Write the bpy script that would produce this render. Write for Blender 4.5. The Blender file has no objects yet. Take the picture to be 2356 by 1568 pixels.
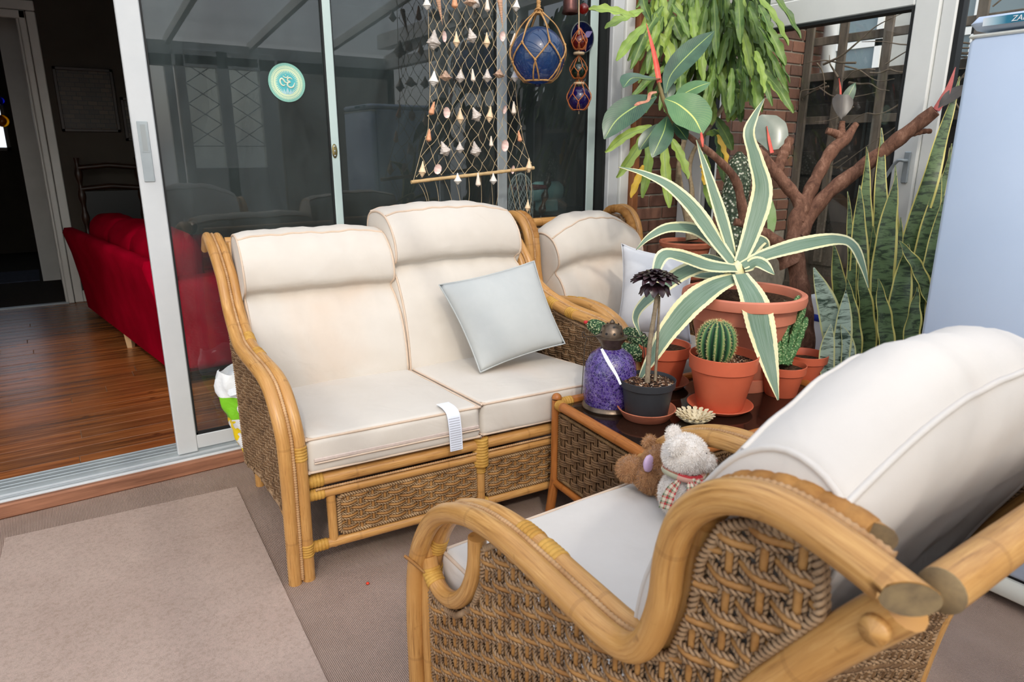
import bpy, math, random
import numpy as np
from mathutils import Matrix, Vector

PI = math.pi
rnd = random.Random(7)
nrs = np.random.RandomState(5)
scene = bpy.context.scene
COL = scene.collection

# ------------------------------------------------------------------ camera
F_PX, PITCH, YAW, CAM_H = 1571.0, math.radians(15.5), math.radians(34.2), 1.35
cam_d = bpy.data.cameras.new('camera')
cam_d.sensor_width = 36.0
cam_d.lens = 36.0 * F_PX / 2356.0
cam_d.clip_start = 0.02
cam_d.dof.use_dof = True
cam_d.dof.focus_distance = 2.35
cam_d.dof.aperture_fstop = 6.3
cam = bpy.data.objects.new('camera', cam_d)
COL.objects.link(cam)
cam.location = (0, 0, CAM_H)
cam.rotation_euler = (PI / 2 - PITCH, 0, -YAW)
scene.camera = cam

# ------------------------------------------------------------------ sky, sun, exposure
SUN_EL, SUN_AZ = math.radians(38), math.radians(24)      # azimuth: light travels towards +Y, turned this far to +X
world = bpy.data.worlds.new('sky')
scene.world = world
world.use_nodes = True
wn = world.node_tree.nodes
wl = world.node_tree.links
wn.clear()
w_out = wn.new('ShaderNodeOutputWorld')
w_bg = wn.new('ShaderNodeBackground')
w_sky = wn.new('ShaderNodeTexSky')
w_sky.sky_type = 'NISHITA'
w_sky.sun_disc = False
w_sky.sun_elevation = SUN_EL
w_sky.sun_rotation = PI + SUN_AZ
w_sky.dust_density = 4.0
w_sky.ozone_density = 1.0
w_mix = wn.new('ShaderNodeMixRGB')
w_mix.inputs[0].default_value = 0.62
w_mix.inputs[2].default_value = (4.75, 5.0, 5.45, 1)      # thin bright cloud over the whole sky
wl.new(w_sky.outputs[0], w_mix.inputs[1])
wl.new(w_mix.outputs[0], w_bg.inputs[0])
w_bg.inputs[1].default_value = 0.30
wl.new(w_bg.outputs[0], w_out.inputs[0])

sun_d = bpy.data.lights.new('sun', 'SUN')
sun_d.energy = 0.75
sun_d.angle = math.radians(2.5)
sun_d.color = (1.0, 0.95, 0.87)
sun_o = bpy.data.objects.new('sun', sun_d)
COL.objects.link(sun_o)
_sd = Vector((math.sin(SUN_AZ) * math.cos(SUN_EL), math.cos(SUN_AZ) * math.cos(SUN_EL), -math.sin(SUN_EL)))
sun_o.rotation_euler = _sd.to_track_quat('-Z', 'Y').to_euler()
sun_o.location = (-2, -4, 6)

vs = scene.view_settings
vs.view_transform = 'Standard'
vs.look = 'None'
vs.exposure = 0.27
vs.gamma = 1.0
vs.use_curve_mapping = False

# ------------------------------------------------------------------ pixel helpers (photo is 2356 x 1568)
_f = np.array([math.sin(YAW) * math.cos(PITCH), math.cos(YAW) * math.cos(PITCH), -math.sin(PITCH)])
_r = np.array([math.cos(YAW), -math.sin(YAW), 0.0])
_u = np.cross(_r, _f)
_c = np.array([0, 0, CAM_H])
def ray(x, y): return _f + _r * (x - 1178) / F_PX - _u * (y - 784) / F_PX
def U(x, y, d): return _c + ray(x, y) * d
def onz(x, y, z): r = ray(x, y); return _c + r * ((z - CAM_H) / r[2])
def onx(x, y, X): r = ray(x, y); return _c + r * (X / r[0])
def ony(x, y, Y): r = ray(x, y); return _c + r * (Y / r[1])
def path_u(pts): return np.array([U(*p) for p in pts])

# ------------------------------------------------------------------ geometry helpers
def V3(*a): return np.array(a, float)
def nrm(v):
    v = np.asarray(v, float)
    return v / np.maximum(np.linalg.norm(v, axis=-1, keepdims=True), 1e-9)

def spline(pts, n, closed=False):
    P = np.asarray(pts, float)
    k = len(P)
    if k == 2 and not closed:
        t = np.linspace(0, 1, n)[:, None]
        return P[0] * (1 - t) + P[1] * t
    Q = np.vstack([P[-1:], P, P[:2]]) if closed else np.vstack([2 * P[:1] - P[1:2], P, 2 * P[-1:] - P[-2:-1]])
    seg = k if closed else k - 1
    fine = []
    for i in range(seg):
        p0, p1, p2, p3 = Q[i], Q[i + 1], Q[i + 2], Q[i + 3]
        for t in np.linspace(0, 1, 16, endpoint=False):
            fine.append(.5 * (2 * p1 + (p2 - p0) * t + (2 * p0 - 5 * p1 + 4 * p2 - p3) * t * t + (3 * p1 - p0 - 3 * p2 + p3) * t ** 3))
    fine.append(Q[1] if closed else Q[-2])
    A = np.array(fine)
    L = np.r_[0, np.cumsum(np.linalg.norm(np.diff(A, axis=0), axis=1))]
    s = np.linspace(0, L[-1], n, endpoint=not closed)
    return np.stack([np.interp(s, L, A[:, j]) for j in range(A.shape[1])], 1)

def frames(P, closed=False, up=None):
    T = np.gradient(P, axis=0)
    if closed: T = np.roll(P, -1, 0) - np.roll(P, 1, 0)
    T = nrm(T)
    N = np.zeros_like(P)
    a = np.array([0, 0, 1.]) if up is None else np.asarray(up, float)
    if abs(T[0] @ a) > .95: a = np.array([1., 0, 0])
    n = a - T[0] * (a @ T[0])
    for i in range(len(P)):
        if up is not None:
            n2 = a - T[i] * (a @ T[i])
            if np.linalg.norm(n2) > .05: n = n2
        n = n - T[i] * (n @ T[i])
        n = n / max(np.linalg.norm(n), 1e-9)
        N[i] = n
    return T, N, np.cross(T, N)

class MB:
    """collects geometry and links it as ONE mesh object"""
    def __init__(s):
        s.V, s.F, s.UV, s.M, s.n = [], [], [], [], 0
    def add(s, V, F, uv=None, mi=0):
        V = np.asarray(V, float).reshape(-1, 3)
        F = np.asarray(F, int)
        s.V.append(V); s.F.append(F + s.n); s.UV.append(uv); s.M.append(mi); s.n += len(V)
        return s
    def box(s, lo, hi, mi=0, bev=0.0):
        lo, hi = np.minimum(lo, hi).astype(float), np.maximum(lo, hi).astype(float)
        if bev <= 0:
            V = np.array([[x, y, z] for z in (lo[2], hi[2]) for y in (lo[1], hi[1]) for x in (lo[0], hi[0])])
            return s.add(V, [[0, 2, 3, 1], [4, 5, 7, 6], [0, 1, 5, 4], [2, 6, 7, 3], [0, 4, 6, 2], [1, 3, 7, 5]], None, mi)
        c, h = (lo + hi) / 2, (hi - lo) / 2
        b = min(bev, h.min() * .95)
        V, idx = [], {}
        for sx in (-1, 1):
            for sy in (-1, 1):
                for sz in (-1, 1):
                    for ax in range(3):
                        q = h - b; q[ax] = h[ax]
                        idx[(sx, sy, sz, ax)] = len(V); V.append(c + q * np.array([sx, sy, sz]))
        q4, q3 = [], []
        S = (-1, 1)
        for g in S:
            q4.append([idx[(g, -1, -1, 0)], idx[(g, 1, -1, 0)], idx[(g, 1, 1, 0)], idx[(g, -1, 1, 0)]][::g])
            q4.append([idx[(-1, g, -1, 1)], idx[(-1, g, 1, 1)], idx[(1, g, 1, 1)], idx[(1, g, -1, 1)]][::g])
            q4.append([idx[(-1, -1, g, 2)], idx[(1, -1, g, 2)], idx[(1, 1, g, 2)], idx[(-1, 1, g, 2)]][::g])
        for a in S:
            for d in S:
                q4.append([idx[(-1, a, d, 1)], idx[(1, a, d, 1)], idx[(1, a, d, 2)], idx[(-1, a, d, 2)]][::-a * d])
                q4.append([idx[(a, -1, d, 0)], idx[(a, 1, d, 0)], idx[(a, 1, d, 2)], idx[(a, -1, d, 2)]][::a * d])
                q4.append([idx[(a, d, -1, 0)], idx[(a, d, 1, 0)], idx[(a, d, 1, 1)], idx[(a, d, -1, 1)]][::-a * d])
                for e in S:
                    q3.append([idx[(a, d, e, 0)], idx[(a, d, e, 1)], idx[(a, d, e, 2)]][::a * d * e])
        V = np.array(V)
        n0 = s.n
        s.add(V, q4, None, mi)
        s.F.append(np.array(q3) + n0); s.UV.append(None); s.M.append(mi); s.V.append(np.zeros((0, 3)))
        return s
    def tube(s, P, r, n=10, mi=0, closed=False, cap=True, up=None, lobes=0, amp=.3, pitch=.02, flat=1.0, u0=0.0, bev_end=0.0):
        P = np.asarray(P, float)
        k = len(P)
        r = np.broadcast_to(np.asarray(r, float), (k,))
        T, N, B = frames(P, closed, up)
        a = np.arange(n) * 2 * PI / n
        L = np.r_[0, np.cumsum(np.linalg.norm(np.diff(P, axis=0), axis=1))]
        R = np.repeat(r[:, None], n, 1)
        if lobes:
            R = R * (1 - amp * .5 + amp * np.cos(lobes * (a[None, :] - L[:, None] * 2 * PI / pitch)))
        V = P[:, None] + R[..., None] * (np.cos(a)[None, :, None] * N[:, None] * flat + np.sin(a)[None, :, None] * B[:, None])
        if bev_end: V[-1] -= T[-1] * (bev_end * R[-1] * np.cos(a))[:, None]
        V = V.reshape(-1, 3)
        kk = k if closed else k - 1
        i = np.arange(kk)[:, None]; j = np.arange(n)[None, :]
        i2 = (i + 1) % k; j2 = (j + 1) % n
        F = np.stack([i * n + j, i * n + j2, i2 * n + j2, i2 * n + j], -1).reshape(-1, 4)
        Lc = np.r_[L, L[-1] + np.linalg.norm(P[0] - P[-1])] + u0
        ua = np.broadcast_to(Lc[np.arange(kk)][:, None], (kk, n)); ub = np.broadcast_to(Lc[np.arange(kk) + 1][:, None], (kk, n))
        va = np.broadcast_to((j / n), (kk, n)); vb = np.broadcast_to(((j + 1) / n), (kk, n))
        uv = np.stack([np.stack([ua, va], -1), np.stack([ua, vb], -1), np.stack([ub, vb], -1), np.stack([ub, va], -1)], 2).reshape(-1, 4, 2)
        s.add(V, F, uv, mi)
        if cap and not closed:
            for e, o in ((0, 1), (k - 1, -1)):
                c = V[e * n:(e + 1) * n]
                ctr = c.mean(0)
                base = s.n
                s.add(np.vstack([c, ctr]), [[j, n, (j + 1) % n][::o] for j in range(n)], None, mi)
        return s
    def lathe(s, prof, n=32, mi=0, c=(0, 0, 0), rot=None, mod=None):
        prof = np.asarray(prof, float)
        k = len(prof)
        a = np.arange(n) * 2 * PI / n
        R = np.repeat(prof[:, :1], n, 1)
        if mod is not None: R = R * mod(a[None, :], prof[:, 1:2])
        V = np.stack([R * np.cos(a), R * np.sin(a), np.repeat(prof[:, 1:2], n, 1)], -1).reshape(-1, 3)
        if rot is not None: V = V @ np.asarray(rot).T
        V = V + np.asarray(c, float)
        i = np.arange(k - 1)[:, None]; j = np.arange(n)[None, :]; j2 = (j + 1) % n
        F = np.stack([i * n + j, i * n + j2, (i + 1) * n + j2, (i + 1) * n + j], -1).reshape(-1, 4)
        L = np.r_[0, np.cumsum(np.linalg.norm(np.diff(prof, axis=0), axis=1))]
        ua = np.broadcast_to(L[:-1][:, None], (k - 1, n)); ub = np.broadcast_to(L[1:][:, None], (k - 1, n))
        va = np.broadcast_to(j / n, (k - 1, n)); vb = np.broadcast_to((j + 1) / n, (k - 1, n))
        uv = np.stack([np.stack([va, ua], -1), np.stack([vb, ua], -1), np.stack([vb, ub], -1), np.stack([va, ub], -1)], 2).reshape(-1, 4, 2)
        return s.add(V, F, uv, mi)
    def grid(s, G, mi=0, uv=True):
        G = np.asarray(G, float)
        k, m = G.shape[:2]
        i = np.arange(k - 1)[:, None]; j = np.arange(m - 1)[None, :]
        F = np.stack([i * m + j, i * m + j + 1, (i + 1) * m + j + 1, (i + 1) * m + j], -1).reshape(-1, 4)
        t = None
        if uv:
            uu, vv = np.meshgrid(np.linspace(0, 1, k), np.linspace(0, 1, m), indexing='ij')
            t = np.stack([uu, vv], -1).reshape(-1, 2)[F]
        return s.add(G.reshape(-1, 3), F, t, mi)
    def leaf(s, P, w, n=14, m=5, cup=.15, up=(0, 0, 1), thick=.002, mi=0, wav=0, wph=0, teeth=0, twist=0.0):
        """a blade along P, full width w(t) given as list, closed thin lens"""
        P = spline(P, n)
        t = np.linspace(0, 1, n)
        w = np.interp(t, np.linspace(0, 1, len(w)), w)
        T, N, B = frames(P, up=up)
        if twist:
            a = (twist * t)[:, None]
            N, B = N * np.cos(a) + B * np.sin(a), B * np.cos(a) - N * np.sin(a)
        x = np.linspace(-1, 1, m)
        G = []
        for side in (1, -1):
            hw = (w / 2)[:, None] * x[None, :]
            if teeth: hw = hw * (1 + teeth * (np.abs(x) > .99)[None, :] * ((np.arange(n) % 2)[:, None] - .4))
            h = cup * (w / 2)[:, None] * (x ** 2)[None, :] + side * thick * (1 - x ** 2)[None, :]
            if wav: h = h + wav * np.sin(t * 22 + wph)[:, None] * np.abs(x)[None, :] ** 2
            G.append(P[:, None] + hw[..., None] * B[:, None] + h[..., None] * N[:, None])
        s.grid(G[0], mi)
        s.grid(G[1][:, ::-1], mi)
        return s
    def build(s, name, mats, parent=None, local=False, smooth=True, sharp=None):
        V = np.vstack(s.V)
        if parent is not None and not local:
            Mi = np.array(world_mat(parent).inverted())
            V = V @ Mi[:3, :3].T + Mi[:3, 3]
        me = bpy.data.meshes.new(name)
        me.vertices.add(len(V)); me.vertices.foreach_set('co', V.astype(np.float32).ravel())
        tot = np.concatenate([np.full(len(f), f.shape[1]) for f in s.F])
        lv = np.concatenate([f.ravel() for f in s.F])
        me.loops.add(len(lv)); me.loops.foreach_set('vertex_index', lv.astype(np.int32))
        me.polygons.add(len(tot))
        me.polygons.foreach_set('loop_start', np.r_[0, np.cumsum(tot)[:-1]].astype(np.int32))
        me.polygons.foreach_set('material_index', np.concatenate([np.full(len(f), m) for f, m in zip(s.F, s.M)]).astype(np.int32))
        if any(u is not None for u in s.UV):
            uvl = me.uv_layers.new(name='UVMap')
            uv = np.concatenate([(np.zeros((f.size, 2)) if u is None else np.asarray(u).reshape(-1, 2)) for f, u in zip(s.F, s.UV)])
            uvl.data.foreach_set('uv', uv.astype(np.float32).ravel())
        me.update(calc_edges=True)
        me.validate()
        me.polygons.foreach_set('use_smooth', np.full(len(me.polygons), bool(smooth)))
        if smooth and sharp: 
            try: me.set_sharp_from_angle(angle=math.radians(sharp))
            except Exception: pass
        for m in (mats if isinstance(mats, (list, tuple)) else [mats]): me.materials.append(m)
        return link(name, me, parent)

WM = {}
def world_mat(o):
    if o.name in WM: return WM[o.name]
    if o.parent is not None: return world_mat(o.parent) @ o.matrix_basis
    return o.matrix_basis.copy()
def link(name, data, parent=None):
    o = bpy.data.objects.new(name, data)
    COL.objects.link(o)
    if parent is not None: o.parent = parent
    return o
def inst(name, me, parent, M):
    """place shared mesh data; M is a world matrix"""
    o = link(name, me, parent)
    o.matrix_basis = (world_mat(parent).inverted() @ M) if parent is not None else M
    return o
def tag(o, label=None, cat=None, group=None, kind=None):
    for k, v in (('label', label), ('category', cat), ('group', group), ('kind', kind)):
        if v: o[k] = v
    return o
def thing(name, label, cat, loc=(0, 0, 0), rz=0.0, group=None, kind=None):
    o = link(name, None)
    o.empty_display_size = .05
    o.matrix_basis = Matrix.Translation(Vector([float(q) for q in loc])) @ Matrix.Rotation(math.radians(rz), 4, 'Z')
    WM[o.name] = o.matrix_basis.copy()
    return tag(o, label, cat, group, kind)
def struct(o): o['kind'] = 'structure'; return o
def copy_tree(o, parent=None):
    c = o.copy(); COL.objects.link(c); c.parent = parent
    for ch in list(o.children): copy_tree(ch, c)
    return c

# ------------------------------------------------------------------ materials
def lin(r, g, b):
    f = lambda c: (c / 255 / 12.92) if c / 255 <= .04045 else ((c / 255 + .055) / 1.055) ** 2.4
    return (f(r), f(g), f(b), 1)
class Mat:
    def fres(s, ior):                                           # the same reflection from either side of a thin pane
        g = s.n('ShaderNodeNewGeometry'); f = s.n('ShaderNodeFresnel')
        s.l(s.math('ADD', ior, s.math('MULTIPLY', g.outputs['Backfacing'], 1 / ior - ior)), f.inputs['IOR'])
        return f
    def __init__(s, name):
        s.m = bpy.data.materials.new(name); s.m.use_nodes = True
        s.nt = s.m.node_tree; s.N = s.nt.nodes; s.L = s.nt.links
        s.b = s.N['Principled BSDF']; s.out = s.N['Material Output']
    def n(s, t, **kw):
        o = s.N.new(t)
        for k, v in kw.items():
            if k.startswith('i_'):
                key = k[2:]; key = int(key) if key.isdigit() else key.replace('_', ' ')
                o.inputs[key].default_value = v
            else: setattr(o, k, v)
        return o
    def l(s, a, b): s.L.new(a, b); return s
    def coord(s, kind='Object', scale=(1, 1, 1)):
        t = s.n('ShaderNodeTexCoord'); m = s.n('ShaderNodeMapping'); m.inputs['Scale'].default_value = scale
        s.l(t.outputs[kind], m.inputs[0]); return m.outputs[0]
    def noise(s, co, scale, detail=4, rough=.6, dist=0):
        t = s.n('ShaderNodeTexNoise', i_Scale=scale, i_Detail=detail, i_Roughness=rough, i_Distortion=dist)
        s.l(co, t.inputs['Vector']); return t.outputs['Fac']
    def ramp(s, fac, stops, interp='LINEAR'):
        r = s.n('ShaderNodeValToRGB'); r.color_ramp.interpolation = interp
        e = r.color_ramp.elements
        while len(e) < len(stops): e.new(.5)
        for q, (p, c) in zip(e, stops): q.position = p; q.color = c
        s.l(fac, r.inputs[0]); return r.outputs[0]
    def mix(s, fac, a, b, mode='MIX'):
        m = s.n('ShaderNodeMixRGB', blend_type=mode)
        for k, v in ((0, fac), (1, a), (2, b)):
            if hasattr(v, 'links') or hasattr(v, 'is_linked'): s.l(v, m.inputs[k])
            else: m.inputs[k].default_value = v
        return m.outputs[0]
    def math(s, op, a, b=0.0):
        m = s.n('ShaderNodeMath', operation=op)
        for k, v in ((0, a), (1, b)):
            if hasattr(v, 'is_linked'): s.l(v, m.inputs[k])
            else: m.inputs[k].default_value = v
        return m.outputs[0]
    def base(s, c):
        if hasattr(c, 'is_linked'): s.l(c, s.b.inputs['Base Color'])
        else: s.b.inputs['Base Color'].default_value = c
        return s
    def set(s, rough=.6, spec=.4, **kw):
        s.b.inputs['Roughness'].default_value = rough
        s.b.inputs['Specular IOR Level'].default_value = spec
        for k, v in kw.items(): s.b.inputs[k.replace('_', ' ')].default_value = v
        return s
    def bump(s, h, strength=.3, dist=.01):
        b = s.n('ShaderNodeBump', i_Strength=strength, i_Distance=dist)
        s.l(h, b.inputs['Height']); s.l(b.outputs[0], s.b.inputs['Normal']); return s
def simple(name, c1, c2=None, scale=8, rough=.6, spec=.4, bump=0, bscale=None, bdist=.004, coord='Object', stretch=(1, 1, 1), metal=0.0, **kw):
    m = Mat(name)
    co = m.coord(coord, stretch)
    if c2 is None: m.base(c1)
    else: m.base(m.ramp(m.noise(co, scale), [(.32, c1), (.68, c2)]))
    m.set(rough, spec, Metallic=metal, **kw)
    if bump: m.bump(m.noise(co, bscale or scale * 4, 3), bump, bdist)
    return m.m

def rattan_mat(name, light, mid, dark):
    m = Mat(name)
    co = m.coord('UV', (1, 1, 1))
    streak = m.noise(m.coord('UV', (3.5, 9, 1)), 3.0, 5, .65, .6)
    blot = m.noise(m.coord('Object', (1, 1, 1)), 9, 4, .6)
    c = m.ramp(streak, [(.25, dark), (.45, mid), (.72, light)])
    c = m.mix(m.ramp(blot, [(.42, (0, 0, 0, 1)), (.72, (1, 1, 1, 1))]), c, mid, 'MIX')
    # nodes of the cane: darker narrow rings along the pole
    sep = m.n('ShaderNodeSeparateXYZ'); m.l(co, sep.inputs[0])
    fr = m.math('FRACT', m.math('MULTIPLY', sep.outputs[0], 3.1))
    ring = m.math('LESS_THAN', m.math('ABSOLUTE', m.math('SUBTRACT', fr, .5)), .012)
    c = m.mix(m.math('MULTIPLY', ring, .22), c, dark)
    burn = m.ramp(m.noise(m.coord('UV', (1.6, 2.2, 1)), 2.3, 4, .6, .5), [(.56, (0, 0, 0, 1)), (.74, (1, 1, 1, 1))])
    c = m.mix(m.math('MULTIPLY', burn, .42), c, dark)
    spots = m.ramp(m.noise(m.coord('Object'), 38, 2, .5), [(.70, (0, 0, 0, 1)), (.78, (1, 1, 1, 1))])
    c = m.mix(m.math('MULTIPLY', spots, .5), c, dark)
    m.base(c).set(.34, .45)
    m.bump(streak, .08, .002)
    return m.m
def strand_mat(name, a, b, sc=60, twist=0.0):
    m = Mat(name)
    co = m.coord('Object')
    c = m.ramp(m.noise(co, 14, 5, .7), [(.3, a), (.7, b)])
    c = m.mix(m.math('MULTIPLY', m.noise(m.coord('UV', (6, 1, 1)), sc, 2), .35), c, a, 'MULTIPLY')
    if twist:                                                   # dark groove between the two plies of the twisted strand
        sp = m.n('ShaderNodeSeparateXYZ'); m.l(m.coord('UV'), sp.inputs[0])
        ph = m.math('MULTIPLY', m.math('SUBTRACT', sp.outputs[1], m.math('DIVIDE', sp.outputs[0], twist)), 4 * PI)
        g = m.math('ADD', m.math('MULTIPLY', m.math('COSINE', ph), .5), .5)
        c = m.mix(1.0, c, m.ramp(g, [(.05, (.30, .27, .25, 1)), (.45, (1, 1, 1, 1))]), 'MULTIPLY')
    m.base(c).set(.62, .3)
    m.bump(m.noise(m.coord('UV', (40, 4, 1)), 4, 2), .25, .001)
    return m.m
def fabric_mat(name, a, b, warm=None, rough=.9, pat=0.5):
    m = Mat(name)
    co = m.coord('Object')
    c = m.ramp(m.noise(co, 3.2, 4, .6), [(.35, a), (.65, b)])
    if warm:
        c = m.mix(m.math('MULTIPLY', m.ramp(m.noise(m.coord('Object', (1, 1, 1)), 2.1, 3, .5, .4), [(.56, (0, 0, 0, 1)), (.75, (1, 1, 1, 1))]), .5), c, warm)
    m.base(c).set(rough, .15)
    m.b.inputs['Sheen Weight'].default_value = .12
    wr = m.noise(co, 5.5, 3, .5, .8)
    em = m.n('ShaderNodeTexVoronoi', feature='DISTANCE_TO_EDGE', i_Scale=9.0); m.l(co, em.inputs['Vector'])
    ed = m.ramp(em.outputs['Distance'], [(.02, (1, 1, 1, 1)), (.05, (0, 0, 0, 1))])
    ms = m.ramp(m.noise(co, 2.6, 2, .5), [(.55, (0, 0, 0, 1)), (.62, (1, 1, 1, 1))])
    fine = m.noise(co, 420, 2, .5)
    h = m.math('ADD', m.math('ADD', m.math('MULTIPLY', wr, 2.2), m.math('MULTIPLY', m.math('MULTIPLY', ed, ms), pat * .12)), m.math('MULTIPLY', fine, .07))
    m.bump(h, .45, .006)
    return m.m
def glass_mat(name, tint=(.95, .97, .96, 1), ior=1.6, haze=.0, rough=0.0):
    m = Mat(name)
    m.N.remove(m.b)
    tr = m.n('ShaderNodeBsdfTransparent', i_Color=tint)
    gl = m.n('ShaderNodeBsdfGlossy', i_Roughness=rough, i_Color=(1, 1, 1, 1))
    fr = m.fres(ior)
    mx = m.n('ShaderNodeMixShader')
    m.l(fr.outputs[0], mx.inputs[0]); m.l(tr.outputs[0], mx.inputs[1]); m.l(gl.outputs[0], mx.inputs[2])
    sh = mx.outputs[0]
    if haze:
        df = m.n('ShaderNodeBsdfDiffuse', i_Color=(.56, .74, .76, 1))  # diffuse veil: reflected haze put into the pane colour; etching on leaded lights
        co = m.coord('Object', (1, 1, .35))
        fac = m.math('MULTIPLY', m.ramp(m.noise(co, 2.2, 6, .7, .5), [(.35, (.15, .15, .15, 1)), (.75, (1, 1, 1, 1))]), haze)
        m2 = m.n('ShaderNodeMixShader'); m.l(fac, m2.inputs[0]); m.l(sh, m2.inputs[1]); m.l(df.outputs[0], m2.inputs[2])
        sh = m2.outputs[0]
    m.l(sh, m.out.inputs[0])
    return m.m

M = {}
M['rattan'] = rattan_mat('rattan_pole', lin(214, 168, 104), lin(186, 136, 76), lin(120, 78, 40))
M['rattan_dark'] = rattan_mat('rattan_pole_brown', lin(196, 128, 66), lin(164, 98, 44), lin(96, 52, 22))
M['cut_end'] = simple('cut_cane_end', lin(150, 128, 92), lin(112, 94, 72), 40, .8)
M['rope'] = strand_mat('seagrass_rope', lin(136, 106, 74), lin(200, 168, 126), twist=.018)
M['rope_dark'] = strand_mat('aged_seagrass_rope', lin(126, 98, 72), lin(192, 160, 124), twist=.018)
M['cane'] = strand_mat('split_cane', lin(146, 100, 52), lin(190, 144, 86), 20)
M['cane_dark'] = strand_mat('stained_cane', lin(88, 64, 42), lin(146, 112, 78), 20)
M['backing'] = simple('weave_lining', lin(52, 38, 26), lin(70, 52, 36), 30, .9)
M['bind'] = strand_mat('cane_binding', lin(172, 124, 48), lin(220, 178, 92), 20)
M['cord'] = strand_mat('twisted_cord', lin(168, 126, 82), lin(212, 176, 132))
M['cream'] = fabric_mat('cream_fabric', lin(208, 201, 191), lin(202, 194, 183), lin(206, 180, 156))
M['cream_cool'] = fabric_mat('off_white_fabric', lin(214, 208, 201), lin(209, 202, 194), lin(212, 194, 178))
M['piping'] = simple('cream_piping', lin(212, 190, 170), lin(202, 180, 158), 20, .9)
M['throw'] = fabric_mat('grey_linen', lin(176, 180, 179), lin(186, 189, 187), None, .95, 0)
M['white_fabric'] = fabric_mat('white_fabric', lin(222, 223, 226), lin(212, 214, 218), None, .95, 0)
M['zip'] = simple('zip_tape', lin(206, 190, 180), lin(190, 174, 166), 60, .7)
M['alu'] = simple('painted_aluminium', lin(200, 203, 204), lin(192, 196, 198), 5, .42, .5)
M['alu_mint'] = simple('aluminium_edge', lin(186, 204, 200), lin(178, 197, 194), 5, .4, .5)
M['silver'] = simple('satin_silver', lin(168, 176, 178), lin(156, 164, 168), 12, .38, .5, metal=.35)
M['upvc'] = simple('white_upvc', lin(222, 223, 218), lin(214, 215, 210), 4, .4, .5)
M['gasket'] = simple('rubber_gasket', lin(22, 24, 24), None, rough=.6)
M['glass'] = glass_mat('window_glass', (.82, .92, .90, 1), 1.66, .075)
M['glass_clear'] = glass_mat('clear_glass', (.93, .95, .95, 1), 1.5, .02)
M['roof_glass'] = glass_mat('roof_glass', (.95, .96, .96, 1), 1.4)
# ================================================================== SETTING
def carpet_mat():
    m = Mat('ribbed_carpet')
    t = m.n('ShaderNodeTexCoord')
    w = m.n('ShaderNodeTexWave', wave_type='BANDS', bands_direction='X', i_Scale=66.0, i_Distortion=.5, i_Detail=2.0, i_Detail_Scale=3.0)
    m.l(t.outputs['Object'], w.inputs['Vector'])
    st = m.noise(t.outputs['Object'], 3.5, 5, .65)
    fi = m.noise(t.outputs['Object'], 260, 2, .6)
    c = m.ramp(w.outputs['Fac'], [(.2, lin(142, 120, 108)), (.7, lin(198, 176, 162))])
    c = m.mix(.35, c, m.ramp(st, [(.3, lin(120, 100, 88)), (.7, lin(176, 156, 144))]))
    c = m.mix(.22, c, m.ramp(fi, [(.3, lin(90, 72, 62)), (.7, lin(205, 186, 174))]), 'OVERLAY')
    m.base(c).set(.95, .1)
    m.bump(m.math('ADD', w.outputs['Fac'], m.math('MULTIPLY', fi, .6)), .7, .003)
    return m.m
def rug_mat():
    m = Mat('plain_carpet')
    t = m.n('ShaderNodeTexCoord')
    fi = m.noise(t.outputs['Object'], 330, 3, .7)
    st = m.noise(t.outputs['Object'], 2.6, 6, .6)
    c = m.ramp(st, [(.28, lin(170, 154, 143)), (.72, lin(192, 178, 168))])
    c = m.mix(.45, c, m.ramp(fi, [(.3, lin(120, 100, 88)), (.7, lin(210, 192, 180))]), 'OVERLAY')
    pk = m.noise(t.outputs['Object'], 90, 3, .7)
    c = m.mix(.30, c, m.ramp(pk, [(.35, lin(150, 128, 112)), (.5, lin(186, 166, 154)), (.65, lin(206, 176, 164))]))
    sp = m.ramp(m.noise(t.outputs['Object'], 5.2, 3, .5), [(.71, (0, 0, 0, 1)), (.8, (1, 1, 1, 1))])
    c = m.mix(m.math('MULTIPLY', sp, .55), c, lin(112, 96, 84))
    m.base(c).set(.97, .08)
    m.bump(fi, .6, .003)
    return m.m
M['carpet'] = carpet_mat(); M['rug'] = rug_mat()
def wood_floor_mat():
    m = Mat('varnished_boards')
    oi = m.n('ShaderNodeObjectInfo')
    co = m.coord('Object', (.55, 9, 1))
    g = m.noise(co, 3.0, 6, .65, .35)
    c = m.ramp(g, [(.25, lin(84, 56, 34)), (.5, lin(156, 110, 68)), (.75, lin(196, 146, 96))])
    c = m.mix(.65, c, m.ramp(oi.outputs['Random'], [(0, lin(80, 46, 22)), (1, lin(190, 126, 70))]), 'SOFT_LIGHT')
    kn = m.n('ShaderNodeTexVoronoi', i_Scale=4.2); m.l(m.coord('Object', (1, 2.4, 1)), kn.inputs['Vector'])
    c = m.mix(m.ramp(kn.outputs['Distance'], [(.03, (.85, .85, .85, 1)), (.12, (0, 0, 0, 1))]), c, lin(34, 16, 8))
    m.base(c).set(.26, .5)
    m.bump(g, .12, .002)
    return m.m
M['boards'] = wood_floor_mat()
M['timber'] = simple('worn_timber', lin(112, 74, 56), lin(172, 120, 92), 9, .75, .3, .5, 30, .003, stretch=(.25, 3, 3))
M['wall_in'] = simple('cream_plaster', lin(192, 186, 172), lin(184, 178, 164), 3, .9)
M['wall_dim'] = simple('dimmed_plaster', lin(78, 71, 63), lin(70, 63, 56), 3, .9)  # inside walls darkened in colour to stand for the unlit room
M['gloss_white'] = simple('white_gloss_paint', lin(226, 224, 218), lin(216, 214, 208), 6, .35, .5)
M['dark_wood'] = simple('dark_stained_oak', lin(38, 22, 14), lin(60, 36, 22), 12, .4, .5, stretch=(1, 6, 1))
M['brick'] = None
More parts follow.
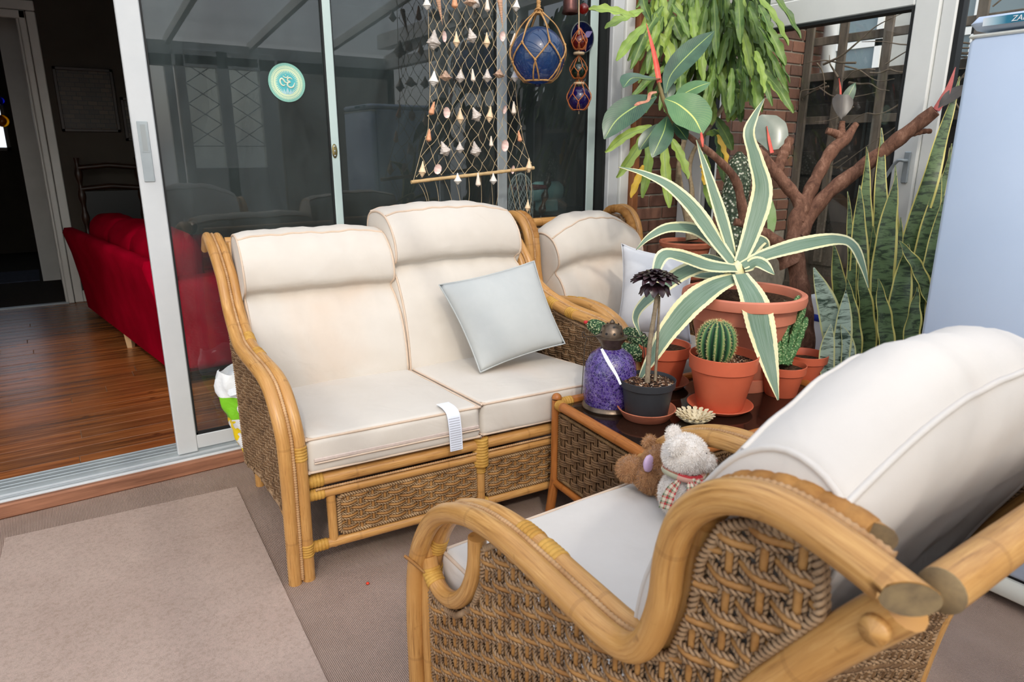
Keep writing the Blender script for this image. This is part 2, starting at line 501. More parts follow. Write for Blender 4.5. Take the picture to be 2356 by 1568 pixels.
def brick_mat():
    m = Mat('red_brick')
    oi = m.n('ShaderNodeObjectInfo')
    co = m.coord('Object')
    c = m.ramp(oi.outputs['Random'], [(0, lin(104, 80, 70)), (.35, lin(128, 98, 84)), (.7, lin(142, 110, 94)), (1, lin(96, 78, 70))])
    c = m.mix(.5, c, m.ramp(m.noise(co, 26, 5, .7), [(.3, lin(90, 64, 54)), (.7, lin(168, 134, 114))]), 'SOFT_LIGHT')
    m.base(c).set(.92, .2)
    m.bump(m.noise(co, 70, 4, .7), .6, .004)
    return m.m
M['brick'] = brick_mat()
M['mortar'] = simple('mortar', lin(150, 142, 128), lin(128, 120, 108), 30, .95, .1, .4, 90)
M['bark_grey'] = simple('weathered_timber', lin(72, 66, 58), lin(112, 102, 90), 14, .85, .2, .4, 40, stretch=(1, 1, .2))
M['fence_dark'] = simple('dark_fence_board', lin(36, 33, 30), lin(58, 53, 47), 8, .9, .2, .4, 30)

# --- conservatory floor
b = MB().box((-1.75, -1.15, -.06), (3.45, 3.02, 0.0))
struct(b.build('floor', M['carpet'], smooth=False))
def slab(pts, z0, z1):
    n = len(pts)
    V = [(x, y, z) for z in (z0, z1) for x, y in pts]
    b = MB(); b.add(V, [[i, (i + 1) % n, n + (i + 1) % n, n + i] for i in range(n)])
    b.add(V, [list(range(n, 2 * n))]); b.add(V, [list(range(n))[::-1]])
    return b
rug = slab([(-.285, 2.838), (.501, 2.777), (.43, 1.35), (.41, .9), (-.42, .9)][::-1], .0, .006).build('rug', M['rug'], smooth=False)
tag(rug, 'plain beige pink offcut of carpet lying on the ribbed carpet by the sliding door', 'rug')
crumb = MB().lathe([(0, -.002), (.006, 0), (.005, .004), (0, .006)], 7, c=tuple(onz(846, 1342, .003))).build('petal', simple('red_petal', lin(214, 60, 34)))
tag(crumb, 'tiny red petal fallen on the ribbed carpet in front of the wicker sofa', 'petal')

# --- timber sill and aluminium track of the sliding door
struct(MB().box((-1.75, 3.01, 0), (2.95, 3.06, .058), bev=.006).build('trim_1', M['timber'], smooth=False))
trk = thing('door_track', 'silver aluminium sliding door track with raised rails along the house wall', 'track', (0.6, 3.12, 0), kind='structure')
MB().box((-1.75, 3.035, .03), (2.95, 3.22, .066), bev=.004).build('sill_plate', M['alu'], trk, smooth=False)
for y, z in ((3.05, .074), (3.098, .088), (3.128, .088), (3.16, .09), (3.20, .086)):
    MB().box((-1.75, y - .004, .06), (2.95, y + .004, z), bev=.002).build('rail', M['silver'], trk, smooth=False)

# --- sliding glazed panels
def panel(name, x0, x1, y0, y1, z0, z1, sl, sr, br, tr, mats, label, glassmat):
    t = thing(name, label, 'glass door', ((x0 + x1) / 2, (y0 + y1) / 2, z0), kind='structure')
    MB().box((x0, y0, z0), (x0 + sl, y1, z1), bev=.004).build('stile', mats[0], t, smooth=False)
    MB().box((x1 - sr, y0, z0), (x1, y1, z1), bev=.004).build('stile', mats[1], t, smooth=False)
    MB().box((x0 + sl, y0 + .002, z0 + .012), (x1 - sr, y1 - .002, z0 + br), bev=.003).build('bottom_rail', mats[0], t, smooth=False)
    MB().box((x0 + sl, y0 + .002, z1 - tr), (x1 - sr, y1 - .002, z1), bev=.003).build('top_rail', mats[0], t, smooth=False)
    g = MB(); ym = (y0 + y1) / 2
    for a, c in (((x0 + sl, ym - .01, z0 + br), (x0 + sl + .008, ym + .01, z1 - tr)), ((x1 - sr - .008, ym - .01, z0 + br), (x1 - sr, ym + .01, z1 - tr)),
                 ((x0 + sl, ym - .01, z0 + br), (x1 - sr, ym + .01, z0 + br + .01))):
        g.box(a, c)
    g.build('gasket', M['gasket'], t, smooth=False)
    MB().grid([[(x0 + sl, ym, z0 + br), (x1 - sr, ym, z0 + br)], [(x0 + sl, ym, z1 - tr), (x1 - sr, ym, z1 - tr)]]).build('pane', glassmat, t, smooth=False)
    return t
ZT = 2.32
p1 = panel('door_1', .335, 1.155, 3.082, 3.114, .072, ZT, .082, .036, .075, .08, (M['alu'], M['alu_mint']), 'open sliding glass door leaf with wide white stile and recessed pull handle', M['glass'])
hd = MB()
hx0, hx1, hz0, hz1 = .352, .39, 1.235, 1.462
hd.box((hx0, 3.078, hz0), (hx1, 3.083, hz1), bev=.0015)
hd.box((hx0 + .007, 3.0765, hz0 + .115), (hx0 + .010, 3.0785, hz1 - .012)); hd.box((hx1 - .010, 3.0765, hz0 + .115), (hx1 - .007, 3.0785, hz1 - .012))
hd.box((hx0 + .007, 3.0765, hz0 + .112), (hx1 - .007, 3.0785, hz0 + .115)); hd.box((hx0 + .007, 3.0765, hz1 - .012), (hx1 - .007, 3.0785, hz1 - .009))
h_ = hd.build('handle', M['silver'], p1, smooth=False); h_['label'] = 'silver recessed pull handle'
MB().box((hx0 + .010, 3.0768, hz0 + .115), (hx1 - .010, 3.0782, hz1 - .012)).build('handle_recess', simple('handle_recess_grey', lin(150, 156, 156)), h_, smooth=False)
lt = MB().lathe([(0, 0), (.012, 0), (.013, .003), (.01, .006), (0, .006)], 16, rot=[[1, 0, 0], [0, 0, -1], [0, 2.4, 0]], c=(1.13, 3.082, 1.352))
l_ = lt.build('latch', simple('brass', lin(150, 138, 92), lin(120, 108, 70), 60, .4, .5, metal=.8), p1)
sc = MB()
for dz in (-.02, 0, .02): sc.lathe([(0, .004), (.004, .003), (.0045, 0)], 8, rot=[[1, 0, 0], [0, 0, -1], [0, 1, 0]], c=(1.13, 3.078, 1.352 + dz))
sc.build('screw', M['silver'], l_)
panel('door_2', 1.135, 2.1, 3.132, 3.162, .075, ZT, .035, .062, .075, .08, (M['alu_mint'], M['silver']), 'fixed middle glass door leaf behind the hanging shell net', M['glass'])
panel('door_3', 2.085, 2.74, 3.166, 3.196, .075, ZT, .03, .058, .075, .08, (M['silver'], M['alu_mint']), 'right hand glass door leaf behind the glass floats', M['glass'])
fr = thing('door_frame', 'white aluminium outer frame of the sliding door with jamb and head', 'door frame', (2.85, 3.1, 0), kind='structure')
MB().box((2.745, 3.10, .06), (2.765, 3.2, ZT)).build('gasket', M['gasket'], fr, smooth=False)
MB().box((2.765, 3.07, .06), (2.845, 3.22, ZT + .06), bev=.004).build('jamb', M['alu'], fr, smooth=False)
MB().box((2.847, 3.055, .06), (2.915, 3.22, ZT + .06), bev=.004).build('jamb', M['upvc'], fr, smooth=False)
MB().box((-1.75, 3.06, ZT), (2.765, 3.22, ZT + .07), bev=.004).build('head', M['alu'], fr, smooth=False)
struct(MB().box((2.917, 3.02, 0), (2.965, 3.2, 2.5), bev=.004).build('trim_2', simple('varnished_strip', lin(120, 72, 40), lin(150, 94, 54), 8, .5, .4, stretch=(4, 4, .4)), smooth=False))
struct(MB().box((-1.75, 3.03, ZT + .07), (3.3, 3.25, 2.75)).build('wall_header', M['wall_in'], smooth=False))

# --- round om sticker on the glass
def sticker_mat():
    m = Mat('om_sticker_print')
    t = m.n('ShaderNodeTexCoord'); sp = m.n('ShaderNodeSeparateXYZ'); m.l(t.outputs['Object'], sp.inputs[0])
    x, z = sp.outputs[0], sp.outputs[2]
    r = m.math('SQRT', m.math('ADD', m.math('MULTIPLY', x, x), m.math('MULTIPLY', z, z)))
    a = m.math('ARCTAN2', z, x)
    rn = m.math('DIVIDE', r, .078)
    rays = m.math('GREATER_THAN', m.math('ADD', m.math('MULTIPLY', m.math('ABSOLUTE', m.math('SINE', m.math('MULTIPLY', a, 20))), .20), .42), rn)
    teal, pale, deep = lin(84, 182, 188), lin(206, 222, 186), lin(92, 168, 160)
    c = m.mix(rays, pale, teal)
    glyph = m.math('GREATER_THAN', m.math('ADD', m.math('SINE', m.math('MULTIPLY', a, 62)), m.math('SINE', m.math('MULTIPLY', r, 900))), .55)
    band = m.math('MULTIPLY', m.math('GREATER_THAN', rn, .68), m.math('LESS_THAN', rn, .84))
    c = m.mix(m.math('MULTIPLY', m.math('MULTIPLY', band, glyph), .85), c, deep)
    dots = m.math('GREATER_THAN', m.math('SINE', m.math('MULTIPLY', a, 90)), .1)
    rim = m.math('GREATER_THAN', rn, .86)
    c = m.mix(rim, c, m.mix(m.math('MULTIPLY', dots, .5), deep, pale))
    m.base(c).set(.5, .3)
    return m.m
sc_c = ony(660, 190, 3.094)
st = thing('om_sticker', 'round turquoise om symbol sticker on the sliding door glass', 'sticker', sc_c)
MB().lathe([(0, 0), (.078, 0), (.078, .0008), (0, .0008)], 48, rot=[[1, 0, 0], [0, 0, -1], [0, 1, 0]]).build('disc', sticker_mat(), st, local=True, smooth=False)
pale_m = simple('sticker_pale_ink', lin(218, 226, 200))
def stroke(pts, r, parent, name, mat, n=26):
    P = spline([(x * .078, -.0016, z * .078) for x, z in pts], n)
    MB().tube(P, np.interp(np.linspace(0, 1, n), [0, .15, .5, .85, 1], [r * .5, r, r * 1.15, r, r * .4]) * .078, 6, flat=.3, up=(0, 1, 0)).build(name, mat, parent, local=True)
stroke([(-.10, -.10), (-.20, -.17), (-.33, -.08), (-.36, .1), (-.27, .2), (-.17, .12), (-.08, .0), (.05, .01)], .045, st, 'letter_stroke', pale_m)
stroke([(.3, .18), (.18, .26), (.05, .2), (.06, .09), (.2, .04), (.06, .0), (.02, -.14), (.15, -.24), (.32, -.2), (.43, .02)], .045, st, 'letter_stroke', pale_m)
stroke([(-.2, .34), (-.1, .26), (.02, .26), (.1, .36)], .03, st, 'letter_stroke', pale_m, 12)
stroke([(-.05, .37), (-.03, .4)], .045, st, 'letter_stroke', pale_m, 6)
for k, (dx, w_) in enumerate(((0, .075), (-.14, .05), (.14, .05), (-.26, .04), (.26, .04))):
    P = spline([(dx * .35 * .078, -.0014, -.6 * .078), (dx * 1.1 * .078, -.0014, -.48 * .078), (dx * 1.35 * .078, -.0014, (-.26 - abs(dx) * .35) * .078)], 8)
    MB().leaf(P, [.002, w_ * 2 * .078, .001], 8, 3, 0, up=(0, -1, 0), thick=.0002).build('petal_print', simple('sticker_petal_ink_%d' % k, lin(168, 206, 212)), st, local=True)

# --- brick pier beside the door and the outside house wall (each brick a part)
def brick_mesh(w, d, h):
    ob = MB().box((-w / 2, 0, -h / 2), (w / 2, d, h / 2), bev=.004).build('brick', M['brick'], smooth=False)
    me = ob.data; bpy.data.objects.remove(ob); return me
BR = brick_mesh(.215, .03, .065); BRH = brick_mesh(.1025, .03, .065)
def brick_wall(parent, x0, x1, yface, z0, z1, mat=None):
    k = 0
    z = z0
    while z + .07 < z1 + .03:
        x = x0 - (.1125 if k % 2 else 0)
        while x < x1:
            a, c = max(x, x0), min(x + .215, x1)
            if c - a > .03:
                Mx = Matrix.Translation((( a + c) / 2, yface + rnd.uniform(-.0015, .002), z + .0325)) @ Matrix.Diagonal(((c - a) / .215, 1, 1, 1))
                inst('brick', BR, parent, Mx)
            x += .225
        z += .075; k += 1
pier = MB().box((2.965, 3.042, 0), (3.34, 3.25, 2.75)).build('wall_pier', M['mortar'], smooth=False); struct(pier)
brick_wall(pier, 2.968, 3.338, 3.032, .50, 2.3)
hw = MB().box((3.45, 3.042, 0), (4.72, 3.25, 2.9)).build('wall_outside', M['mortar'], smooth=False); struct(hw)
brick_wall(hw, 3.452, 4.72, 3.032, .80, 2.6)
pp = ony(1905, 100, 2.97)
pipe = thing('drainpipe', 'white plastic drainpipe on the brick wall outside the window', 'pipe', (pp[0], pp[1], 0))
MB().tube([(pp[0], 2.96, 0), (pp[0], 2.96, 1.4), (pp[0], 2.96, 2.9)], .045, 16).build('pipe', M['upvc'], pipe)
for z in (1.75, 2.45): MB().tube([(pp[0], 2.96, z), (pp[0], 2.96, z + .06)], .053, 16).build('pipe_collar', M['upvc'], pipe)

# --- window wall on the right (x = 3.34)
XW = 3.34
wr = thing('window_1', 'white framed glazed door in the right hand conservatory wall', 'window', (XW, 2.2, 0), kind='structure')
def wb(y0, y1, z0, z1, name, par, x0=XW - .03, x1=XW + .05, m=None, bev=.006): return MB().box((x0, y0, z0), (x1, y1, z1), bev=bev).build(name, m or M['upvc'], par, smooth=False)
ZG = 1.965
wb(2.85, 3.03, .0, 2.5, 'corner_post', wr)
wb(2.80, 2.85, .12, 2.5, 'stile', wr, XW - .015)
wb(1.545, 1.607, .05, 2.5, 'frame', wr)
wb(1.607, 1.715, .05, 2.28, 'sash', wr, XW - .045, XW + .045)
wb(1.715, 2.80, ZG, ZG + .12, 'sash', wr, XW - .045, XW + .045)
wb(1.607, 2.85, ZG + .125, ZG + .25, 'transom', wr)
wb(1.715, 2.80, .05, .2, 'sash', wr, XW - .045, XW + .045)
wb(1.715, 1.722, .2, ZG, 'gasket', wr, XW - .05, XW + .02, M['gasket'], 0)
wb(1.722, 2.80, ZG - .014, ZG, 'gasket', wr, XW - .05, XW + .02, M['gasket'], 0)
wb(2.793, 2.80, .2, ZG, 'gasket', wr, XW - .04, XW + .02, M['gasket'], 0)
MB().grid([[(XW, 1.715, .2), (XW, 2.80, .2)], [(XW, 1.715, ZG), (XW, 2.80, ZG)]]).build('pane', M['glass_clear'], wr, smooth=False)
hp = onx(2085, 385, XW - .05)
hb = MB()
hb.box((XW - .058, hp[1] - .014, hp[2] - .07), (XW - .045, hp[1] + .014, hp[2] + .07), bev=.004)
h_ = hb.build('handle_plate', M['silver'], wr, smooth=False)
MB().tube(spline([(XW - .05, hp[1], hp[2] + .03), (XW - .085, hp[1], hp[2] + .03), (XW - .092, hp[1] + .03, hp[2] + .02), (XW - .092, hp[1] + .10, hp[2] - .11)], 20), .009, 10, flat=.8).build('lever', M['silver'], h_)
w2 = thing('window_2', 'tall fixed window pane behind the white fridge', 'window', (XW, .8, 0), kind='structure')
wb(1.525, 1.545, .05, 2.4, 'gasket', w2, XW - .02, XW + .03, M['gasket'], 0)
wb(.15, .23, .05, 2.5, 'frame', w2); wb(.23, 1.525, .05, .13, 'frame', w2); wb(.23, 1.525, 2.33, 2.42, 'frame', w2)
MB().grid([[(XW, .23, .13), (XW, 1.525, .13)], [(XW, .23, 2.33), (XW, 1.525, 2.33)]]).build('pane', M['glass_clear'], w2, smooth=False)
w3 = thing('window_3', 'fixed window pane at the far right outside the photograph', 'window', (XW, -.4, 0), kind='structure')
wb(-1.12, -1.0, .05, 2.3, 'frame', w3); wb(-1.0, .15, .05, .13, 'frame', w3); wb(-1.0, .15, 2.2, 2.3, 'frame', w3)
MB().grid([[(XW, -1.0, .13), (XW, .15, .13)], [(XW, -1.0, 2.2), (XW, .15, 2.2)]]).build('pane', M['glass_clear'], w3, smooth=False)
struct(MB().box((XW - .04, -1.15, 0), (XW + .06, 3.03, .05)).build('wall_sill_right', M['upvc'], smooth=False))
struct(MB().box((XW - .05, -1.15, 2.42), (XW + .08, 3.1, 2.56)).build('trim_3', M['upvc'], smooth=False))

# --- left side glazing and the wall behind the camera (seen in the reflections)
for i, (y0, y1) in enumerate(((-1.1, .25), (.25, 1.6), (1.6, 3.0))):
    w = thing('window_%d' % (4 + i), 'white framed side window left of the photograph, %s' % ('behind the camera', 'beside the camera', 'next to the house wall')[i], 'window', (-1.75, (y0 + y1) / 2, .6), kind='structure')
    for a, c in (((-1.8, y0, .6), (-1.72, y0 + .06, 2.3)), ((-1.8, y1 - .06, .6), (-1.72, y1, 2.3)), ((-1.8, y0, .6), (-1.72, y1, .66)), ((-1.8, y0, 2.22), (-1.72, y1, 2.3))):
        MB().box(a, c, bev=.004).build('frame', M['upvc'], w, smooth=False)
    MB().grid([[(-1.76, y0 + .06, .66), (-1.76, y1 - .06, .66)], [(-1.76, y0 + .06, 2.22), (-1.76, y1 - .06, 2.22)]]).build('pane', M['glass_clear'], w, smooth=False)
struct(MB().box((-1.85, -1.15, 0), (-1.72, 3.05, .6)).build('wall_left', M['wall_in'], smooth=False))
YB = -1.0
struct(MB().box((-1.85, YB - .12, 0), (1.2, YB, .75)).build('wall_back', M['wall_in'], smooth=False))
struct(MB().box((2.12, YB - .12, 0), (3.4, YB, 2.2)).build('wall_back_right', M['wall_in'], smooth=False))
for i, (x0, x1) in enumerate(((-1.75, -.3), (-.3, 1.18))):
    w = thing('window_%d' % (7 + i), 'white framed window in the wall behind the photographer, %s' % ('in the left corner', 'next to the leaded door')[i], 'window', ((x0 + x1) / 2, YB, .75), kind='structure')
    for a, c in (((x0, YB - .08, .75), (x0 + .07, YB, 2.2)), ((x1 - .07, YB - .08, .75), (x1, YB, 2.2)), ((x0, YB - .08, .75), (x1, YB, .82)), ((x0, YB - .08, 2.1), (x1, YB, 2.2))):
        MB().box(a, c, bev=.004).build('frame', M['upvc'], w, smooth=False)
    MB().grid([[(x0 + .07, YB - .04, .82), (x1 - .07, YB - .04, .82)], [(x0 + .07, YB - .04, 2.1), (x1 - .07, YB - .04, 2.1)]]).build('pane', M['glass_clear'], w, smooth=False)
dk = thing('door_4', 'white door with two leaded glass lights, reflected in the sliding glass', 'door', (1.65, YB, 0), kind='structure')
for a, c, n in (((1.2, YB - .09, 0), (1.28, YB, 2.25), 'stile'), ((1.555, YB - .09, 0), (1.665, YB, 2.25), 'mullion'), ((1.94, YB - .09, 0), (2.1, YB, 2.25), 'stile'), ((1.28, YB - .09, 0), (1.94, YB, 1.2), 'lower_panel'), ((1.28, YB - .09, 2.12), (1.94, YB, 2.25), 'top_rail')):
    MB().box(a, c, bev=.006).build(n, M['upvc'], dk, smooth=False)
lead = M['alu']
for x0, x1 in ((1.28, 1.555), (1.665, 1.94)):
    pn = MB().grid([[(x0, YB - .045, 1.2), (x1, YB - .045, 1.2)], [(x0, YB - .045, 2.12), (x1, YB - .045, 2.12)]]).build('pane', glass_mat('etched_glass_%d' % int(x0 * 100), (.75, .8, .76, 1), 1.5, .5), dk, smooth=False)
    for k in range(4):
        za, zb = 1.42 + k * .18, 1.60 + k * .18
        MB().tube([(x0, YB - .04, za if k % 2 else zb), (x1, YB - .04, zb if k % 2 else za)], .004, 6).build('lead_strip', lead, pn)
        MB().tube([(x0, YB - .04, zb if k % 2 else za), (x1, YB - .04, za if k % 2 else zb)], .004, 6).build('lead_strip', lead, pn)
    MB().tube([(x0, YB - .04, 1.4), (x1, YB - .04, 1.4)], .004, 6).build('lead_strip', lead, pn)

# --- glazed lean-to roof
rf = thing('roof', 'white glazed lean to roof over the conservatory', 'roof', (.8, 1.0, 2.3), kind='structure')
ZR0, ZR1, YR0, YR1 = 2.28, 2.72, -1.15, 3.1
xs = np.linspace(-1.78, 3.38, 8)
for i, x in enumerate(xs):
    V = [(x + dx, y, z + dz) for (y, z) in ((YR0, ZR0), (YR1, ZR1)) for dz in (0, .07) for dx in (-.022, .022)]
    MB().add(V, [[0, 1, 3, 2], [4, 6, 7, 5], [0, 4, 5, 1], [2, 3, 7, 6], [0, 2, 6, 4], [1, 5, 7, 3]]).build('rafter', M['upvc'], rf, smooth=False)
    if i < 7:
        MB().grid([[(x + .02, YR0, ZR0 + .05), (xs[i + 1] - .02, YR0, ZR0 + .05)], [(x + .02, YR1, ZR1 + .05), (xs[i + 1] - .02, YR1, ZR1 + .05)]]).build('pane', M['roof_glass'], rf, smooth=False)
MB().box((-1.85, -1.2, 2.18), (3.42, -1.08, 2.32)).build('eaves_beam', M['upvc'], rf, smooth=False)
struct(MB().box((-1.85, YB - .1, 2.1), (3.4, YB, 2.2)).build('trim_4', M['upvc'], smooth=False))
struct(MB().box((-1.84, -1.15, 2.28), (-1.74, 3.1, 2.42)).build('trim_5', M['upvc'], smooth=False))

# ================================================================== INSIDE THE HOUSE
ZI, YF = .068, 7.05
fl = MB().box((-1.8, 3.2, -.1), (4.2, YF + .1, ZI - .0014)).build('floor_inside', simple('dusty_groove', lin(150, 116, 84), lin(70, 46, 30), 12, .8), smooth=False); struct(fl)
pm = {}
y = 3.222
row = 0
while y < YF - .02:
    x = -1.75 - rnd.uniform(0, 1.2)
    while x < 3.0:
        ln = rnd.uniform(1.7, 2.9)
        a, c = max(x, -1.75), min(x + ln, 3.2)
        if c - a > .1:
            key = round((c - a) * 5)
            if key not in pm:
                w_ = key / 5
                o = MB().box((0, 0, -.012), (w_ - .003, .1068, 0), bev=.0012).build('plank', M['boards'], smooth=False); pm[key] = o.data; bpy.data.objects.remove(o)
            inst('plank', pm[key], fl, Matrix.Translation((a, y, ZI + rnd.uniform(-.0006, .0006))) @ Matrix.Diagonal(((c - a) / (key / 5), 1, 1, 1)))
        x += ln
    y += .111; row += 1
hx = .08
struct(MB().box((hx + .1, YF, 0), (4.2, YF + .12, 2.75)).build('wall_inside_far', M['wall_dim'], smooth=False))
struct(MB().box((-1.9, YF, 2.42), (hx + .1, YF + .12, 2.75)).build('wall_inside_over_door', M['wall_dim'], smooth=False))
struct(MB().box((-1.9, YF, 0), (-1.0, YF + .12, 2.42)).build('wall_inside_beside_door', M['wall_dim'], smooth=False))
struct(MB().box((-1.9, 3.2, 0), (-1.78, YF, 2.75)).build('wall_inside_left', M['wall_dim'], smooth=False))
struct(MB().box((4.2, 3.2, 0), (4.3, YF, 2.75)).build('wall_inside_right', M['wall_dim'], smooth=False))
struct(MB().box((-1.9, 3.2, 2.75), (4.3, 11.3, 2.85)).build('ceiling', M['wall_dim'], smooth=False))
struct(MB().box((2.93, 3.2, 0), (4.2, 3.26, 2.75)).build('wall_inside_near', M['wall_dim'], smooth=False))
cs = thing('trim_6', 'white painted door casing around the dark hall doorway', 'door casing', (hx, YF, 0), kind='structure')
for a, c, n in (((hx, YF - .03, ZI), (hx + .045, YF, 2.42), 'casing'), ((hx + .05, YF - .022, ZI), (hx + .115, YF, 2.42), 'casing'), ((hx - .02, YF, ZI), (hx, YF + .14, 2.40), 'lining'),
                ((-1.0, YF - .03, 2.36), (hx + .045, YF, 2.42), 'casing'), ((-1.0, YF - .02, 2.425), (hx + .115, YF, 2.5), 'casing')):
    MB().box(a, c, bev=.006).build(n, M['gloss_white'], cs, smooth=False)
struct(MB().box((hx + .115, YF - .018, ZI), (4.2, YF, ZI + .1), bev=.005).build('baseboard_far', M['gloss_white'], smooth=False))
struct(MB().box((-1.0, YF - .01, ZI), (hx, YF + .05, ZI + .008)).build('trim_7', M['silver'], smooth=False))
struct(MB().box((-1.9, YF + .02, -.05), (3, 11.2, ZI - .004)).build('floor_hall', simple('dark_hall_carpet', lin(58, 46, 36), lin(44, 36, 30), 40, .95), smooth=False))
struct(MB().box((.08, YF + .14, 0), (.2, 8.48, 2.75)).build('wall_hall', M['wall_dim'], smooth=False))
struct(MB().box((.065, YF + .14, ZI), (.08, 8.48, ZI + .11), bev=.004).build('baseboard_hall', M['gloss_white'], smooth=False))
struct(MB().box((-.09, 8.46, 0), (.2, 8.5, 2.75)).build('trim_8', M['gloss_white'], smooth=False))
rg = MB().box((-1.5, 8.52, ZI - .004), (-.12, 9.3, ZI + .004)).build('hall_rug', simple('blue_grey_rug', lin(92, 98, 118), lin(74, 80, 98), 30, .95), smooth=False)
tag(rg, 'blue grey rug on the floor beyond the dark hall doorway', 'rug')
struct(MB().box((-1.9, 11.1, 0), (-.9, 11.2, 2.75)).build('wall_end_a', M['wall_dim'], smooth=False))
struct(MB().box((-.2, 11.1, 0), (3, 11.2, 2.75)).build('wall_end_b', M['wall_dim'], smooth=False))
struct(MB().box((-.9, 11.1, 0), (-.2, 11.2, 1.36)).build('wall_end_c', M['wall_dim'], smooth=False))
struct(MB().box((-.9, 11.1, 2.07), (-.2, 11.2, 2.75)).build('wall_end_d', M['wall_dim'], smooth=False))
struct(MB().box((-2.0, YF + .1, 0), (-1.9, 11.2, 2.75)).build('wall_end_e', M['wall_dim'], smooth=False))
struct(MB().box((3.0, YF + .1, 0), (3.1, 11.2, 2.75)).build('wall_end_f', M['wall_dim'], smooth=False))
we = thing('window_9', 'small bright window seen through the dark doorway at the left edge', 'window', (-.55, 11.12, 1.36), kind='structure')
for a, c in (((-.9, 11.1, 1.36), (-.86, 11.18, 2.07)), ((-.24, 11.1, 1.36), (-.2, 11.18, 2.07)), ((-.9, 11.1, 1.36), (-.2, 11.18, 1.40)), ((-.9, 11.1, 2.03), (-.2, 11.18, 2.07))):
    MB().box(a, c).build('frame', M['dark_wood'], we, smooth=False)
MB().grid([[(-.86, 11.15, 1.40), (-.24, 11.15, 1.40)], [(-.86, 11.15, 2.03), (-.24, 11.15, 2.03)]]).build('pane', M['glass_clear'], we, smooth=False)
for nm, px, py, r, cr, lb in (('amber_ornament', 5, 278, .075, (220, 140, 10), 'amber glass bauble hanging in the far window'), ('blue_ornament', 0, 232, .05, (20, 30, 200), 'deep blue glass bauble hanging in the far window'),):
    c_ = ony(px, py, 11.0)
    t_ = thing(nm, lb, 'ornament', tuple(c_))
    MB().lathe([(r * math.sin(q), -r * math.cos(q)) for q in np.linspace(0.01, PI - .01, 12)], 16, c=c_).build('glass_ball', simple(nm, lin(*cr), rough=.1, Transmission_Weight=.6), t_)
    MB().tube([c_ + V3(0, 0, r), V3(c_[0], c_[1], 2.07), V3(c_[0], 11.1, 2.08)], .003, 5).build('cord', M['dark_wood'], t_)

# --- dark furniture and pictures on the far wall
def pic(name, x0, x1, z0, z1, label, seed):
    t = thing(name, label, 'picture', ((x0 + x1) / 2, YF - .02, z0))
    for a, c in (((x0, z0), (x1, z0 + .025)), ((x0, z1 - .025), (x1, z1)), ((x0, z0), (x0 + .025, z1)), ((x1 - .025, z0), (x1, z1))):
        MB().box((a[0], YF - .03, a[1]), (c[0], YF - .002, c[1]), bev=.003).build('frame', M['dark_wood'], t, smooth=False)
    m = Mat('picture_print_%d' % seed); co = m.coord('Object', (1, 1, 1))
    w = m.n('ShaderNodeTexBrick', i_Scale=7.0, i_Color1=lin(84, 66, 48), i_Color2=lin(58, 44, 34), i_Mortar=lin(26, 20, 16)); 
    cm = m.n('ShaderNodeMapping'); cm.inputs['Rotation'].default_value = (PI / 2, 0, 0); m.l(co, cm.inputs[0]); m.l(cm.outputs[0], w.inputs['Vector'])
    m.base(w.outputs['Color']).set(.4)
    MB().box((x0 + .02, YF - .018, z0 + .02), (x1 - .02, YF - .004, z1 - .02)).build('print', m.m, t, smooth=False)
pic('wall_picture', .245, .675, 1.51, 2.02, 'wide dark picture of a shop front on the living room wall', 1)
pic('small_picture', .705, .90, 1.44, 1.80, 'narrow dark picture hanging beside the wide shop front picture', 2)
cb = thing('dark_chair', 'dark turned wood high back chair standing behind the red sofa', 'chair', (.52, 6.75, ZI))
def turned(x, y, z0, z1, r, n=7):
    k = 60; z = np.linspace(z0, z1, k)
    return [(r * (1 + .35 * math.sin((q - z0) / (z1 - z0) * n * 2 * PI)), q) for q in z]
for x in (.30, .74): MB().lathe(turned(x, 0, ZI, 1.30, .024), 12, c=(x, 6.8, 0)).build('back_post', M['dark_wood'], cb)
for z in (1.05, 1.22): MB().tube([(.30, 6.8, z), (.52, 6.8, z + .02), (.74, 6.8, z)], .022, 8).build('back_rail', M['dark_wood'], cb)
MB().box((.32, 6.79, .55), (.72, 6.81, 1.03)).build('back_panel', simple('black_leather', lin(20, 17, 16), None, rough=.4), cb, smooth=False)
MB().box((.28, 6.4, .48), (.76, 6.82, .54), bev=.015).build('seat', simple('black_leather_seat', lin(24, 20, 19), None, rough=.4), cb)
for x in (.30, .74): MB().lathe(turned(x, 0, ZI, .5, .022, 4), 12, c=(x, 6.44, 0)).build('leg', M['dark_wood'], cb)

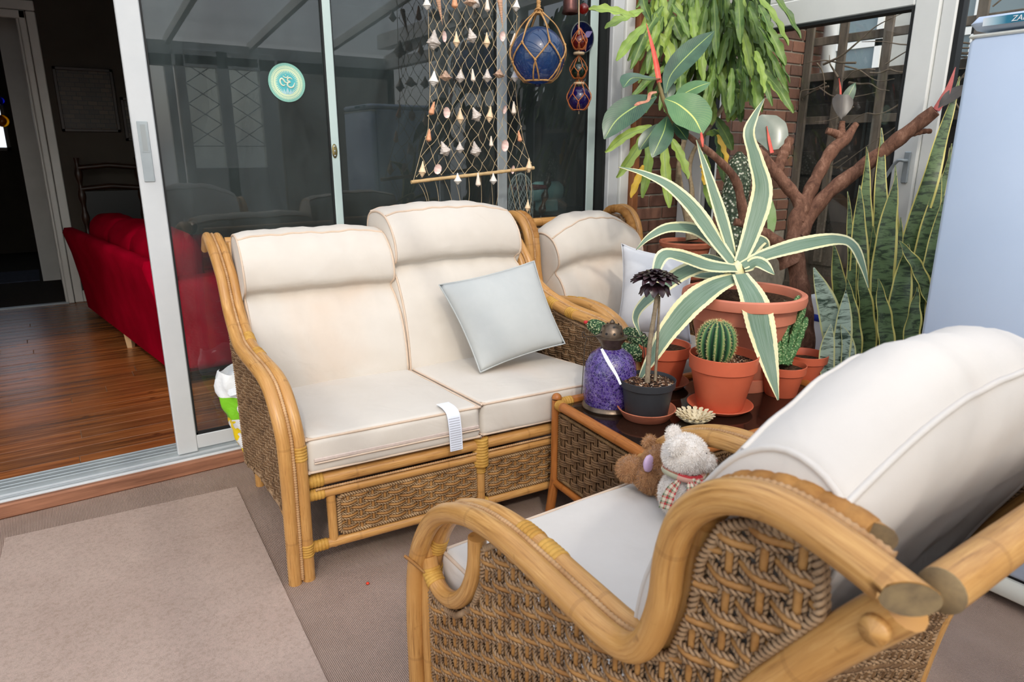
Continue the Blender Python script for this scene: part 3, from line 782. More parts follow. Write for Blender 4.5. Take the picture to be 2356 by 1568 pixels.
# --- red sofa in the living room
def red_mat():
    m = Mat('red_felt'); co = m.coord('Object')
    m.base(m.ramp(m.noise(co, 4, 4), [(.3, lin(128, 0, 24)), (.7, lin(156, 2, 34))])).set(1.0, .03)
    m.bump(m.noise(co, 500, 2), .3, .001); return m.m
M['red'] = red_mat()
rs = thing('red_sofa', 'large red fabric sofa with beech legs standing on the wooden floor', 'sofa', (.47, 3.95, ZI), 7.3)
def rbox(c, h, r, n=7, puff=(0, 0, 0), wr=0.0, seed=0):
    """rounded box, six gridded faces pulled on to a rounded shape, optionally puffed"""
    c = np.asarray(c, float); h = np.asarray(h, float)
    b = MB(); rs_ = np.random.RandomState(seed); ph = rs_.uniform(0, 6, 8)
    def warp(P):
        q = P * h
        inner = np.clip(q, -(h - r), h - r)
        d = q - inner
        L = np.linalg.norm(d, axis=-1, keepdims=True)
        o = inner + d / np.maximum(L, 1e-9) * r
        o = np.where(L > 1e-9, o, q)
        u = np.clip(P, -1, 1)
        for k in range(3):
            a, e = [x for x in range(3) if x != k]
            f = (1 - u[..., a] ** 2) * (1 - u[..., e] ** 2)
            o[..., k] += puff[k] * np.sign(u[..., k]) * f * (np.abs(u[..., k]) > .6)
        if wr:
            o += wr * np.stack([np.sin(o[..., 1] * 31 + ph[0]) * np.sin(o[..., 2] * 40 + ph[1]), np.sin(o[..., 0] * 27 + ph[2]) * np.sin(o[..., 2] * 33 + ph[3]), np.sin(o[..., 0] * 23 + ph[4]) * np.sin(o[..., 1] * 29 + ph[5])], -1)
        return o + c
    t = np.r_[-1, np.linspace(-1 + 1e-4, 1 - 1e-4, n * 2), 1]
    for k in range(3):
        a, e = [(1, 2), (2, 0), (0, 1)][k]
        ta = np.sort(np.unique(np.r_[np.linspace(-1, -1 + r / h[a], 5), np.linspace(-1 + r / h[a], 1 - r / h[a], n), np.linspace(1 - r / h[a], 1, 5)]))
        te = np.sort(np.unique(np.r_[np.linspace(-1, -1 + r / h[e], 5), np.linspace(-1 + r / h[e], 1 - r / h[e], n), np.linspace(1 - r / h[e], 1, 5)]))
        A, E_ = np.meshgrid(ta, te, indexing='ij')
        for sgn in (1, -1):
            P = np.zeros(A.shape + (3,)); P[..., k] = sgn; P[..., a] = A; P[..., e] = E_
            G = warp(P)
            b.grid(G if sgn > 0 else G[::-1])
    V = np.vstack(b.V); key = np.round(V, 5)
    _, first, inv = np.unique(key, axis=0, return_index=True, return_inverse=True)
    inv = np.asarray(inv).ravel()
    m = MB(); m.V = [V[first]]; m.n = len(first); m.F = [inv[np.vstack(b.F)]]; m.UV = [None]; m.M = [0]
    return m
LS = 2.2
bk = [(-.0, .12), (-.015, .3), (-.05, .55), (-.085, .70), (-.07, .735), (-.02, .735), (.06, .69), (.10, .4), (.12, .12)]
G = np.array([[(x, y, z) for (x, z) in bk + bk[:1]] for y in np.r_[-.02, 0, .03, np.linspace(.06, LS - .06, 8), LS - .03, LS, LS + .02]])
G[0] = G[1] * 0 + G[1].mean(0); G[-1] = G[-2] * 0 + G[-2].mean(0)
MB().grid(G[:, ::-1]).build('back', M['red'], rs, local=True)
rbox((.5, .1, .36), (.46, .11, .26), .06).build('arm', M['red'], rs, local=True)
rbox((.5, LS - .1, .36), (.46, .11, .26), .06).build('arm', M['red'], rs, local=True)
rbox((.5, LS / 2, .19), (.44, LS / 2 - .05, .08), .03).build('base', M['red'], rs, local=True)
for k in range(3):
    yc = .24 + (LS - .48) * (k + .5) / 3
    rbox((.55, yc, .36), (.38, (LS - .48) / 6 - .005, .09), .05, puff=(0, 0, .03)).build('seat_cushion', M['red'], rs, local=True)
    rbox((.17, yc, .62), (.12, (LS - .48) / 6 + .02, .21), .08, puff=(.04, 0, .03), wr=.006, seed=k).build('back_cushion', M['red'], rs, local=True)
for x, y in ((.05, .15), (.05, 1.2), (.88, .15), (.88, LS - .15)):
    MB().lathe([(0, 0), (.024, 0), (.036, .125), (0, .125)], 4, c=(x, y, 0)).build('leg', simple('beech_%d' % int(x * 9 + y * 10), lin(206, 170, 128)), rs, local=True, smooth=False)

# --- things inside behind the right hand glass
tc = thing('turned_wood_chair', 'dark turned wood chair with a red rail behind the right glass leaf', 'chair', (2.9, 4.0, ZI))
P0 = ony(1248, 480, 4.0); P1 = ony(1264, 398, 4.0)
k = 40; ts = np.linspace(-1.6, 1, k)
MB().tube(np.array([P0 + (P1 - P0) * q for q in ts]), .02 * (1 + .4 * np.sin(np.linspace(0, 44, k))), 10).build('back_post', M['dark_wood'], tc)
A, B_ = ony(1170, 432, 4.0), ony(1258, 430, 4.0)
MB().tube([A, (A + B_) / 2, B_], [.022, .024, .014], 10).build('rail', simple('dark_red_velvet', lin(86, 20, 26)), tc)
MB().box((2.5, 3.9, .45), (3.0, 4.3, .52), bev=.02).build('seat', M['dark_wood'], tc)
for x in (2.52, 2.98):
    for y_ in (3.92, 4.28): MB().tube([(x, y_, ZI), (x, y_, .46)], .02, 8).build('leg', M['dark_wood'], tc)
MB().tube([(2.55, 4.0, .5), A], .02, 8).build('back_post', M['dark_wood'], tc)
cn = ony(1258, 440, 4.25)
ca = thing('teal_canister', 'pale teal enamel canister behind the turned wood chair', 'canister', (cn[0], cn[1], cn[2] - .12))
MB().lathe([(0, -.13), (.06, -.13), (.075, -.10), (.075, .10), (.06, .125), (0, .13)], 24, rot=[[0, 0, 1], [0, 1, 0], [-1, 0, 0]], c=cn).build('body', simple('pale_teal_enamel', lin(150, 190, 190), lin(140, 180, 182), 5, .3), ca)
MB().box((cn[0] - .07, cn[1] - .06, cn[2] - .15), (cn[0] + .07, cn[1] + .06, cn[2] - .06), bev=.01).build('foot', simple('pale_teal_foot', lin(140, 180, 182)), ca, smooth=False)
struct(MB().box((cn[0] - .4, cn[1] - .25, cn[2] - .18), (cn[0] + .5, cn[1] + .3, cn[2] - .15)).build('trim_9', M['dark_wood'], smooth=False))
cl = thing('wire_mesh_dome', 'white wire mesh dome standing behind the shell net', 'wire dome', (*ony(1200, 480, 3.9)[:2], .9))
cc = ony(1198, 470, 3.9); rr, hh = .085, .36
for k in range(14):
    for sg in (1, -1):
        q = np.linspace(0, 1, 22); a = 2 * PI * k / 14 + sg * q * 2.2
        rad = rr * np.sqrt(np.clip(1 - np.clip((q - .6) / .4, 0, 1) ** 2, 0.0004, 1))
        MB().tube(np.stack([cc[0] + rad * np.cos(a), cc[1] + rad * np.sin(a), cc[2] - .15 + hh * q], 1), .0014, 4, cap=False).build('wire', M['alu'], cl)

# ================================================================== OUTSIDE
struct(MB().box((-9, -12, -.2), (14, 14, -.07)).build('floor_garden', simple('pale_bounce_ground', lin(186, 180, 168), lin(168, 162, 150), 2, .95), smooth=False))  # ground colour raised to bounce daylight up into the conservatory
XF = 4.5
fc = thing('garden_fence', 'dark board fence with weathered trellis outside the window', 'fence', (XF, 2.0, 0))
zt = 1.80
for k in range(12):
    z = -.05 + k * .155
    MB().box((XF + .02 + .012 * (k % 2), -1.4, z), (XF + .045 + .012 * (k % 2), 3.03, z + .162), bev=.004).build('board', M['fence_dark'] if k > 4 else M['bark_grey'], fc, smooth=False)
for yy in (-.9, -.3, .3, .9, 1.5, 1.95, 2.22, 2.467, 2.76, 3.0):
    MB().box((XF - .03, yy - .028, .6), (XF - .008, yy + .028, 2.75), bev=.003).build('trellis_upright', M['bark_grey'], fc, smooth=False)
for z in (1.555, 1.835, 2.06, 2.3, 2.55):
    MB().box((XF - .008, -1.4, z - .026), (XF + .014, 3.03, z + .026), bev=.003).build('trellis_rail', M['bark_grey'], fc, smooth=False)
vn = thing('bare_vine', 'bare twiggy vine stems climbing along the trellis outside', 'vine', (XF - .06, 2.3, 1.2))
twig = simple('grey_twig', lin(120, 108, 92), lin(92, 80, 66), 30, .9)
for k in range(34):
    y0 = rnd.uniform(1.4, 3.0); z0 = rnd.choice([rnd.gauss(1.84, .06), rnd.uniform(1.3, 2.5), rnd.gauss(1.84, .05)])
    P = [np.array([XF - .05 - rnd.uniform(0, .06), y0, z0])]
    d = np.array([0, rnd.choice([-1, 1]) * rnd.uniform(.06, .12), rnd.uniform(-.05, .06)])
    for _ in range(rnd.randint(3, 6)):
        d = d + np.array([rnd.uniform(-.01, .01), rnd.uniform(-.02, .02), rnd.uniform(-.035, .035)])
        P.append(P[-1] + d)
    Q = spline(P, 18); Q[:, 1] = np.minimum(Q[:, 1], 3.0)
    MB().tube(Q, np.linspace(rnd.uniform(.004, .009), .002, 18), 5).build('stem', twig, vn)
nb = thing('neighbour_house', 'pale neighbouring house with white framed windows beyond the fence', 'building', (9.2, 4.5, 0))
MB().box((9.0, .5, -.1), (9.4, 9, 5)).build('wall', simple('pale_cladding', lin(176, 176, 168), lin(160, 160, 154), 3, .9), nb, smooth=False)
for y0 in (1.6, 3.3, 5.0):
    f = MB()
    for a, c in (((y0, 1.9), (y0 + 1.3, 1.98)), ((y0, 2.62), (y0 + 1.3, 2.70)), ((y0, 3.3), (y0 + 1.3, 3.38)), ((y0, 1.9), (y0 + .08, 3.38)), ((y0 + 1.22, 1.9), (y0 + 1.3, 3.38)), ((y0 + .6, 1.9), (y0 + .68, 3.38))):
        f.box((8.94, a[0], a[1]), (9.0, c[0], c[1]))
    w_ = f.build('window', M['upvc'], nb, smooth=False)
    MB().box((8.97, y0, 1.9), (8.99, y0 + 1.3, 3.38)).build('pane', simple('far_glass_%d' % int(y0 * 10), lin(96, 112, 116), rough=.15, spec=.6), w_, smooth=False)
# ================================================================== RATTAN FURNITURE
M['bind_brown'] = strand_mat('brown_cane_strap', lin(150, 100, 46), lin(204, 152, 84), 20)
PR = .0215                                                     # pole radius
def interp_curve(pts, n): return spline(np.array(pts, float), n)

def weave(t, f, poly, row_p, stake_p, name='side_panel', rope='rope', cane='cane', A=.0075, fine=True, rowdir=0, ropes=True, border=True, step=.0034):
    """interlaced strands: every weft row and every stake is a part of the panel they hang on.
    f(S,T) maps panel coordinates to local points and normals; poly is the outline in panel coordinates"""
    poly = np.array(poly, float)
    def spans(axis, val):
        o = 1 - axis; xs = []
        for a, c in zip(poly, np.roll(poly, -1, 0)):
            if (a[axis] - val) * (c[axis] - val) < 0:
                xs.append(a[o] + (c[o] - a[o]) * (val - a[axis]) / (c[axis] - a[axis]))
        xs.sort(); return list(zip(xs[::2], xs[1::2]))
    root = None
    mats = [M[rope], M[cane]]
    if border:
        Q = np.vstack([poly, poly[:1]])
        Lq = np.r_[0, np.cumsum(np.linalg.norm(np.diff(Q, axis=0), axis=1))]
        sq = np.linspace(0, Lq[-1], int(Lq[-1] / .003) + 8, endpoint=False)
        B = np.stack([np.interp(sq, Lq, Q[:, j]) for j in range(2)], 1)
        for _ in range(3): B = (np.roll(B, 1, 0) + 2 * B + np.roll(B, -1, 0)) / 4
        Pb, Nb = f(B[:, 0], B[:, 1])
        mb = MB().tube(Pb + Nb * .003, .0072, 10, closed=True, lobes=2, amp=.32, pitch=.018)
        mb.tube(Pb - Nb * .006, .0062, 8, closed=True, lobes=2, amp=.32, pitch=.018)
        root = mb.build(name, [M[rope]], t, local=True)
    k = 0
    v = poly[:, 1].min() + row_p * .6
    while v < poly[:, 1].max() - row_p * .35:
        for a, c in spans(1, v):
            if c - a < .03: continue
            n = max(6, int((c - a) / (step if ropes else .008)))
            S = np.linspace(a, c, n)
            off = A * np.sin(PI * (S / stake_p) + k * PI)
            mb = MB()
            if ropes:
                for dv, r, lob, mi in ((-.0085, .0043, 2, 0), (.0005, .0052, 0, 1), (.0092, .0043, 2, 0)):
                    if lob == 0:
                        S2 = np.linspace(a, c, max(6, int((c - a) / .008))); o2 = A * np.sin(PI * (S2 / stake_p) + k * PI)
                    else: S2, o2 = S, off
                    P, N = f(S2, np.full(len(S2), v + dv))
                    mb.tube(P + N * o2[:, None], r, (8 if step < .0045 else 6) if lob else 5, mi, cap=False, lobes=lob, amp=.42, pitch=.018)
            else:
                for dv, r in ((-.0075, .0042), (.0005, .0044), (.0085, .0042)):
                    P, N = f(S, np.full(n, v + dv + rnd.uniform(-.001, .001)))
                    mb.tube(P + N * off[:, None], r, 6, 1, cap=False)
            mb.build('weft', mats, root, local=True)
            if root is None: pass
        v += row_p; k += 1
    s = (math.floor(poly[:, 0].min() / stake_p) + .5) * stake_p
    while s < poly[:, 0].max():
        for a, c in spans(0, s):
            if c - a < .03: continue
            mb = MB()
            T = np.linspace(a, c, max(6, int((c - a) / (.006 if ropes else .01))))
            for ds, r, lob, mi in (((-.0085, .004, 2, 0), (0, .006, 0, 1), (.0085, .004, 2, 0)) if ropes else ((-.004, .004, 0, 1), (.005, .004, 0, 1))):
                P, N = f(np.full(len(T), s + ds), T)
                mb.tube(P, r, 5, mi, cap=False, lobes=lob, amp=.4, pitch=.018)
            mb.build('stake', mats, root, local=True)
        s += stake_p
    return root

def binding(t, P, i0, i1, r, mat='bind', strands=None, name='binding', wr=.0016):
    """flat cane strips wound round a pole between two samples of its path"""
    seg = P[i0:i1 + 1]
    L = np.linalg.norm(np.diff(seg, axis=0), axis=1).sum()
    n = strands or max(3, int(L / .0075))
    T, N, B = frames(seg)
    mb = MB()
    a = np.linspace(0, 2 * PI, 15)[:-1]
    for k in range(n):
        q = (k + .5) / n * (len(seg) - 1); i = min(int(q), len(seg) - 2); w = q - i
        c = seg[i] * (1 - w) + seg[i + 1] * w
        ring = c + (np.cos(a)[:, None] * N[i] + np.sin(a)[:, None] * B[i]) * (r + .0012) + T[i] * (np.sin(a + k) * .0012)[:, None]
        mb.tube(ring, L / n * .52, 6, closed=True, up=T[i], flat=1.0)
    return mb.build(name, M[mat], t, local=True)

def flat_binding(t, P, i0, i1, r, mat='bind', n=5, name='binding', mid=None):
    seg = P[i0:i1 + 1]
    T, N, B = frames(seg)
    mb = MB()
    L = np.linalg.norm(np.diff(seg, axis=0), axis=1)
    cum = np.r_[0, np.cumsum(L)]
    prof = []
    w = cum[-1] / n
    for k in range(n):
        for q, h in ((.03, .0002), (.15, .0016), (.5, .0021), (.85, .0016), (.97, .0002)):
            prof.append(((k + q) * w, r + h))
    s = np.array([p[0] for p in prof]); rr = np.array([p[1] for p in prof])
    C = np.stack([np.interp(s, cum, seg[:, j]) for j in range(3)], 1)
    mb.tube(C, rr, 16, cap=True)
    return mb.build(name, M[mat], t, local=True)

def cord(t, P, r=.0052, name='cord'):
    L = np.linalg.norm(np.diff(P, axis=0), axis=1).sum()
    Q = spline(P, int(L / .0026))
    s = np.linspace(0, L, len(Q))
    return MB().tube(Q, r * (1 + .2 * np.sin(2 * PI * s / .0085)), 7).build(name, M['cord'], t, local=True)

def cut_disc(P, r, bev):
    T, N, B = frames(P)
    a = np.linspace(0, 2 * PI, 20, endpoint=False)
    out = []
    for q in (.96, 0.0):
        out.append(P[-1] + T[-1] * .0012 + r * q * (np.cos(a)[:, None] * N[-1] + np.sin(a)[:, None] * B[-1]) - T[-1] * (bev * r * q * np.cos(a))[:, None])
    return MB().grid(np.array([np.vstack([o, o[:1]]) for o in out])[::-1])
def rattan_side(t, x0, sg, prof, flare, hi=True, binds=(.25, .45, .62), gap=.044, bev=.9):
    """two bent poles side by side with a cord between; sg = inward direction in x"""
    n = 110
    C = interp_curve(prof, n)
    fl = np.interp(np.linspace(0, 1, n), np.linspace(0, 1, len(flare)), flare)
    outer = np.stack([x0 - sg * fl, C[:, 0], C[:, 1]], 1)
    T = nrm(np.gradient(C, axis=0)); out = np.stack([-T[:, 1], T[:, 0]], 1)
    inner = outer.copy(); inner[:, 0] += sg * gap; inner[:, 1:] -= out * .003
    po = MB().tube(outer, PR, 16, bev_end=bev).build('pole', [M['rattan']], t, local=True)
    pi_ = MB().tube(inner[:-4], PR * .98, 16, bev_end=bev).build('pole', [M['rattan']], t, local=True)
    for P_, pr in ((outer, po), (inner[:-4], pi_)):
        cut_disc(P_, PR, bev).build('cut_end', M['cut_end'], pr, local=True)
    mid = (outer + inner) / 2; mid[:, 1:] += out * .0135
    cord(t, mid[1:-2])
    for q in binds:
        i = int(q * n); flat_binding(t, inner, i, i + 3, PR, n=5)
    return outer, inner, C

# ------------------------------------------------------------------ cushions
def loft_cushion(t_label, cat, prof, x0, x1, par_frame, mat, name='back_cushion', seams=(), arch=0.0, n=26, wr=.004, group=None, seed=1, pip='piping', shrink=.0):
    loc, rz = par_frame
    c = np.array(prof).mean(0)
    t = thing(name, t_label, cat, loc, rz, group)
    P = spline(np.array(prof, float), 84, closed=True)
    ctr = P.mean(0); W = (x1 - x0) / 2; xm = (x0 + x1) / 2
    zmin, zmax = P[:, 1].min(), P[:, 1].max()
    st = [(-1.0, .02, .012), (-1.0, .5, .010), (-1.0, .86, .004), (-1.0, .96, .0), (-.985, 1.0, 0)] + [(s, 1.0, 0) for s in np.linspace(-.95, .95, n)] + [(.985, 1.0, 0), (1.0, .96, 0), (1.0, .86, -.004), (1.0, .5, -.010), (1.0, .02, -.012)]
    rs_ = np.random.RandomState(seed); ph = rs_.uniform(0, 6, 6)
    def section(s, sc, dx):
        Q = ctr + (P - ctr) * (sc * (1 + .045 * (1 - s ** 4)))
        a = np.clip((Q[:, 1] - zmin) / (zmax - zmin), 0, 1)
        w = wr * (np.sin(s * 9 + Q[:, 1] * 30 + ph[0]) * .6 + np.sin(s * 23 + Q[:, 1] * 14 + ph[1]) * .4 + np.sin(Q[:, 1] * 55 + s * 5 + ph[2]) * .25) * (1 - abs(s) ** 6)
        d = nrm(Q - ctr)
        Q = Q + d * w[:, None]
        x = xm + s * W * (1 - shrink * (1 - a)) - dx
        return np.stack([x + np.zeros(len(Q)) if np.isscalar(x) else x, Q[:, 0], Q[:, 1] + arch * (1 - s * s) * a ** 2], 1)
    G = np.array([np.vstack([section(*q), section(*q)[:1]]) for q in st])
    b = MB().grid(G)
    V = np.vstack(b.V); _, first, inv = np.unique(np.round(V, 6), axis=0, return_index=True, return_inverse=True); inv = np.asarray(inv).ravel()
    m = MB(); m.V = [V[first]]; m.n = len(first); m.F = [inv[b.F[0]]]; m.UV = [None]; m.M = [0]
    body = m.build('cover', M[mat], t, local=True)
    for s in (-.992, .992):
        Q = section(s, .985, 0)
        MB().tube(Q, .0048, 6, closed=True).build('piping', M[pip], t, local=True)
    for sy, sz in seams:
        i = int(np.argmin(np.hypot(P[:, 0] - sy, P[:, 1] - sz)))
        Q = np.array([section(s, 1.0, 0)[i] for s in np.linspace(-.985, .985, 40)])
        MB().tube(Q, .0046, 6).build('piping', M[pip], t, local=True)
    return t

def box_cushion(label, lo, hi, par_frame, mat='cream', name='seat_cushion', zipf=False, group=None, seed=0, puff=.014, tagx=None):
    loc, rz = par_frame
    t = thing(name, label, 'cushion', loc, rz, group)
    lo, hi = np.array(lo, float), np.array(hi, float)
    c, h = (lo + hi) / 2, (hi - lo) / 2
    b = rbox(c, h, .022, 12, puff=(0, .006, puff), wr=.0018, seed=seed)
    b.build('cover', M[mat], t, local=True)
    x, y = h[0] - .004, h[1] - .004; r = .03
    pts = []
    for cx, cy, a0 in ((x - r, y - r, 0), (-x + r, y - r, PI / 2), (-x + r, -y + r, PI), (x - r, -y + r, 1.5 * PI)):
        for q in np.linspace(0, PI / 2, 6): pts.append((c[0] + cx + r * math.cos(a0 + q), c[1] + cy + r * math.sin(a0 + q)))
    for z in (hi[2] - .006, lo[2] + .008):
        MB().tube(spline([(p[0], p[1], z) for p in pts], 160, closed=True), .0044, 6, closed=True).build('piping', M['piping'], t, local=True)
    if zipf:
        z = c[2] - .012; yf = lo[1] - .004
        zp = MB().box((lo[0] + .02, yf - .003, z - .006), (hi[0] - .01, yf + .003, z + .006), bev=.002).build('zip', M['zip'], t, local=True, smooth=False)
        MB().tube([(lo[0] + .02, yf - .004, z - .009), (hi[0] - .01, yf - .004, z - .009)], .0028, 5).build('zip_flap', M['piping'], zp, local=True)
    return t

# ================================================================== SOFA
SF = ((.5, 1.97, 0), -5.3)
sofa = thing('wicker_sofa', 'two seat honey coloured rattan sofa with woven panels in front of the sliding door', 'sofa', *SF)
SPROF = [(.02, 0), (.0, .23), (-.01, .455), (.02, .585), (.13, .672), (.40, .708), (.58, .785), (.66, .90), (.76, .995), (.88, 1.03), (.955, .985)]
SFL = [0, 0, 0, 0, .012, .034, .053, .056, .062, .079, .085]
SW = 1.348
rear = [(.785, 0), (.79, .3), (.80, .6), (.86, .85), (.93, 1.0)]
for x0, sg in ((0, 1), (SW, -1)):
    outer, inner, C = rattan_side(sofa, x0, sg, SPROF, SFL, binds=(.06, .26, .53, .60))
    MB().tube(spline([(x0 + sg * .02, y, z) for y, z in rear], 40), PR, 14).build('rear_post', M['rattan'], sofa, local=True)
    # arched brace under the side panel
    MB().tube(spline([(x0 + sg * .02, .78, .075), (x0 + sg * .02, .70, .10), (x0 + sg * .02, .45, .165), (x0 + sg * .02, .2, .16), (x0 + sg * .02, .05, .10)], 40), .014, 10).build('brace', M['rattan'], sofa, local=True)
    xs_ = x0 + sg * .022
    def fside(S, T, xs_=xs_, sg=sg):
        fl = np.interp(S, [.1, .4, .8], [0, .03, .06])
        return np.stack([xs_ - sg * fl, S, T], 1), np.tile([-sg, 0, 0.], (len(S), 1))
    poly = [(.035, .17), (.03, .45), (.055, .56), (.15, .635), (.40, .675), (.56, .745), (.64, .87), (.74, .96), (.84, .97), (.80, .75), (.765, .5), (.76, .13), (.45, .19), (.2, .185)]
    weave(sofa, fside, poly, .0235, .042, name='side_panel', rope='rope_dark', cane='cane_dark', step=.0042)
def pole_x(t, x0, x1, y, z, r, name='rail', mat='rattan', n=24, y1=None, z1=None):
    P = spline([(x0, y, z), (x1, y if y1 is None else y1, z if z1 is None else z1)], n)
    MB().tube(P, r, 14).build(name, M[mat], t, local=True); return P
P = pole_x(sofa, .06, SW - .06, .02, .345, .021)
flat_binding(sofa, P, 0, 1, .022, n=5)
P2 = pole_x(sofa, .06, SW - .06, .018, .297, .0165)
flat_binding(sofa, P2, 0, 1, .018, n=5)
cord(sofa, spline([(.085, .004, .3185), (SW - .085, .004, .3185)], 30), .0042)
P3 = pole_x(sofa, .06, SW - .06, .02, .112, .0165)
flat_binding(sofa, P3, 0, 1, .0175, n=5); flat_binding(sofa, P3, 11, 12, .0175, n=8)
xm = .674
Pm = spline([(xm, .02, 0), (xm, .02, .38)], 24); MB().tube(Pm, .0165, 12).build('centre_post', M['rattan'], sofa, local=True)
flat_binding(sofa, spline([(xm, .016, .262), (xm, .016, .372)], 8), 0, 7, .026, n=10); flat_binding(sofa, spline([(xm, .02, .235), (xm, .02, .262)], 4), 0, 3, .018, n=4)
for x in (.135, SW - .135):
    MB().tube(spline([(x, .022, .10), (x, .022, .285)], 10), .0155, 12).build('short_post', M['rattan'], sofa, local=True)
def fflat(y):
    return lambda S, T: (np.stack([S, np.full(len(S), y), T], 1), np.tile([0, -1., 0], (len(S), 1)))
for a, c in ((.157, .652), (.696, SW - .157)):
    poly = [(a + .012, .136), (a, .15), (a, .258), (a + .012, .272), (c - .012, .272), (c, .258), (c, .15), (c - .012, .136)]
    weave(sofa, fflat(.02), poly, .0225, .042, name='front_panel')
pole_x(sofa, .0, SW, .93, 1.0, .022, 'top_rail'); pole_x(sofa, .02, SW - .02, .79, .34, .018); pole_x(sofa, .02, SW - .02, .785, .1, .018)
for x in (.065, SW - .065):
    MB().tube(spline([(x, .03, .335), (x, .78, .335)], 8), .018, 10).build('side_rail', M['rattan'], sofa, local=True)
def fback(S, T):
    y = np.interp(T, [0, .3, .6, .85, 1.0], [.79, .795, .805, .865, .93])
    return np.stack([S, y, T], 1), np.tile([0, 1., 0], (len(S), 1))
weave(sofa, fback, [(.03, .14), (SW - .03, .14), (SW - .01, .97), (.01, .97)], .026, .06, name='back_panel', rope='rope_dark', cane='cane_dark', step=.02, ropes=False)
for x in np.linspace(.14, SW - .14, 7):
    MB().box((x - .025, .03, .352), (x + .025, .79, .36)).build('seat_slat', M['cane'], sofa, local=True, smooth=False)

G_S = 'seat cushions of the wicker sofa'
cl_ = box_cushion('cream seat cushion with zip and care label on the left of the wicker sofa', (.064, -.012, .378), (.662, .60, .502), SF, zipf=True, group=G_S, seed=3)
cr_ = box_cushion('cream seat cushion on the right of the wicker sofa under the grey throw cushion', (.668, -.005, .378), (1.282, .60, .506), SF, group=G_S, seed=4)
# care label hanging over the front of the left cushion
def label_mat():
    m = Mat('care_label_print'); t = m.n('ShaderNodeTexCoord'); sp = m.n('ShaderNodeSeparateXYZ'); m.l(t.outputs['UV'], sp.inputs[0])
    u, v = sp.outputs[0], sp.outputs[1]
    line = m.math('GREATER_THAN', m.math('SINE', m.math('MULTIPLY', u, 150)), .1)
    nz = m.noise(m.coord('UV', (60, 26, 1)), 6, 1)
    inside = m.math('MULTIPLY', m.math('LESS_THAN', m.math('ABSOLUTE', m.math('SUBTRACT', v, .5)), .42), m.math('GREATER_THAN', u, .42))
    tx = m.math('MULTIPLY', m.math('MULTIPLY', line, m.math('GREATER_THAN', nz, .42)), inside)
    m.base(m.mix(m.math('MULTIPLY', tx, .6), lin(226, 232, 244), lin(110, 112, 126))).set(.5, .3); return m.m
lx = .545
LP = spline([(lx, .04, .5165), (lx + .002, .0, .513), (lx + .006, -.026, .498), (lx + .009, -.034, .45), (lx + .012, -.033, .40), (lx + .013, -.033, .365)], 24)
MB().grid(np.stack([LP + np.array([-.0235, 0, 0]), LP, LP + np.array([.0235, 0, 0])], 1)[:, ::1]).build('care_label', label_mat(), cl_, local=True)
BP = [(.515, .475), (.495, .56), (.525, .70), (.575, .79), (.615, .835), (.575, .87), (.585, .95), (.635, 1.02), (.69, 1.047), (.755, 1.052), (.81, 1.03), (.825, .95), (.785, .80), (.745, .62), (.705, .475)]
BP2 = [(y, z if z < .6 else z + .066 * min(1, (z - .6) / .2)) for y, z in BP]
G_B = 'back cushions of the wicker sofa'

def taper(o):                                                   # the sofa narrows a little towards its back
    for q in [o] + list(o.children_recursive):
        if q.type == 'MESH':
            n = len(q.data.vertices); co = np.empty(n * 3, np.float32); q.data.vertices.foreach_get('co', co); co = co.reshape(-1, 3)
            co[:, 0] *= 1 - .20 * np.clip(co[:, 1], 0, None)
            q.data.vertices.foreach_set('co', co.ravel()); q.data.update()
bl_ = loft_cushion('cream back cushion with headrest roll at the left end of the wicker sofa', 'cushion', BP, .012, .652, SF, 'cream', seams=[(.655, 1.035), (.80, 1.035)], group=G_B, seed=2, shrink=.0)
br_ = loft_cushion('taller cream back cushion with headrest on the right half of the wicker sofa', 'cushion', BP2, .660, 1.305, SF, 'cream', seams=[(.655, 1.10), (.80, 1.10)], arch=.012, group=G_B, seed=5)
for q in (sofa, cl_, cr_, bl_, br_): taper(q)

# ================================================================== THROW CUSHIONS
def pillow(label, c4, thick, mat, name='throw_cushion', seed=0, n=26, pinch=.05, wr=.004, group=None):
    A, B_, Cc, D = [np.asarray(q, float) for q in c4]           # top-left, top-right, bottom-right, bottom-left
    t = thing(name, label, 'cushion', tuple((Cc + D) / 2), group=group)
    u = np.linspace(-1, 1, n); Ug, Vg = np.meshgrid(u, u, indexing='ij')
    us = Ug * (1 - pinch * (1 - Vg ** 2)); vs_ = Vg * (1 - pinch * (1 - Ug ** 2))
    a, d = (us + 1) / 2, (vs_ + 1) / 2
    P = (A[None, None] * ((1 - a) * (1 - d))[..., None] + B_ * (a * (1 - d))[..., None] + Cc * (a * d)[..., None] + D * ((1 - a) * d)[..., None])
    N = nrm(np.cross(B_ - A, D - A))
    h = thick / 2 * ((1 - Ug ** 2).clip(0) ** .55) * ((1 - Vg ** 2).clip(0) ** .55)
    ph = np.random.RandomState(seed).uniform(0, 6, 6)
    w = wr * (np.sin(Ug * 5 + Vg * 3 + ph[0]) + .7 * np.sin(Ug * 3 - Vg * 8 + ph[1]) + .5 * np.sin(Vg * 12 + Ug * 7 + ph[2])) * (h / (thick / 2))
    b = MB().grid(P + N * (h + w)[..., None]).grid((P - N * (h * .9)[..., None])[::-1])
    V = np.vstack(b.V); _, first, inv = np.unique(np.round(V, 6), axis=0, return_index=True, return_inverse=True); inv = np.asarray(inv).ravel()
    m = MB(); m.V = [V[first]]; m.n = len(first); m.F = [inv[f] for f in b.F]; m.UV = [None, None]; m.M = [0, 0]
    m.build('cover', M[mat], t)
    E_ = np.vstack([P[0, :], P[1:, -1], P[-1, -2::-1], P[-2:0:-1, 0]])
    MB().tube(E_, .003, 5, closed=True).build('seam', M[mat], t)
    return t
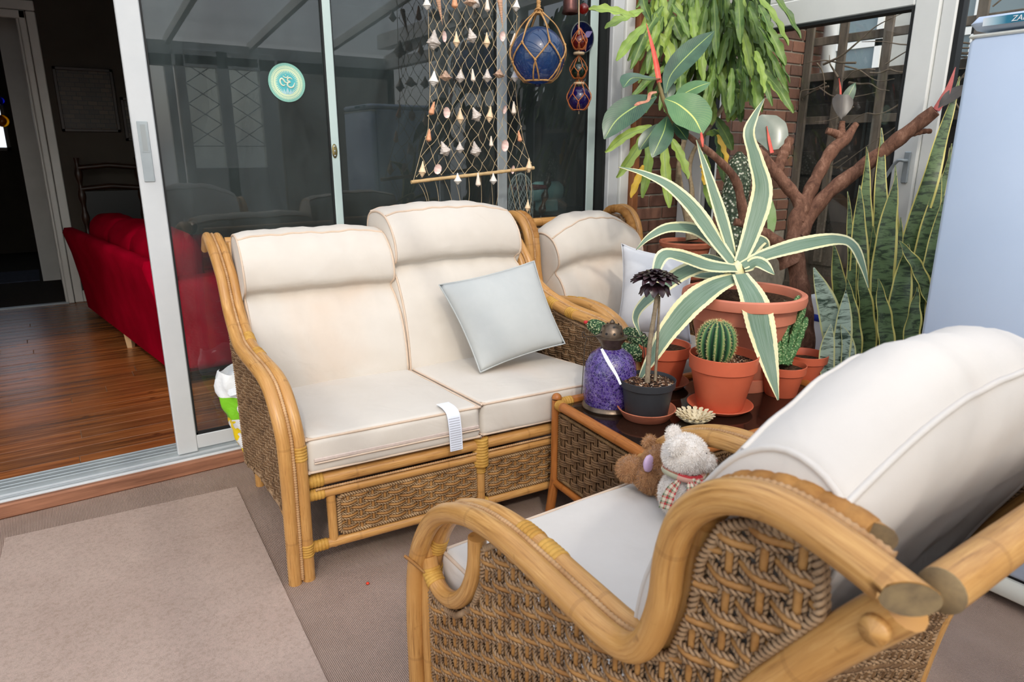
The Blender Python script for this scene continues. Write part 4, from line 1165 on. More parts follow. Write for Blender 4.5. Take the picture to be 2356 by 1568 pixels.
def sl(x, y, z):
    a = math.radians(SF[1]); return np.array([SF[0][0] + x * math.cos(a) - y * math.sin(a), SF[0][1] + x * math.sin(a) + y * math.cos(a), z])
def shit(px, y):                                                # photo pixel on the sofa-local plane y
    a = math.radians(SF[1]); ey = np.array([-math.sin(a), math.cos(a), 0]); o = np.array([SF[0][0], SF[0][1], 0])
    r = ray(*px); return _c + r * ((y - (_c - o) @ ey) / (r @ ey))
pillow('square pale grey linen cushion leaning on the right half of the wicker sofa', [shit((1010, 655), .44), shit((1229, 600), .46), shit((1300, 790), .22), shit((1105, 856), .25)], .15, 'throw', seed=3, wr=.006, pinch=.06)

# ================================================================== ARMCHAIRS
def armchair(t, W, prof, rearpts, zs=1.0, hi=True, near=None, flare=None, step=.0034):
    fl = flare or [0] * 5
    for x0, sg in ((0, 1), (W, -1)):
        outer, inner, C = rattan_side(t, x0, sg, prof, fl, binds=(.2, .26, .50, .54))
        # wide strap winding at the end of the inner pole
        flat_binding(t, inner, 90, 105, PR, mat='bind_brown', n=9, name='strap_winding')
        MB().tube(spline([(x0 + sg * .03, y, z) for y, z in rearpts], 40), .026, 14).build('rear_post', M['rattan'], t, local=True)
        xs_ = x0 + sg * .022
        curl = spline([(xs_, .042, .45), (xs_, .058, .41), (xs_, .105, .388), (xs_, .165, .405), (xs_, .222, .462), (xs_, .255, .54), (xs_, .262, .61)], 30)
        MB().tube(curl, .0195, 14).build('curl', M['rattan'], t, local=True)
        flat_binding(t, curl, 2, 5, .02, n=5)
        MB().tube([(xs_, .03, 0), (xs_, .03, .3), (xs_, .04, .52)], .017, 12).build('front_post', M['rattan'], t, local=True)
        def fs(S, T, xs_=xs_, sg=sg):
            return np.stack([np.full(len(S), xs_), S, T], 1), np.tile([-sg, 0, 0.], (len(S), 1))
        n = 110
        Cc = C[int(n * .30):]
        Tn = nrm(np.gradient(C, axis=0))[int(n * .30):]
        under = Cc - np.stack([-Tn[:, 1], Tn[:, 0]], 1) * .032
        under = under[::5]
        rp = spline(np.array(rearpts, float), 16)[1:]
        poly = [(.055, .12), (.052, .365), (.10, .352), (.175, .372), (.245, .435), (.285, .52), (.292, .60)]
        poly += [tuple(q) for q in under if q[0] > .31 and q[0] < rearpts[0][0] - .06]
        for q in rp[::2]:
            if q[1] > .14: poly.append((q[0] - .035, q[1]))
        poly.append((rp[-1][0] - .035, .12))
        big = near is not None and x0 == near
        weave(t, fs, poly, .0275 if big else .026, .046, name='side_panel', rope='rope_dark', cane='cane', step=.0022 if big else .006, A=.0085)
    P = pole_x(t, .04, W - .04, .03, .335, .021); flat_binding(t, P, 0, 1, .022, n=5)
    pole_x(t, .04, W - .04, .03, .29, .016); P = pole_x(t, .04, W - .04, .03, .11, .0165); flat_binding(t, P, 0, 1, .0175, n=5)
    weave(t, fflat(.03), [(.06, .135), (.06, .27), (W - .06, .27), (W - .06, .135)], .0225, .042, name='front_panel', step=.006)
    ry, rz = rearpts[0]
    P = pole_x(t, .075, W - .075, ry + .012, rz + .005, .0235, 'top_rail')
    for e, d in ((0, -1), (-1, 1)):
        MB().lathe([(0, .0), (.0236, .0), (.0232, .0012), (0, .0016)], 20, rot=[[0, 0, d], [0, 1, 0], [-d, 0, 0]], c=P[e]).build('cut_end', M['cut_end'], t, local=True)
    ra = np.array(sorted(rearpts, key=lambda q: q[1]), float)
    def fb(S, T):
        y = np.interp(T, ra[:, 1], ra[:, 0]) + .012
        return np.stack([S, y, T], 1), np.tile([0, 1., 0], (len(S), 1))
    weave(t, fb, [(.06, .13), (W - .06, .13), (W - .05, rz - .03), (.05, rz - .03)], .0235, .042, name='back_panel', rope='rope_dark', cane='cane_dark', step=.005)
    pole_x(t, .04, W - .04, ra[0][0], .1, .018); pole_x(t, .04, W - .04, np.interp(.335, ra[:, 1], ra[:, 0]), .335, .018)
    for x in (.065, W - .065):
        MB().tube(spline([(x, .04, .325), (x, np.interp(.325, ra[:, 1], ra[:, 0]), .325)], 8), .018, 10).build('side_rail', M['rattan'], t, local=True)
    for x in np.linspace(.12, W - .12, 4):
        MB().box((x - .025, .04, .34), (x + .025, .78, .35)).build('seat_slat', M['cane'], t, local=True, smooth=False)

FPROF = [(.0, 0), (.0, .1), (.004, .294), (.03, .449), (.118, .587), (.235, .655), (.377, .68), (.57, .667), (.67, .66), (.72, .672), (.752, .712), (.772, .783), (.777, .849), (.797, .915), (.842, .963), (.897, .984), (.95, .984), (1.01, .972), (1.06, .958)]
RP = [(1.045, .93), (1.0, .868), (.955, .80), (.885, .68), (.83, .5), (.80, .25), (.79, 0)]
FF = ((1.33, 1.30, 0), 180.0)
fch = thing('wicker_armchair', 'large rattan armchair in the foreground seen from behind with rope woven side', 'armchair', *FF, group='rattan armchairs')
armchair(fch, .73, FPROF, RP, near=.73)
# cut faces of the near poles and a wooden plug under them
MB().lathe([(0, 0), (.016, .0), (.014, .008), (0, .011)], 16, rot=[[0, 0, 1], [0, 1, 0], [-1, 0, 0]], c=(.727, 1.035, .908)).build('wood_plug', M['rattan'], fch, local=True)
splinter = MB().tube(spline([(.758, .02, .455), (.75, .05, .45), (.748, .10, .452)], 8), [.004, .004, .0045, .004, .004, .0035, .003, .002], 5).build('loose_cane', M['cane'], fch, local=True)
box_cushion('cream seat cushion of the foreground armchair with two toy bears on it', (.052, .04, .352), (.678, .66, .458), FF, 'cream_cool', seed=9, puff=.010)
FB = [(.675, .475), (.672, .6), (.692, .75), (.745, .87), (.793, .955), (.842, 1.01), (.90, 1.032), (.96, 1.005), (.975, .94), (.93, .83), (.86, .68), (.80, .475)]
loft_cushion('thick off white back cushion of the foreground armchair filling the lower right', 'cushion', FB, .05, .685, FF, 'cream_cool', seams=[(.833, 1.006), (.962, 1.0)], arch=.075, seed=8, pip='cream_cool', wr=.006)

CPROF = [(y, z if z < .68 else .68 + (z - .68) * 1.2) for y, z in FPROF]
CPROF = [(y * .93, z) for y, z in CPROF]
CRP = [(y * .93, z if z < .68 else .68 + (z - .68) * 1.2) for y, z in RP]
CF = ((1.995, 1.99, 0), 1.5)
cch = thing('wicker_armchair', 'rattan armchair in the corner between the wicker sofa and the brick pier', 'armchair', *CF, group='rattan armchairs')
armchair(cch, .70, CPROF, CRP, flare=[0, 0, 0, .02, .03, .03])
box_cushion('cream seat cushion of the corner armchair mostly hidden behind the side table', (.055, -.01, .352), (.645, .62, .458), CF, 'cream', seed=11)
CB = [(y * .93 - .01, z if z < .7 else .7 + (z - .7) * 1.02) for y, z in [(.60, .47), (.585, .56), (.605, .68), (.65, .745), (.69, .775), (.66, .82), (.675, .88), (.72, .93), (.79, .955), (.86, .95), (.92, .92), (.94, .84), (.89, .68), (.80, .47)]]
loft_cushion('plump cream back cushion of the corner armchair with wing arms around it', 'cushion', CB, .06, .64, CF, 'cream', seams=[(.66, .93)], arch=.085, seed=12, wr=.005)
pillow('crumpled white cushion standing on the corner armchair behind the agave', [U(1430, 560, 3.28), U(1600, 585, 3.12), U(1590, 790, 3.0), U(1415, 770, 3.18)], .19, 'white_fabric', seed=6, wr=.012, pinch=.13)
# ================================================================== SIDE TABLE
ZTB = .462
TF = ((1.40, 1.30, 0), -5.5)
tb = thing('side_table', 'rattan side table with dark woven sides and glass top holding the cactus pots', 'table', *TF)
TL, TD = .98, .55
for x in (0, TL):
    for y in (0, TD):
        fx, fy = (-.012 if x == 0 else .012), (-.012 if y == 0 else .02)
        P = spline([(x + fx, y + fy, 0), (x + fx * .3, y + fy * .3, .12), (x, y, .2), (x, y, .478)], 24)
        lg = MB().tube(P, np.r_[np.full(22, .0185), .018, .018], 14).build('leg', M['rattan_dark'], tb, local=True)
        MB().lathe([(.019 * math.sin(q), .478 + .019 * (1 - math.cos(q)) - .019 + .006) for q in np.linspace(PI / 2, PI - .01, 8)], 14, c=(x, y, 0)).build('knob', M['rattan_dark'], lg, local=True)
def seg(t, a, b, r, name, mat='rattan_dark', n=20):
    P = spline([a, b], n); MB().tube(P, r, 14).build(name, M[mat], t, local=True); return P
for a, b in (((0, .015, .462), (0, TD - .015, .462)), ((TL, .015, .462), (TL, TD - .015, .462)), ((.015, 0, .462), (TL - .015, 0, .462)), ((.015, TD, .462), (TL - .015, TD, .462))):
    P = seg(tb, a, b, .0185, 'top_rail', 'rattan_dark')
    flat_binding(tb, P, 0, 1, .0185, n=5); flat_binding(tb, P, 18, 19, .0185, n=5)
for a, b in (((0, 0, .15), (0, TD, .15)), ((TL, 0, .15), (TL, TD, .15)), ((0, 0, .15), (TL, 0, .15)), ((0, TD, .15), (TL, TD, .15))):
    seg(tb, a, b, .0155, 'lower_rail')
def fx0(x): return lambda S, T: (np.stack([np.full(len(S), x), S, T], 1), np.tile([-1., 0, 0], (len(S), 1)))
M['rope_tbl'] = strand_mat('dark_braid', lin(96, 70, 44), lin(150, 118, 78))
for x in (0, TL):
    weave(tb, fx0(x), [(.03, .178), (.03, .432), (TD - .03, .432), (TD - .03, .178)], .027, .04, rope='rope_tbl', cane='cane_dark', ropes=False, A=.009)
for y in (0, TD):
    weave(tb, fflat(y), [(.03, .178), (.03, .432), (TL - .03, .432), (TL - .03, .178)], .027, .04, name='front_panel', rope='rope_tbl', cane='cane_dark', ropes=False, A=.009)
def top_mat():
    m = Mat('smoked_glass_top'); co = m.coord('Object')
    sp = m.ramp(m.noise(co, 160, 2, .6), [(.68, (0, 0, 0, 1)), (.74, (1, 1, 1, 1))])
    m.base(m.mix(m.math('MULTIPLY', sp, .25), lin(34, 22, 16), lin(150, 130, 110))).set(.09, .6); return m.m
MB().box((.012, .012, ZTB - .008), (TL - .012, TD - .012, ZTB)).build('table_top', top_mat(), tb, local=True, smooth=False)

# ================================================================== POTS
M['terra'] = simple('orange_plastic_pot', lin(210, 104, 72), lin(196, 94, 64), 6, .5, .4, .15, 40, .002)
M['terra_big'] = simple('salmon_plastic_pot', lin(220, 138, 110), lin(206, 122, 96), 4, .55, .35, .1, 30, .002)
M['terra_old'] = simple('weathered_terracotta', lin(196, 120, 92), lin(170, 96, 70), 10, .8, .2, .3, 60, .003)
M['pot_black'] = simple('charcoal_plastic_pot', lin(52, 54, 58), lin(44, 46, 50), 5, .5, .4, .1, 30, .002)
M['soil'] = simple('potting_soil', lin(38, 26, 20), lin(92, 70, 52), 90, .95, .1, .9, 120, .008)
def grit_mat():
    m = Mat('gritty_compost'); co = m.coord('Object')
    v = m.n('ShaderNodeTexVoronoi', i_Scale=190.0); m.l(co, v.inputs['Vector'])
    sp = m.n('ShaderNodeSeparateXYZ'); m.l(v.outputs['Color'], sp.inputs[0])
    m.base(m.ramp(sp.outputs[0], [(0, lin(36, 24, 18)), (.5, lin(96, 66, 46)), (.8, lin(140, 104, 76)), (.93, lin(206, 186, 162))], 'CONSTANT')).set(.9, .15)
    m.bump(v.outputs['Distance'], .8, .004); return m.m
M['grit'] = grit_mat()
def zat(x, y, py, lo=-.2, hi=2.6):
    for _ in range(50):
        m = (lo + hi) / 2; v = np.array([x, y, m]) - _c
        if 784 - F_PX * (v @ _u) / (v @ _f) > py: lo = m
        else: hi = m
    return (lo + hi) / 2
def depth(p): return (np.asarray(p, float) - _c) @ _f
def pot_prof(rb, rt, h, rim, th=.004, rimw=.005):
    return [(0, 0), (rb, 0), (rb + .002, .003), (rt - rimw - .004, h - rim - .003), (rt - rimw + .001, h - rim), (rt - .0015, h - rim + .002), (rt, h - .004), (rt, h - .001), (rt - th * .5, h), (rt - th, h - .002), (rt - th - .003, h - rim), (rt - th - .012, h - rim * 1.25)]
def soil_disc(t, c, r, z, mat='soil', amp=.006, n=28, seed=0):
    rs_ = np.random.RandomState(seed); ph = rs_.uniform(0, 6, 6)
    rr = np.linspace(0.001, r, 9); a = np.linspace(0, 2 * PI, n + 1)
    R, A = np.meshgrid(rr, a, indexing='ij')
    x, y = R * np.cos(A), R * np.sin(A)
    k = 3.2 / r
    h = amp * (np.sin(x * k + ph[0]) * np.sin(y * k + ph[1]) + .6 * np.sin(x * k * 2.3 + ph[2]) * np.sin(y * k * 2.7 + ph[3]))
    return MB().grid(np.stack([c[0] + x, c[1] + y, z + h * (1 - (R / r) ** 4)], -1)).build('soil', M[mat], t)
def saucer(name, label, c, z, r, h, mat, group=None):
    t = MB().lathe([(0, 0), (r * .72, 0), (r * .78, .002), (r * .97, h - .003), (r, h), (r * .985, h + .002), (r * .95, h), (r * .76, .008), (0, .007)], 40, c=(c[0], c[1], z)).build(name, mat)
    V = np.array([v.co for v in t.data.vertices])
    t.data.transform(Matrix.Translation((-c[0], -c[1], -z))); t.location = (c[0], c[1], z)
    return tag(t, label, 'saucer', group)
def px_r(wpx, p): return .5 * wpx * depth(p) / F_PX

# --- barrel cactus pot
c = onz(1655, 938, ZTB); r_s = px_r(148, c)
saucer('plant_saucer', 'orange plastic saucer under the barrel cactus pot', c, ZTB + .0005, r_s, .02, M['terra'], 'plant saucers on the table')
z0 = ZTB + .0085; zr = zat(c[0], c[1], 812); rt = px_r(155, (c[0], c[1], zr))
bc = thing('barrel_cactus', 'round ribbed barrel cactus in an orange plastic pot on the side table', 'cactus', (c[0], c[1], z0), group='cacti on the side table')
hp_ = zr - z0
MB().lathe(pot_prof(rt * .66, rt, hp_, hp_ * .27), 48, c=(c[0], c[1], z0)).build('pot', M['terra'], bc, sharp=40)
soil_disc(bc, c, rt * .93, zr - .03, 'grit', seed=1)
cb_ = c + _r * (-.030)
zc0 = zr - .035; ztop = zat(cb_[0], cb_[1], 738); H_ = ztop - zc0; R_ = px_r(80, (cb_[0], cb_[1], zc0 + H_ / 2)) * 1.02
def cact_mat():
    m = Mat('cactus_ribbed_green'); t = m.n('ShaderNodeTexCoord'); sp = m.n('ShaderNodeSeparateXYZ'); m.l(t.outputs['UV'], sp.inputs[0])
    w = m.math('COSINE', m.math('MULTIPLY', sp.outputs[0], 2 * PI * 15))
    m.base(m.ramp(m.math('ADD', m.math('MULTIPLY', w, .5), .5), [(.1, lin(20, 52, 34)), (.6, lin(54, 100, 62)), (.95, lin(128, 148, 90))])).set(.55, .3); return m.m
prof = [(R_ * (math.sin(q) ** .75) * (1 if q > PI / 2 else 1), zc0 + H_ * (1 - math.cos(q)) / 2) for q in np.linspace(.25, PI - .02, 24)]
MB().lathe(prof, 150, c=(cb_[0], cb_[1], 0), mod=lambda a, z: 1 + .09 * np.cos(a * 15)).build('cactus_body', cact_mat(), bc)
sp = MB(); rs_ = np.random.RandomState(3)
for k in range(15):
    a = 2 * PI * k / 15
    for q in np.linspace(.55, PI - .12, 17):
        rr = R_ * math.sin(q) ** .75 * 1.09; z = zc0 + H_ * (1 - math.cos(q)) / 2
        o = np.array([cb_[0] + rr * math.cos(a), cb_[1] + rr * math.sin(a), z])
        nn = np.array([math.cos(a) * math.sin(q), math.sin(a) * math.sin(q), -math.cos(q)])
        for _ in range(6):
            d = nrm(nn + rs_.uniform(-.9, .9, 3)) * rs_.uniform(.006, .012)
            s_ = nrm(np.cross(d, [0.3, .2, 1])) * .0005; s2 = nrm(np.cross(d, s_)) * .0005
            sp.add([o + s_, o - s_ * .5 + s2, o - s_ * .5 - s2, o + d], [[0, 1, 3], [1, 2, 3], [2, 0, 3]])
tag(sp.build('spines', simple('pale_spine', lin(214, 196, 140)), bc, smooth=False), kind='stuff')
MB().lathe([(0, .004), (.006, .004), (.008, 0)], 10, c=(cb_[0] + .008, cb_[1], ztop - .001)).build('flower_bud', simple('brown_bud', lin(176, 104, 60)), bc)

# --- black pot with the dark aeonium
c = onz(1486, 958, ZTB); r_s = px_r(134, c)
saucer('plant_saucer', 'rough terracotta saucer under the black pot', c, ZTB + .0005, r_s, .036, M['terra_old'], 'plant saucers on the table')
z0 = ZTB + .0085; zr = zat(c[0], c[1], 870); rt = px_r(128, (c[0], c[1], zr))
ae = thing('black_aeonium', 'dark purple aeonium rosette on bare stems in a black plastic pot', 'plant', (c[0], c[1], z0))
MB().lathe(pot_prof(rt * .74, rt, zr - z0, (zr - z0) * .2), 48, c=(c[0], c[1], z0)).build('pot', M['pot_black'], ae, sharp=40)
soil_disc(ae, c, rt * .95, zr - .012, 'grit', seed=2)
d0 = depth((c[0], c[1], zr))
stem = simple('aeonium_stem', lin(140, 126, 104), lin(112, 98, 80), 60, .8, .2, .4, 200, .002)
S1 = spline([U(1489, 880, d0 - .01), U(1495, 790, d0), U(1506, 720, d0 + .005), U(1513, 665, d0 + .005)], 30)
MB().tube(S1, np.linspace(.0095, .0075, 30) * (1 + .06 * np.sin(np.arange(30) * 1.9)), 10).build('stem', stem, ae)
S2 = spline([U(1507, 876, d0 + .015), U(1513, 780, d0 + .02), U(1517, 680, d0 + .02)], 20)
MB().tube(S2, np.linspace(.0055, .004, 20), 8).build('stem', stem, ae)
def aeo_mat():
    m = Mat('aeonium_purple'); t = m.coord('UV')
    m.base(m.ramp(m.noise(m.coord('Object'), 40, 3), [(.3, lin(34, 22, 28)), (.7, lin(66, 40, 46))])).set(.28, .5); return m.m
M['aeo'] = aeo_mat()
top = U(1508, 645, d0 + .005)
R0 = px_r(116, top)
for ring, (nl, r0, r1, zo, zi, wd) in enumerate(((15, .35, 1.0, -.004, .006, .026), (14, .3, .88, .012, .010, .024), (12, .2, .7, .022, .014, .021), (9, .1, .48, .030, .018, .018), (6, .05, .25, .034, .028, .012), (12, .25, .62, -.05, -.006, .028))):
    for k in range(nl):
        a = 2 * PI * (k + .5 * (ring % 2)) / nl + rnd.uniform(-.08, .08); d = np.array([math.cos(a), math.sin(a), 0])
        P = [top + d * R0 * r0 * .4 + V3(0, 0, zi - .004), top + d * R0 * (r0 + r1) * .5 + V3(0, 0, (zi + zo) / 2 + .006), top + d * R0 * r1 + V3(0, 0, zo)]
        MB().leaf(P, [.006, wd * .5, wd * .8, wd * 1.05, wd * 1.1, wd * .7, .006], 14, 5, .3, thick=.0022).build('leaf', M['aeo'], ae)
# white plant label stuck in the pot
Pl = spline([U(1384, 802, d0 - .05), U(1400, 832, d0 - .055), U(1418, 862, d0 - .06), U(1428, 884, d0 - .06)], 14)
tagm = MB().leaf(Pl, [.008, .0125, .0115, .009, .007], 14, 3, .1, up=tuple(-_f), thick=.0006).build('plant_label', simple('white_plastic', lin(240, 242, 244), rough=.4), ae)

# --- orange pot at the back with trailing cactus stems
c = onz(1522, 886, ZTB)
saucer('plant_saucer', 'brown orange saucer under the pot behind the black pot', c, ZTB + .0005, px_r(122, c), .024, M['terra_old'], 'plant saucers on the table')
z0 = ZTB + .0085; zr = zat(c[0], c[1], 790); rt = px_r(120, (c[0], c[1], zr))
pc = thing('peanut_cactus', 'spiny trailing cactus stems in an orange pot behind the purple lantern', 'cactus', (c[0], c[1], z0), group='cacti on the side table')
MB().lathe(pot_prof(rt * .66, rt, zr - z0, (zr - z0) * .27), 44, c=(c[0], c[1], z0)).build('pot', M['terra'], pc, sharp=40)
soil_disc(pc, c, rt * .93, zr - .025, seed=4)
def spiny_mat(name, a, b, dot, sc=130):
    m = Mat(name); co = m.coord('Object')
    v = m.n('ShaderNodeTexVoronoi', i_Scale=float(sc)); m.l(co, v.inputs['Vector'])
    c_ = m.ramp(v.outputs['Distance'], [(.2, dot), (.38, b), (.65, a)])
    m.base(c_).set(.6, .3); m.bump(m.math('MULTIPLY', v.outputs['Distance'], -1), .8, .006); return m.m
M['spiny'] = spiny_mat('knobbly_cactus', lin(34, 62, 38), lin(78, 116, 70), lin(206, 200, 160))
dd = depth((c[0], c[1], zr))
for pts, r in (([(1500, 812, dd), (1470, 780, dd + .02), (1450, 768, dd + .03), (1432, 772, dd + .03)], .030), ([(1480, 815, dd - .01), (1420, 800, dd + .03), (1385, 760, dd + .05), (1350, 742, dd + .06)], .033)):
    P = spline(path_u(pts), 26)
    rr = r * np.sqrt(np.clip(1 - np.linspace(-.6, 1, 26) ** 6, .02, 1))
    a = 24
    MB().tube(P, rr, a, lobes=8, amp=.10, pitch=9.0).build('cactus_stem', M['spiny'], pc)
    s_ = MB(); T_, N_, B__ = frames(P)
    for i in range(2, 26):
        for k in range(10):
            q = 2 * PI * (k + .5 * (i % 2)) / 10; nn = N_[i] * math.cos(q) + B__[i] * math.sin(q); o = P[i] + nn * rr[i]
            for _ in range(3):
                d = nrm(nn + rs_.uniform(-.8, .8, 3)) * .006; x = nrm(np.cross(d, [.3, .2, 1])) * .0005
                s_.add([o + x, o - x, o + d], [[0, 1, 2]])
    tag(s_.build('spines', simple('white_spine', lin(220, 214, 190)), pc, smooth=False), kind='stuff')
fl_ = U(1348, 742, dd + .06)
MB().lathe([(0, -.004), (.008, -.002), (.009, .006), (0, .010)], 10, c=fl_).build('flower_bud', simple('red_bud', lin(190, 40, 44)), pc)

# --- opuntia pot and the empty pot behind it
c = onz(1795, 906, ZTB); z0 = ZTB + .0005; zr = zat(c[0], c[1], 836); rt = px_r(102, (c[0], c[1], zr))
op = thing('opuntia_cactus', 'bushy finger jointed cactus in an orange pot behind the big back cushion', 'cactus', (c[0], c[1], z0), group='cacti on the side table')
MB().lathe(pot_prof(rt * .66, rt, zr - z0, (zr - z0) * .27), 44, c=(c[0], c[1], z0)).build('pot', M['terra'], op, sharp=40)
soil_disc(op, c, rt * .93, zr - .022, seed=5)
M['spiny2'] = spiny_mat('green_jointed_cactus', lin(70, 112, 66), lin(96, 138, 84), lin(170, 190, 140), 120)
dd = depth((c[0], c[1], zr)); rs_ = np.random.RandomState(12)
stems = [[(1800, 838), (1803, 790), (1810, 740), (1812, 700)], [(1805, 838), (1822, 780), (1840, 730), (1852, 705)], [(1795, 838), (1790, 790), (1785, 755), (1783, 735)], [(1815, 838), (1822, 810), (1826, 800)],
         [(1812, 740), (1828, 705), (1838, 680)], [(1800, 800), (1808, 770), (1820, 745)], [(1792, 838), (1798, 800), (1800, 765)], [(1808, 838), (1816, 800), (1830, 770), (1838, 755)], [(1800, 838), (1793, 815), (1792, 790)], [(1810, 720), (1806, 705), (1804, 693)], [(1790, 838), (1782, 800), (1778, 760)], [(1798, 838), (1800, 810), (1812, 785), (1815, 765)], [(1806, 838), (1830, 800), (1845, 760), (1856, 730)], [(1796, 838), (1788, 810), (1796, 780)], [(1804, 838), (1812, 815), (1820, 790)]]
for k, st_ in enumerate(stems):
    dz = rs_.uniform(-.03, .03)
    P = spline(path_u([(x, y, dd + dz + .01 * i) for i, (x, y) in enumerate(st_)]), 20)
    rr = (.0135 if len(st_) > 3 else .0115) * (1 + .12 * np.sin(np.arange(20) * 1.7)); rr[-1] *= .35; rr[-2] *= .8
    MB().tube(P, rr, 10).build('cactus_stem', M['spiny2'], op)
    s_ = MB(); T_, N_, B__ = frames(P)
    for i in range(1, 20):
        for q in np.arange(6) * PI / 3 + i * .5:
            nn = N_[i] * math.cos(q) + B__[i] * math.sin(q); o = P[i] + nn * rr[i]
            for _ in range(2):
                d = nrm(nn + rs_.uniform(-.7, .7, 3)) * .005; x = nrm(np.cross(d, [.3, .2, 1])) * .0005
                s_.add([o + x, o - x, o + d], [[0, 1, 2]])
    tag(s_.build('spines', M['piping'], op, smooth=False), kind='stuff')
c = onz(1848, 872, ZTB); zr = zat(c[0], c[1], 812); rt = px_r(96, (c[0], c[1], zr))
ep = thing('empty_plant_pot', 'orange plastic pot of bare soil behind the finger jointed cactus', 'plant pot', (c[0], c[1], ZTB))
MB().lathe(pot_prof(rt * .68, rt, zr - ZTB, (zr - ZTB) * .3), 44, c=(c[0], c[1], ZTB + .0005)).build('pot', M['terra'], ep, sharp=40)
soil_disc(ep, c, rt * .93, zr - .03, seed=6)

# --- big pot with the variegated agave
c = onz(1692, 878, ZTB); z0 = ZTB + .0005; zr = zat(c[0], c[1], 668); rt = px_r(277, (c[0], c[1], zr)); hh = zr - z0
ag = thing('variegated_agave', 'large agave with cream edged leaves in a wide salmon coloured pot', 'plant', (c[0], c[1], z0))
prof = [(0, 0), (rt * .60, 0), (rt * .615, .01), (rt * .63, .05), (rt * .60, .052), (rt * .63, .06), (rt * .82, hh - .07), (rt * .83, hh - .066), (rt * .85, hh - .05), (rt * .90, hh - .048), (rt * .985, hh - .04), (rt, hh - .022), (rt * .99, hh - .005), (rt * .95, hh), (rt * .90, hh - .004), (rt * .865, hh - .03), (rt * .85, hh - .1)]
MB().lathe(prof, 64, c=(c[0], c[1], z0)).build('pot', M['terra_big'], ag, sharp=35)
soil_disc(ag, c, rt * .87, zr - .035, amp=.012, seed=7)
def agave_mat():
    m = Mat('agave_leaf'); t = m.n('ShaderNodeTexCoord'); sp = m.n('ShaderNodeSeparateXYZ'); m.l(t.outputs['UV'], sp.inputs[0])
    wob = m.math('MULTIPLY', m.math('SUBTRACT', m.noise(m.coord('UV', (3, .2, 1)), 6, 3), .5), .16)
    e = m.math('ADD', m.math('MULTIPLY', m.math('ABSOLUTE', m.math('SUBTRACT', sp.outputs[1], .5)), 2), wob)
    st = m.noise(m.coord('UV', (1.2, 16, 1)), 2.5, 3)
    green = m.ramp(st, [(.3, lin(86, 112, 82)), (.5, lin(112, 136, 114)), (.7, lin(136, 154, 138))])
    edge = m.ramp(st, [(.3, lin(222, 214, 150)), (.7, lin(232, 228, 194))])
    m.base(m.mix(m.ramp(e, [(.66, (0, 0, 0, 1)), (.70, (1, 1, 1, 1))]), green, edge)).set(.48, .35)
    m.bump(st, .12, .003); return m.m
M['agave'] = agave_mat()
AX = 1695; ad = depth((c[0], c[1], zr + .06))
CAMV = -_f
def lf(parent, pts, wpx, mat, base_d, name='leaf', prof=(.55, .8, 1, .95, .75, .45, .06), n=40, m=7, cup=.22, cam=.55, thick=.004, teeth=.0, wav=0, twist=0.0):
    P = path_u([(x, y, base_d + (d if len_ else 0)) for (x, y, d), len_ in ((q if len(q) == 3 else (q[0], q[1], 0), 1) for q in pts)])
    w = np.array(prof) * wpx * base_d / F_PX
    up = CAMV * cam + np.array([0, 0, 1 - cam])
    return MB().leaf(P, list(w), n, m, cup, up=tuple(up), thick=thick, teeth=teeth, wav=wav, twist=twist).build(name, mat, parent)
AG = [([(1690, 612, 0), (1650, 560, .04), (1595, 482, .08), (1540, 430, .10), (1480, 400, .10), (1424, 384, .08)], 44),
      ([(1690, 608, .03), (1668, 530, .05), (1640, 440, .07), (1602, 322, .08)], 32),
      ([(1702, 605, .0), (1730, 530, .02), (1752, 440, .03), (1736, 365, .03), (1722, 310, .02), (1735, 270, .02), (1758, 228, .03)], 50),
      ([(1686, 608, .02), (1650, 565, .08), (1600, 530, .12), (1540, 525, .14), (1495, 545, .12), (1464, 574, .10)], 40),
      ([(1708, 612, -.02), (1760, 588, -.03), (1850, 563, -.03), (1925, 552, -.02), (1962, 566, -.03), (1984, 612, -.05), (1998, 662, -.07)], 42),
      ([(1692, 618, -.03), (1630, 612, -.08), (1560, 590, -.14), (1525, 590, -.18), (1508, 630, -.22), (1503, 668, -.24)], 44),
      ([(1690, 628, -.02), (1630, 612, -.05), (1565, 632, -.08), (1490, 690, -.11), (1462, 730, -.12), (1475, 775, -.14)], 40),
      ([(1690, 640, -.05), (1640, 662, -.12), (1585, 705, -.18), (1535, 765, -.22), (1502, 820, -.22), (1478, 860, -.22), (1468, 885, -.22)], 56),
      ([(1702, 632, -.06), (1732, 690, -.15), (1752, 770, -.22), (1772, 850, -.26), (1790, 920, -.28)], 66),
      ([(1714, 618, -.02), (1745, 606, -.05), (1782, 632, -.09)], 38),
      ([(1688, 632, -.01), (1620, 634, .0), (1562, 628, .02)], 24),
      ([(1712, 600, .06), (1738, 562, .12), (1758, 556, .16), (1764, 608, .18)], 38),
      ([(1680, 612, .05), (1630, 592, .12), (1590, 590, .18)], 24)]
for pts, w in AG: lf(ag, pts, w, M['agave'], ad, teeth=.035, n=60)
MB().lathe([(0, -.05), (.03, -.045), (.034, -.01), (.02, .03), (0, .045)], 14, c=U(1695, 625, ad)).build('heart', M['agave'], ag)
